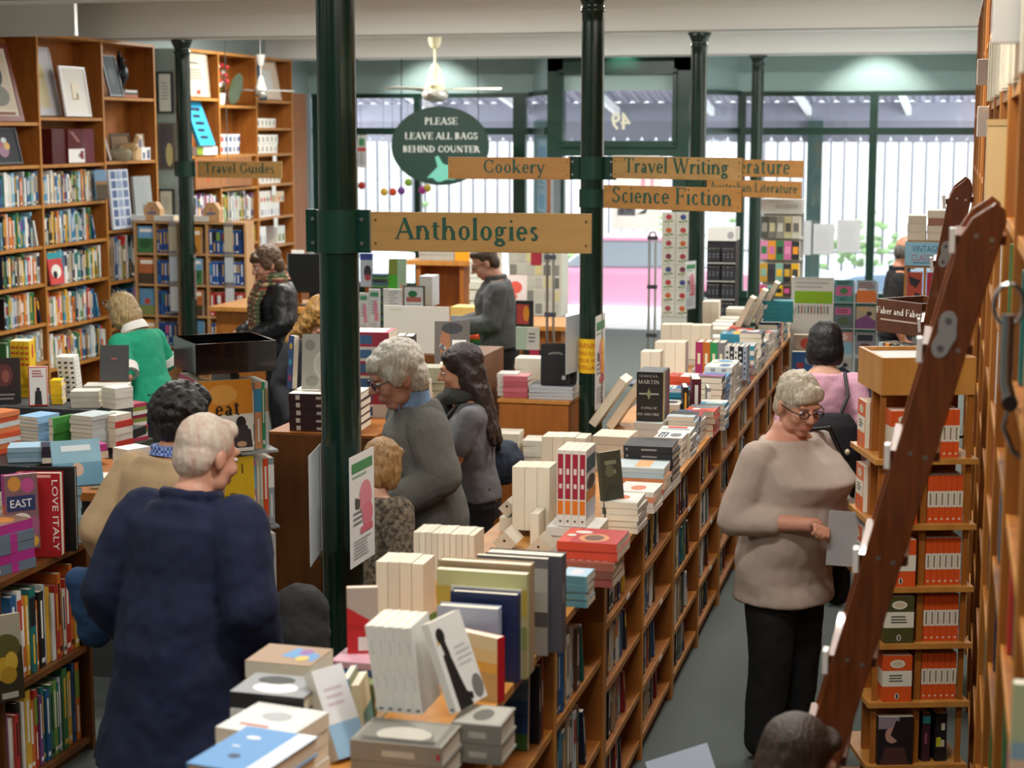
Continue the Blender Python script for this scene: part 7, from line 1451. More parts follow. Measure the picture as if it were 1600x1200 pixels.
# ---------------------------------------------------------------- people
def skin(hx): return mat('skin_' + hx, hx, .5, var=.06, vscale=30)
def cloth(key, hx, var=.12, rough=.85, bump=.12, bscale=220): return mat('fabric_' + key, hx, rough, var=var, vscale=9, bump=bump, bscale=bscale)
def hairm(key, a, b, stretch=(60, 60, 5)): return mat('hair_' + key, a, .5, var=.4, vscale=1.6, stretch=stretch, col2=b, bump=.5, bscale=2.2)
_TEX = {}
def folds(size):
    if size not in _TEX:
        t = bpy.data.textures.new('folds', 'CLOUDS'); t.noise_scale = size; t.noise_depth = 2; _TEX[size] = t
    return _TEX[size]
def grow(mb, name, parent, voxel, smooth=4, fold=0, fsize=.1):
    o = mb.build(name, parent=parent)
    m = o.modifiers.new('remesh', 'REMESH'); m.mode = 'VOXEL'; m.voxel_size = voxel; m.use_smooth_shade = True
    if smooth: s = o.modifiers.new('smooth', 'SMOOTH'); s.iterations = smooth; s.factor = .5
    if fold: d = o.modifiers.new('fold', 'DISPLACE'); d.texture = folds(fsize); d.strength = fold; d.mid_level = .5; d.texture_coords = 'LOCAL'
    return o
def hand(mb, wrist, d, nrm, sk, side, curl=.5, s=1.0):
    """Palm, four bent fingers of unequal length and a thumb; d = towards the fingertips, nrm = back of the hand."""
    w, d, nrm = Vector(wrist), Vector(d).normalized(), Vector(nrm).normalized(); x = d.cross(nrm).normalized() * side; nrm = x.cross(d).normalized() * side
    c = w + d * .05 * s
    for k in range(4): mb.cap(w + d * .01 * s + x * (k - 1.5) * .012 * s, .015 * s, w + d * .085 * s + x * (k - 1.5) * .0195 * s, .0125 * s, sk, 8)
    for k, L_ in enumerate((.062, .075, .07, .055)):
        p = w + d * .088 * s + x * (k - 1.5) * .0205 * s; a = curl * .55; seg = [L_ * .45, L_ * .32, L_ * .25]; r = .0092 * s
        for j in range(3):
            dd = d * math.cos(a) - nrm * math.sin(a); q = p + dd * seg[j] * s; mb.cap(p, r, q, r * .92, sk, 8); p = q; r *= .93; a += curl * (.9 if j == 0 else .7)
    p = w + d * .025 * s + x * -.028 * s; q = p + (d * .7 - x * .6 - nrm * .3).normalized() * .04 * s; mb.cap(p, .0135 * s, q, .011 * s, sk, 8)
    mb.cap(q, .011 * s, q + (d * .9 + x * .15 * 1 - nrm * curl).normalized() * .033 * s, .009 * s, sk, 8)
def person(label, loc, head_deg, H=1.7, bw=1.0, bd=1.0, belly=0, bust=0, lean=0, hp=0, hy=0, hr=0, hs=1.0, skin_c='c9957a', arms=None, hair=None, top=None, trousers=None, shoes='1c1a1a', coat=False, voxel=.0075, feet=.0, glasses=None, brows='6a5a4a', stoop=0, hands=(True, True), curl=(.6, .6), hdir=(None, None), name='person', lips='a8605a', old=0, legs=None):
    """A standing figure facing local +Y. arms: {side: (elbow, wrist)} in body axes for a 1.70 m figure; lean tips the torso forward at the hips."""
    k = H / 1.7; sk = skin(skin_c)
    root_rz = R(head_deg) - math.pi / 2
    HIP = Vector((0, 0, .92)); TR_ = Matrix.Translation(HIP) @ Matrix.Rotation(-lean, 4, 'X') @ Matrix.Translation(-HIP)
    def T(p): return (TR_ @ Vector(p)) * k
    TX = (TR_.to_3x3() @ Vector((1, 0, 0))); TY = TR_.to_3x3() @ Vector((0, 1, 0))
    tors = [(.82, .15, .11, -.005), (.90, .17, .125, -.012), (1.0, .158, .118, -.004), (1.08, .147, .108, .004), (1.18, .158, .118, .01), (1.28, .172, .125, .012), (1.355, .178, .112, .002), (1.40, .150, .090, -.010), (1.435, .105, .076, -.018), (1.465, .072, .064, -.018), (1.50, .058, .06, -.012)]
    def torso(g, z0, z1, wide=1.0, flare=0, loose=0):
        out = []
        for z, rx, ry, yo in tors:
            if z < z0 - 1e-3 or z > z1 + 1e-3: continue
            f = 1 if z < 1.4 else .55
            if loose and z < 1.31: rx, ry = max(rx, .172 * loose), max(ry, .123 * loose)
            bl = belly * math.exp(-((z - 1.05) / .13) ** 2) + bust * math.exp(-((z - 1.27) / .07) ** 2)
            out.append((T((0, yo + bl * .55 - stoop * max(0, z - 1.2) * 0, z)), ((rx * (1 + (bw * wide - 1) * f) + g) * k, (ry * (1 + (bd - 1) * f) + bl * .5 + g) * k), TX, TY))
        return out
    sh = .172 * (1 + (bw - 1) * .75)
    A = {}
    for s, side in ((-1, 'L'), (1, 'R')):
        e, w = (arms or {}).get(side, ((s * (sh + .06), -.05, 1.13), (s * (sh + .05), .06, .89)))
        A[side] = (T((s * sh, -.008, 1.362)), Vector(e) * k, Vector(w) * k)
    LG = legs or {'L': ((-.092, 0, .88), (-.10, .012, .48), (-.105, -.02, .075)), 'R': ((.092, 0, .88), (.10, .012, .48), (.105, -.02, .075))}
    lw = 1 + (bw - 1) * .7
    b = MB()
    b.loft(torso(0, .8, 1.51), sk, 20)
    for side in 'LR':
        s0, e, w = A[side]; m = 1 + (bw - 1) * .45
        b.cap(s0, .058 * k * m, e, .043 * k * m, sk); b.cap(e, .044 * k * m, w, .028 * k * (1 + (bw - 1) * .25), sk)
        if hands['LR'.index(side)]:
            d, n = hdir['LR'.index(side)] or ((w - e).normalized(), (Vector((-1 if side == 'L' else 1, 0, 0)) + Vector((0, -.2, 0))))
            hand(b, w - Vector(d).normalized() * .012, d, n, sk, -1 if side == 'L' else 1, curl['LR'.index(side)], k)
        h, kn, an = [Vector(q) * k for q in LG[side]]
        b.cap(h, .088 * k * lw, kn, .058 * k * lw, sk); b.cap(kn, .058 * k * lw, an, .04 * k, sk)
        b.cap(an + Vector((0, -.02, -.03)) * k, .036 * k, an + Vector((0, .13, -.045)) * k, .028 * k, sk)
    # head
    NK = T((0, -.005, 1.51))
    HR = Matrix.Rotation(-lean * .6, 3, 'X') @ Matrix.Rotation(hy, 3, 'Z') @ Matrix.Rotation(-hp, 3, 'X') @ Matrix.Rotation(hr, 3, 'Y')
    q = k * hs
    HC = NK + HR @ Vector((0, .028, .088)) * q
    def Hd(p): return HC + HR @ (Vector(p) * q)
    b.cap(T((0, -.015, 1.44)), .058 * k, Hd((0, -.025, -.05)), .054 * q, sk)
    E = lambda c, r, mt=sk, mbx=b, **kw: mbx.ell(Hd(c), [x * q for x in r], mt, HR, **kw)
    E((0, -.012, .03), (.075, .095, .088)); E((0, .03, -.045), (.060, .062, .068)); E((0, .045, -.012), (.057, .048, .062)); E((0, .058, -.095), (.028, .026, .022))
    for s in (-1, 1):
        E((s * .037, .062, -.03), (.026, .026, .026)); E((s * .077, -.01, -.012), (.012, .022, .034), n=10, k=6); E((s * .04, .02, -.075), (.024, .04, .03))
    b.cap(Hd((-.036, .082, .027)), .013 * q, Hd((.036, .082, .027)), .013 * q, sk, 10)
    b.cap(Hd((0, .09, .016)), .010 * q, Hd((0, .115, -.022)), .0135 * q, sk, 10)
    for s in (-1, 1): E((s * .011, .104, -.027), (.010, .011, .009), n=10, k=6)
    b.cap(Hd((-.017, .089, -.058)), .0085 * q, Hd((.017, .089, -.058)), .0085 * q, sk, 8); b.cap(Hd((-.014, .088, -.069)), .009 * q, Hd((.014, .088, -.069)), .009 * q, sk, 8)
    if old: b.cap(Hd((-.03, .05, -.10)), .018 * q, Hd((0, .0, -.12)), .03 * q, sk, 8)
    root = grow(b, name, None, voxel, smooth=3)
    root.location = loc; root.rotation_euler = (0, 0, root_rz); tag(root, label, 'person')
    for s in (-1, 1):
        e = MB(); E((s * .031, .0825, .004), (.0112, .0115, .0072), mat('eye_white', 'd9d2cc', .3), e, n=12, k=8); E((s * .031, .0925, .0035), (.0055, .0028, .0058), mat('iris_dark', '2c2420', .2), e, n=10, k=6); e.build('eye', parent=root, smooth=True)
        e = MB(); e.cap(Hd((s * .016, .097, .026)), .0035 * q, Hd((s * .046, .086, .028)), .0028 * q, mat('brow_' + brows, brows, .8), 6); e.build('eyebrow', parent=root, smooth=True)
    e = MB(); m_ = mat('lips_' + lips, lips, .5)
    e.cap(Hd((-.019, .0915, -.0605)), .0048 * q, Hd((.019, .0915, -.0605)), .0048 * q, m_, 8); e.cap(Hd((-.016, .0912, -.069)), .0052 * q, Hd((.016, .0912, -.069)), .0052 * q, m_, 8); e.build('lips', parent=root, smooth=True)
    if hair:
        h = MB(); mt = hair['mat']; g = hair.get('g', 0)
        kind = hair['kind']
        if kind == 'short':
            E((0, -.026, .042), (.082 + g, .092 + g, .086 + g), mt, h); E((0, -.055, -.01), (.076 + g, .055 + g, .075 + g), mt, h); E((0, .035, .088), (.06 + g * .6, .048, .032 + g), mt, h)
        elif kind == 'bob':
            E((0, -.022, .036), (.086 + g, .098 + g, .094 + g), mt, h); E((0, -.046, -.03), (.088 + g, .066 + g, .10 + g), mt, h); E((0, -.038, .0), (.088 + g, .078 + g, .09 + g), mt, h)
            for s in (-1, 1): E((s * .072, .0, -.035), (.022 + g, .05, .08), mt, h)
            E((0, .058, .085), (.062, .035, .032), mt, h)
        elif kind == 'fringe':
            E((0, -.022, .045), (.083 + g, .097 + g, .087 + g), mt, h); E((0, -.06, -.02), (.074 + g, .05 + g, .075 + g), mt, h)
            if not hair.get('ears'):
                for s in (-1, 1): E((s * .076, .012, .015), (.015 + g, .04, .045), mt, h)
            E((-.008, .062, .072), (.062, .034, .040), mt, h); E((.03, .072, .058), (.040, .026, .030), mt, h)
        elif kind == 'tonsure':
            E((0, -.058, -.005), (.079, .05, .07), mt, h)
            for s in (-1, 1): E((s * .07, -.025, .0), (.018, .055, .05), mt, h)
            E((0, -.03, .075), (.058, .06, .042), mt, h) if hair.get('thin') else None
        elif kind == 'long':
            E((0, -.022, .042), (.086 + g, .098 + g, .088 + g), mt, h); E((0, -.062, -.05), (.088 + g, .055 + g, .11), mt, h)
            for s in (-1, 1): E((s * .07, -.03, -.06), (.03 + g, .05, .11), mt, h)
            for i in range(14):
                a = R(200 + 140 * i / 13); p = Vector((math.cos(a) * .085, -.04 + math.sin(a) * .055, -.10)); L_ = hair.get('len', .18)
                h.cap(Hd(p), .03 * q, Hd(p + Vector((p.x * .3, -.02, -L_ * (1 + .2 * math.sin(i * 2.1))))), .018 * q, mt, 8)
            h.cap(Hd((-.055, .06, .08)), .022 * q, Hd((.055, .06, .08)), .022 * q, mt, 8)
        if kind != 'long' and hair.get('curly'):
            r = random.Random(3)
            for i in range(90):
                v = Vector((r.gauss(0, 1), r.gauss(-.35, 1), abs(r.gauss(.4, .9)) - .35)).normalized(); 
                if v.y > .55 and v.z < .6: continue
                E((v.x * (.086 + g), -.02 + v.y * (.1 + g), .035 + v.z * (.09 + g)), (.022, .022, .02), mt, h, n=8, k=5)
        o = grow(h, 'hair', root, .006, smooth=hair.get('sm', 10), fold=hair.get('fold', .01), fsize=hair.get('fs', .03))
    if top:
        t = MB(); mt = top['mat']; g = top.get('g', .012); z0 = top.get('z0', .90); z1 = top.get('z1', 1.46)
        rg = torso(g, max(z0, .82), z1, loose=top.get('loose', 0))
        if z0 < .82:
            rg[:0] = [(Vector((0, -.005, zz)) * k, ((.160 * max(1, top.get('loose', 0)) * bw + g + top.get('flare', .01) * w_) * k, (.125 * bd + belly * .15 + g + top.get('flare', .01) * w_) * k), Vector((1, 0, 0)), Vector((0, 1, 0))) for zz, w_ in ((z0, 1), (z0 * .5 + .41, .5))]
        t.loft(rg, mt, 24)
        for side in 'LR':
            s0, e, w = A[side]; m = 1 + (bw - 1) * .45; sl = top.get('sleeve', 1.0); gg = g + top.get('sg', .0)
            t.cap(s0, (.060 * m + gg) * k, s0.lerp(e, min(1, sl * 2)), (.048 * m + gg) * k, mt)
            if sl > .5: t.cap(e, (.047 * m + gg) * k, e.lerp(w, (sl - .5) * 2), (.034 * m + gg) * k, mt)
        if top.get('collar'):
            for a in range(0, 360, 15):
                an, an2 = R(a), R(a + 15); rr = top.get('cr', .078)
                if top.get('open') and 60 < a < 115: continue
                c = T((0, -.018, 1.465)); f = lambda an: c + (TX * math.cos(an) * rr + TY * math.sin(an) * rr * .95) * k
                up = T((0, -.018, 1.50 + .0)) - c
                t.cap(f(an), .02 * k, f(an2) + up * .1, .02 * k, mt, 8)
        o = grow(t, top.get('name', 'shirt'), root, top.get('voxel', .010), smooth=5, fold=top.get('fold', .014), fsize=top.get('fs', .09))
    if trousers:
        t = MB(); mt = trousers['mat']; g = trousers.get('g', .012)
        t.loft([(Vector((0, -.01, z)) * k, ((rx * bw + .006) * k, (ry * bd + .006) * k), Vector((1, 0, 0)), Vector((0, 1, 0))) for z, rx, ry in ((.80, .158, .115), (.88, .17, .125), (.96, .16, .118), (1.0, .152, .112))], mt, 20)
        for side in 'LR':
            h, kn, an = [Vector(q_) * k for q_ in LG[side]]
            t.cap(h, (.09 * lw + g) * k, kn, (.066 * lw + g) * k, mt); t.cap(kn, (.066 * lw + g) * k, an + Vector((0, 0, .015)), (.052 * lw + g) * k, mt)
        grow(t, 'trousers', root, .011, smooth=4, fold=.014, fsize=.1)
    for side in 'LR':
        an = Vector(LG[side][2]) * k; sm = MB(); m_ = mat('shoe_' + shoes, shoes, .5)
        sm.cap(an + Vector((0, -.03, -.027)) * k, .044 * k, an + Vector((.0, .14, -.042)) * k, .033 * k, m_); sm.cap(an + Vector((0, -.01, .01)) * k, .047 * k, an + Vector((0, 0, -.02)) * k, .047 * k, m_)
        grow(sm, 'shoe', root, .010, smooth=2)
    if glasses:
        gm = MB(); m_ = mat('spectacle_' + glasses, glasses, .3)
        for s in (-1, 1):
            gm.tube([Hd((s * .033 + .021 * math.cos(R(a)), .105, .003 + .0155 * math.sin(R(a)))) for a in range(0, 361, 30)], .0026 * q, m_, 6)
            gm.tube([Hd((s * .054, .104, .007)), Hd((s * .076, .07, .008)), Hd((s * .083, -.0, .004))], .0026 * q, m_, 6)
        gm.tube([Hd((-.012, .106, .006)), Hd((.012, .106, .006))], .0024 * q, m_, 6); gm.build('glasses', parent=root, smooth=True)
    return dict(root=root, T=T, Hd=Hd, A=A, k=k, q=q, TX=TX, TY=TY, sk=sk, HR=HR)
def pos(px, Y): v = atY(px, 600, Y); return (v.x, Y, 0)
# -- the woman in the taupe top, reading a sheet
W1 = person('woman in a taupe top and black trousers reading a sheet in the right aisle', pos(1233, 7.05), -33, H=1.61, bw=1.30, bd=1.40, belly=.07, bust=.10, lean=.04, hp=.30, hy=-.38, hs=1.05, skin_c='c98f76', glasses='241c1a', brows='8a7560', lips='b05a58', voxel=.006,
    arms={'R': ((.29, -.06, 1.10), (.17, .29, 1.12)), 'L': ((-.29, .05, 1.10), (-.12, .38, 1.10))}, curl=(1.1, 1.5), hdir=(((.35, .9, 0), (-.3, .2, .9)), ((.55, .83, .02), (-.3, .2, .93))),
    hair=dict(kind='fringe', mat=hairm('ash_blonde', 'd2c8b4', '9e937f'), g=.006, ears=True, fold=.016, fs=.03),
    top=dict(mat=cloth('taupe', 'b2a296', .05, bump=.05), g=.016, z0=.72, loose=1.0, sleeve=.74, fold=.014, fs=.12, name='long_sleeved_top', z1=1.46, flare=.015), trousers=dict(mat=cloth('black_trousers', '0b0c0f'), g=.02), shoes='15120f')
k = W1['k']; fist = W1['A']['R'][2]
m = MB(); 
m.add([Vector(v) * k for v in ((.19, .37, 1.20), (.06, .535, 1.19), (.04, .495, .95), (.17, .345, .96))], [(0, 1, 2, 3)], mat('held_paper', 'a9a9aa', .8)); o = m.build('held_sheet')
sl_ = o.modifiers.new('thickness', 'SOLIDIFY'); sl_.thickness = .0015
o.matrix_world = W1['root'].matrix_basis.copy(); tag(o, 'pale grey sheet of paper held by the woman in taupe', 'paper')
bg1 = MB(); c = Vector((-.30, -.02, .80)) * k
bg1.loft([(c + Vector((0, 0, z)) * k, (rx * k, ry * k), (0, 1, 0), (1, 0, 0)) for z, rx, ry in ((-.15, .12, .04), (-.12, .15, .06), (.0, .15, .06), (.10, .12, .04), (.12, .10, .02))], cloth('black_bag', '0c0c0e', bump=.05), 16)
o = grow(bg1, 'shoulder_bag', None, .01, smooth=3); o.matrix_world = W1['root'].matrix_basis.copy(); tag(o, 'black shoulder bag hanging at the side of the woman in taupe', 'bag')
st = MB(); st.tube([c + Vector((0, .10, .1)) * k, Vector((-.27, .16, 1.22)) * k, Vector((-.20, .07, 1.46)) * k, Vector((-.17, -.09, 1.43)) * k, Vector((-.27, -.2, 1.2)) * k, c + Vector((0, -.1, .1)) * k], .011, mat('bag_strap', '0e0e10', .6), 8); st.build('strap', parent=o, smooth=True)
# -- black haired woman in pink, from behind
W2 = person('woman with black bobbed hair in a pink shirt, seen from behind in the right aisle', pos(1288, 9.5), 95, H=1.53, bw=1.05, lean=.05, hp=.25, hs=1.08, skin_c='c79a80', hair=dict(kind='bob', mat=hairm('black', '101014', '08080a'), g=.014, fold=.006), voxel=.009,
    top=dict(mat=two_tone('pink_stripe', 'd3a3b4', 'c48da2', 'X', 30), g=.02, z0=.80, sleeve=.9, name='shirt'), trousers=dict(mat=cloth('dark_jeans', '15161d')), shoes='161414')
bk = MB(); k = W2['k']; 
bk.loft([(Vector((.06, -.20, z)) * k, (rx * k, ry * k), (1, 0, 0), (0, 1, 0)) for z, rx, ry in ((.80, .12, .05), (.84, .16, .08), (1.0, .165, .085), (1.15, .14, .07), (1.22, .09, .04))], cloth('spotted_bag', '121218', bump=.05), 18)
o = grow(bk, 'spotted_bag', None, .01, smooth=3); o.matrix_world = W2['root'].matrix_basis.copy(); tag(o, 'black bag with coloured spots on the back of the woman in pink', 'bag')
d = MB()
for x, z, hx in ((.02, 1.12, 'c8863a'), (-.02, 1.05, 'c9bf9a'), (.04, .98, '9a2a5e'), (.12, 1.0, 'c9bf9a'), (.10, .90, '6a8a9a'), (-.03, .90, 'c8863a')): d.ell(Vector((.06 + x - .04, -.278, z)) * k, (.014, .012, .017), flat(hx), n=10, k=6)
d.build('spot_print', parent=o); st = MB(); st.tube([Vector((.08, -.23, 1.18)) * k, Vector((.14, -.16, 1.32)) * k, Vector((.12, -.06, 1.445)) * k, Vector((.12, .08, 1.36)) * k, Vector((.14, .12, 1.2)) * k], .010, mat('bag_strap', '0e0e10', .6), 8); st.build('strap', parent=o, smooth=True)
# -- old man in the navy coat, from behind
M1 = person('white haired man in a navy blue coat seen from behind at the near left', pos(270, 5.22), 78, H=1.61, bw=1.25, bd=1.2, lean=.20, hp=.20, hy=-.25, hs=1.17, skin_c='c9937c', old=1, voxel=.0075, brows='b9b4aa', hands=(True, True),
    arms={'L': ((-.30, -.02, 1.10), (-.25, .12, .86)), 'R': ((.30, -.0, 1.10), (.25, .14, .86))},
    hair=dict(kind='short', mat=mat('hair_white_thin', 'd3ccbc', .6, var=.3, vscale=1.2, stretch=(40, 40, 8), col2='c4a596', bump=.4, bscale=2), g=.002, fold=.006),
    top=dict(mat=cloth('navy_coat', '06163a', .25, bump=.06), g=.038, z0=.50, loose=1.0, sleeve=.97, sg=.012, fold=.035, fs=.17, name='coat', collar=True, cr=.10, flare=.10, z1=1.46), trousers=dict(mat=cloth('grey_trousers', '24262c')))
# -- dark haired man in beige
M2 = person('dark curly haired man in beige sweater and blue checked collar, from behind', pos(226, 5.95), 68, H=1.60, bw=1.22, bd=1.15, lean=.28, hp=.05, hy=-.30, hs=1.10, skin_c='a8745a', voxel=.008, hair=dict(kind='short', curly=True, mat=hairm('dark_brown_curls', '1b1512', '0d0a09', (40, 40, 40)), g=.012, fold=.012, fs=.02),
    top=dict(mat=cloth('beige_knit', 'b59a76', .08, bscale=300), g=.03, z0=.86, loose=1, sleeve=1.0, fold=.02, fs=.14, name='sweater'), trousers=dict(mat=cloth('dark_jeans', '1a2233')))
m = MB(); c = M2['T']((0, -.02, 1.475)); kk = M2['k']; ck = mat('blue_check', '3f5fa8', .8)
chk = bpy.data.materials['blue_check'].node_tree; _c = chk.nodes.new('ShaderNodeTexChecker'); _c.inputs['Scale'].default_value = 90; _c.inputs[1].default_value = lin('8fa6d6'); _c.inputs[2].default_value = lin('2f4a96'); _t = chk.nodes.new('ShaderNodeTexCoord'); chk.links.new(_t.outputs['Object'], _c.inputs[0]); chk.links.new(_c.outputs[0], chk.nodes['Principled BSDF'].inputs['Base Color'])
m.loft([(c + Vector((0, -.004, -.02)), .092 * kk), (c, .086 * kk), (c + Vector((0, -.004, .018)), .082 * kk), (c + Vector((0, -.006, .026)), .079 * kk), (c + Vector((0, -.004, .018)), .075 * kk)], ck, 24, cap=False); m.build('shirt_collar', parent=M2['root'], smooth=True)
# -- man with glasses in the grey blazer
M3 = person('grey haired man with glasses in a grey tweed blazer and pale blue shirt, facing left', pos(672, 7.34), 212, H=1.63, bw=1.15, bd=1.05, lean=.16, hp=.28, hs=1.22, skin_c='bd8872', glasses='2a3550', brows='a39a8c', lips='98584f', old=1, voxel=.006,
    arms={'R': ((.27, .02, 1.15), (.18, .26, 1.0)), 'L': ((-.27, .02, 1.15), (-.18, .26, 1.0))},
    hair=dict(kind='fringe', mat=hairm('silver', 'd8d4c8', 'a39d90'), g=.010, fold=.02, fs=.035),
    top=dict(mat=mat('tweed', '686863', .9, var=.25, vscale=120, bump=.2, bscale=300), g=.034, z0=.78, sleeve=.98, sg=.008, fold=.022, fs=.15, loose=1, name='blazer', z1=1.465), trousers=dict(mat=cloth('charcoal_trousers', '22242a')))
m = MB(); T = M3['T']; sb = cloth('pale_blue_shirt', '7f9fc6', .05)
m.loft([(T((0, .0, 1.40)), .098 * M3['k']), (T((0, -.005, 1.45)), .085 * M3['k']), (T((0, -.012, 1.50)), .076 * M3['k']), (T((0, -.015, 1.525)), .074 * M3['k'])], sb, 24, cap=False)
for s in (-1, 1): m.prism([(0, 0), (.05, -.01), (.025, -.08)], T((s * .01, .075, 1.49)), Vector((s, 0, 0)) * M3['k'], (T((0, .03, 1.0)) - T((0, 0, .0))).normalized(), Vector((0, .006, 0)), sb)
m.build('shirt_collar', parent=M3['root'], smooth=False)
m = MB(); lp = mat('lapel_dark', '3a3936', .9)
for s in (-1, 1): m.bar(T((s * .075, .10, 1.38)), T((s * .045, .185, 1.14)), .04, .012, lp, up=(s * .6, .8, 0))
m.build('lapel', parent=M3['root'])
# -- short fair haired woman in leopard print behind the column
W3 = person('fair haired woman in leopard print, half hidden behind the near column', pos(572, 6.66), 72, H=1.30, bw=1.0, lean=.14, hp=.3, hs=1.15, skin_c='c99a80', voxel=.009, hair=dict(kind='bob', mat=hairm('fair', 'b08a58', '7d5a34'), g=.006), 
    top=dict(mat=mat('leopard', '8d7f6c', .85, var=.9, vscale=55, col2='1c1612'), g=.03, z0=.8, sleeve=.98, name='blouse'), trousers=dict(mat=cloth('dark_skirt', '2a2420')))
# -- woman with long dark hair in a grey tee
W4 = person('woman with long dark brown hair in a grey tee shirt, facing left at the island', pos(742, 8.0), 192, H=1.55, bw=1.08, bust=.05, lean=.05, hp=.18, hs=1.08, skin_c='c08868', brows='2a1c16', voxel=.007, lips='a85a54',
    arms={'R': ((.24, .08, 1.14), (.10, .32, 1.10)), 'L': ((-.24, .10, 1.14), (-.12, .34, 1.08))},
    hair=dict(kind='long', mat=hairm('dark_brown', '33201a', '1a100d'), g=.006, len=.24, fold=.016, fs=.05),
    top=dict(mat=cloth('grey_tee', '6b6c71', .06), g=.012, z0=.86, sleeve=.34, fold=.014, fs=.08, name='tee_shirt'), trousers=dict(mat=cloth('black_jeans', '111216')))
T = W4['T']; m = MB(); m.loft([(T((0, .02, 1.44)), .10), (T((0, .03, 1.475)), .11), (T((0, .03, 1.51)), .095)], cloth('olive_scarf', '3a3d38'), 18); m.cap(T((.05, .15, 1.42)), .05, T((.04, .20, 1.12)), .035, cloth('olive_scarf', '3a3d38')); grow(m, 'scarf', W4['root'], .01, fold=.02, fsize=.05)
m = MB(); m.tube([T((-.12, .12, 1.36)), T((-.06, .02, 1.475)), T((.06, -.125, 1.36)), T((.17, -.13, 1.1)), T((.22, -.08, .92))], .012, mat('bag_strap', '0e0e10', .6), 8); m.build('bag_strap', parent=W4['root'], smooth=True)
m = MB()
for s in (-1, 1): m.tube([W4['Hd']((s * .03 + .024 * math.cos(R(a)), .065 + .01 * math.sin(R(a)), .128 + .012 * math.sin(R(a)))) for a in range(0, 361, 30)], .004, mat('sunglass_frame', '9a9a9c', .2, metal=.6), 6)
m.build('sunglasses', parent=W4['root'], smooth=True)
b_ = MB(); p = pos(786, 8.35); b_.ell((0, 0, .0), (.14, .10, .12), cloth('denim_bag', '2b3646'), n=16); b_.cap((-.08, 0, .08), .03, (.08, 0, .08), .03, cloth('denim_bag', '2b3646')); b_.tube([(-.08, 0, .1), (-.14, -.02, .28), (-.20, -.05, .42)], .012, mat('bag_strap', '0e0e10', .6), 8)
o = grow(b_, 'denim_bag', None, .01, fold=.02, fsize=.06); o.location = (p[0], p[1] - .12, .96); tag(o, 'dark blue denim bag on the back of the woman in the grey tee', 'bag')
# -- person in the grey sweater with the black handbag
M4 = person('person in a grey sweater and striped track trousers, facing left near the door', pos(782, 13.25), 196, H=1.69, bw=1.15, bd=1.1, lean=.10, hp=.42, hs=1.06, skin_c='c08a72', glasses='1c1a1a', brows='4a3424', voxel=.008, arms={'R': ((.25, .08, 1.12), (.14, .37, 1.05)), 'L': ((-.25, .08, 1.12), (-.10, .38, 1.06))}, curl=(1.2, 1.2),
    hair=dict(kind='short', mat=hairm('brown_short', '4d3826', '2e2016'), g=.002), top=dict(mat=cloth('grey_sweat', '4f5152', .08), g=.03, z0=.88, loose=1, sleeve=.98, fold=.02, name='sweater', collar=True), trousers=dict(mat=cloth('navy_track', '12161f'), g=.018))
m = MB()
for dy in (-.016, .016): m.loft([(Vector((.196 + .0, -.005 + dy, .93)), .008), (Vector((.203, .002 + dy, .70)), .008), (Vector((.188, .006 + dy, .48)), .008), (Vector((.175, -.012 + dy, .12)), .008)], mat('track_stripe', 'd0d2d4', .7), 8)
m.build('side_stripe', parent=M4['root'])
b_ = MB(); b_.loft([((0, 0, z), (rx, ry), (1, 0, 0), (0, 1, 0)) for z, rx, ry in ((0, .14, .05), (.03, .17, .07), (.12, .16, .07), (.2, .11, .04), (.23, .08, .02))], cloth('black_leather_bag', '15161a', rough=.45, bump=.05), 18); b_.tube([(-.07, 0, .2), (-.03, 0, .34), (.05, 0, .36), (.08, 0, .2)], .01, mat('bag_strap', '0e0e10', .6), 8)
o = grow(b_, 'handbag', None, .009, fold=.012, fsize=.05); v = M4['root'].matrix_basis @ Vector((.12, .46, 0)); o.location = (v.x, v.y, .70); tag(o, 'black handbag held in front of the person in the grey sweater', 'bag')
# -- young man with tartan scarf
M5 = person('young man in a black leather jacket and tartan scarf looking down, behind the spinner', pos(440, 12.6), 214, H=1.69, bw=1.15, bd=1.1, lean=.06, hp=.35, hs=1.12, skin_c='c48c74', brows='6a4c32', voxel=.008, hair=dict(kind='fringe', mat=hairm('light_brown', '6d5136', '3f2c1c'), g=.006, fold=.016, fs=.025),
    arms={'R': ((.27, .02, 1.15), (.16, .28, 1.02)), 'L': ((-.27, .02, 1.15), (-.16, .28, 1.02))}, top=dict(mat=cloth('black_leather', '15171b', rough=.4, bump=.04), g=.034, z0=.84, sleeve=.98, fold=.022, name='jacket'), trousers=dict(mat=cloth('black_jeans', '111216')))
ta = mat('tartan', 'b59a70', .9); nt = ta.node_tree; tcn = nt.nodes.new('ShaderNodeTexCoord'); prev = None
base = nt.nodes['Principled BSDF'].inputs['Base Color']
for ax, sc, hx, pos_ in (('X', 9, '8a3a34', .62), ('Z', 5.5, '8a3a34', .66), ('X', 5, '5a6a4a', .7), ('Z', 9, '3a3430', .78)):
    wv = nt.nodes.new('ShaderNodeTexWave'); wv.bands_direction = ax; wv.inputs['Scale'].default_value = sc; nt.links.new(tcn.outputs['Object'], wv.inputs[0])
    cr = nt.nodes.new('ShaderNodeValToRGB'); cr.color_ramp.elements[0].position = pos_; cr.color_ramp.elements[1].position = pos_ + .08; nt.links.new(wv.outputs['Fac'], cr.inputs[0])
    mx = nt.nodes.new('ShaderNodeMixRGB'); nt.links.new(cr.outputs[0], mx.inputs[0]); mx.inputs[2].default_value = lin(hx)
    if prev: nt.links.new(prev.outputs[0], mx.inputs[1])
    else: mx.inputs[1].default_value = lin('b8a47a')
    prev = mx
nt.links.new(prev.outputs[0], base)
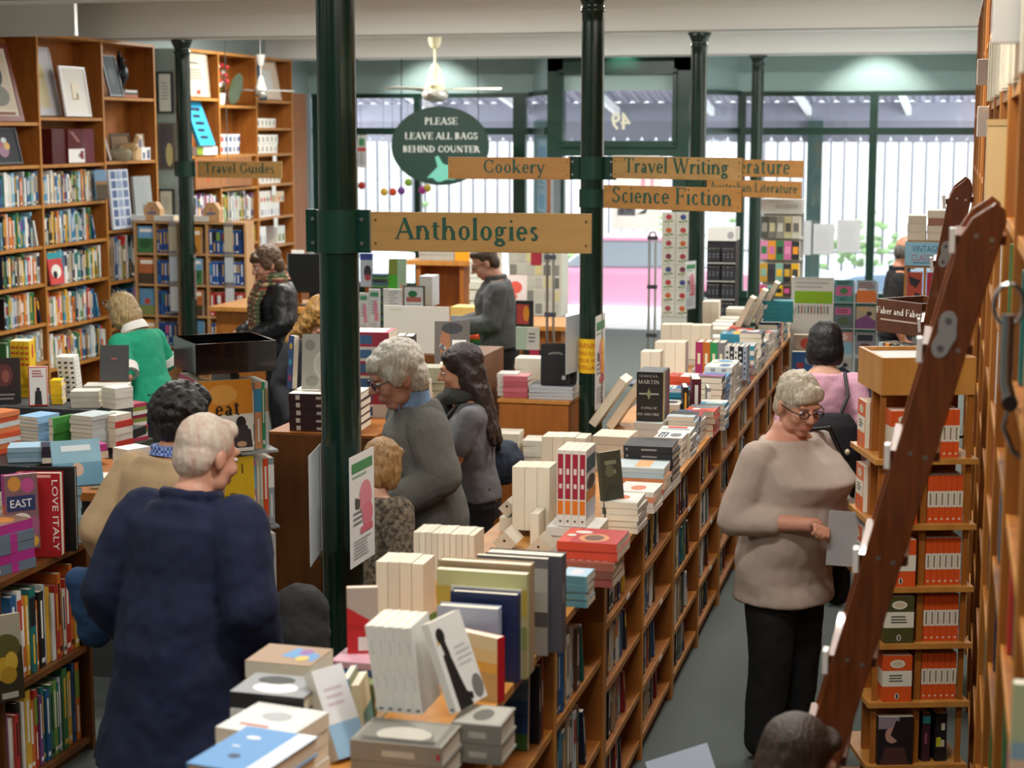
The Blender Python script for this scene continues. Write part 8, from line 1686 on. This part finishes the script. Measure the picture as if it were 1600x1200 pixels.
T = M5['T']; m = MB(); m.loft([(T((0, -.01, 1.43)), (.125, .115)), (T((0, .0, 1.47)), (.12, .11)), (T((0, .0, 1.53)), (.10, .10))], ta, 20)
for s in (-1, 1): m.loft([(T((s * .08, .10, 1.46)), (.06, .04)), (T((s * .10, .19, 1.30)), (.065, .03)), (T((s * .10, .20, 1.05)), (.065, .025)), (T((s * .10, .19, .88)), (.065, .025))], ta, 14)
m.loft([(T((.13, .02, 1.46)), (.05, .05)), (T((.20, .04, 1.34)), (.05, .035)), (T((.22, .07, 1.05)), (.06, .03)), (T((.22, .08, .86)), (.06, .03))], ta, 14)
grow(m, 'tartan_scarf', M5['root'], .011, fold=.016, fsize=.05)
# -- woman with curly golden hair, head bent, behind the spinner
W5 = person('woman with wavy golden hair, head bent, between the spinner and the near column', pos(482, 10.2), -25, H=1.55, lean=.1, hp=.55, hs=1.12, skin_c='cc9a80', voxel=.009, hair=dict(kind='long', mat=hairm('golden', 'b88b4a', '7a5526', (30, 30, 8)), g=.016, len=.12, fold=.035, fs=.04), top=dict(mat=cloth('dark_cardigan', '2a2a30'), g=.02, z0=.86, sleeve=.98, name='cardigan'), trousers=dict(mat=cloth('black_jeans', '111216')))
# -- woman in green at the table
W6 = person('woman with blonde bobbed hair in a green top with white cuffs at the black table', pos(240, 10.3), 165, H=1.56, bw=1.12, lean=.34, hp=.35, hs=1.08, skin_c='c48e76', voxel=.008, arms={'L': ((-.30, -.02, 1.14), (-.28, .17, .95)), 'R': ((.28, .1, 1.14), (.15, .3, 1.0))},
    hair=dict(kind='bob', mat=hairm('blonde', 'b39a6c', '6d5836'), g=.008, fold=.008), top=dict(mat=cloth('emerald', '0a8f6c', .06, bump=.04), g=.02, z0=.84, sleeve=.44, fold=.016, name='green_top', z1=1.46), trousers=dict(mat=cloth('navy_trousers', '14161f')))
T = W6['T']; m = MB(); wm = cloth('white_trim', 'd9d6d0', .03)
for side in 'LR':
    s0, e, w = W6['A'][side]; a, c = s0.lerp(e, .72), s0.lerp(e, .96); m.loft([(a, .086), (c, .082)], wm, 18)
m.build('white_cuffs', parent=W6['root'], smooth=True)
m = MB(); m.loft([(T((0, -.018, 1.445)), .094), (T((0, -.018, 1.475)), .088), (T((0, -.016, 1.50)), .078), (T((0, -.016, 1.498)), .070)], wm, 22, cap=False); m.build('white_collar', parent=W6['root'], smooth=True)
m = MB()
for s in (-1, 1): m.tube([W6['Hd']((s * .034 + .026 * math.cos(R(a)), .07, .115 + .016 * math.sin(R(a)))) for a in range(0, 361, 30)], .005, M_BLACK, 6)
m.build('sunglasses', parent=W6['root'], smooth=True)
# -- grey haired man at the window
M6 = person('balding grey haired man in a black shirt facing right by the right window', pos(1398, 14.6), 2, H=1.72, bw=1.1, lean=.05, hp=.2, hs=1.10, skin_c='bf8268', glasses='2a2624', brows='5a5450', voxel=.009, hair=dict(kind='tonsure', mat=hairm('iron_grey', '6a6864', '3c3a38'), fold=.008), top=dict(mat=cloth('black_shirt', '0d0e10'), g=.022, z0=.86, sleeve=.6, name='shirt', collar=True), trousers=dict(mat=cloth('slate_trousers', '20262e')))
# -- child at the bottom edge
K1 = person('child with brown hair at the bottom edge of the right aisle, only the head showing', pos(1206, 4.02), 20, H=1.16, bw=.95, lean=.1, hp=.3, hs=1.3, skin_c='c99a82', voxel=.008, hair=dict(kind='bob', mat=hairm('child_brown', '3f2f22', '241a12'), g=.004, fold=.004, sm=12), top=dict(mat=cloth('grey_blue_top', '4a5868'), g=.014, z0=.84, sleeve=.9, name='shirt'), trousers=dict(mat=cloth('child_jeans', '2a3348')))
o = tag(MB().box((-.10, 0, 0), (.10, .004, .27), mat('pale_blue_sheet', 'b9c6d8', .6)).build('pamphlet'), 'pale blue pamphlet poking up at the bottom edge beside the child', 'paper'); v = atY(1102, 1188, 5.0); o.location = (v.x, 5.0, v.z - .25); o.rotation_euler = (R(-20), R(-18), R(15))
# -- bag on the counter side behind the navy coat
m = MB(); m.loft([((0, 0, z), (rx, ry), (1, 0, 0), (0, 1, 0)) for z, rx, ry in ((0, .13, .10), (.1, .145, .11), (.22, .12, .10), (.32, .09, .06), (.36, .05, .03))], cloth('charcoal_bag', '2b2c2c', bump=.05), 18); m.tube([(-.08, 0, .3), (-.04, .02, .34), (.04, .02, .34), (.09, 0, .28)], .012, mat('bag_strap', '0e0e10', .6), 8)
v = atY(445, 960, 5.62); o = grow(m, 'soft_bag', None, .01, fold=.03, fsize=.08); o.location = (v.x, 5.62, .635); o.rotation_euler = (0, R(12), .4); tag(o, 'soft charcoal bag between the navy coat and the counter books', 'bag')
st_ = thing('stool', 'low stool under the soft charcoal bag, left of the counter', 'stool', (v.x, 5.62, 0)); MB().box((-.14, -.14, .58), (.14, .14, .62), M_WOOD).build('seat', parent=st_)
for x in (-.11, .11):
    for y in (-.11, .11): MB().box((x - .018, y - .018, 0), (x + .018, y + .018, .58), M_WOOD).build('leg', parent=st_)
m = MB(); m.cap((0, 0, .0), .05, (.05, .03, -.20), .07, cloth('blue_jacket', '1d3f66')); m.cap((.02, 0, .0), .05, (.1, .02, -.12), .06, cloth('blue_jacket', '1d3f66')); v = atY(122, 905, 5.75); o = grow(m, 'folded_jacket', None, .01, fold=.02, fsize=.06); o.location = v; tag(o, 'blue jacket folded over the arm of the man in beige', 'jacket')
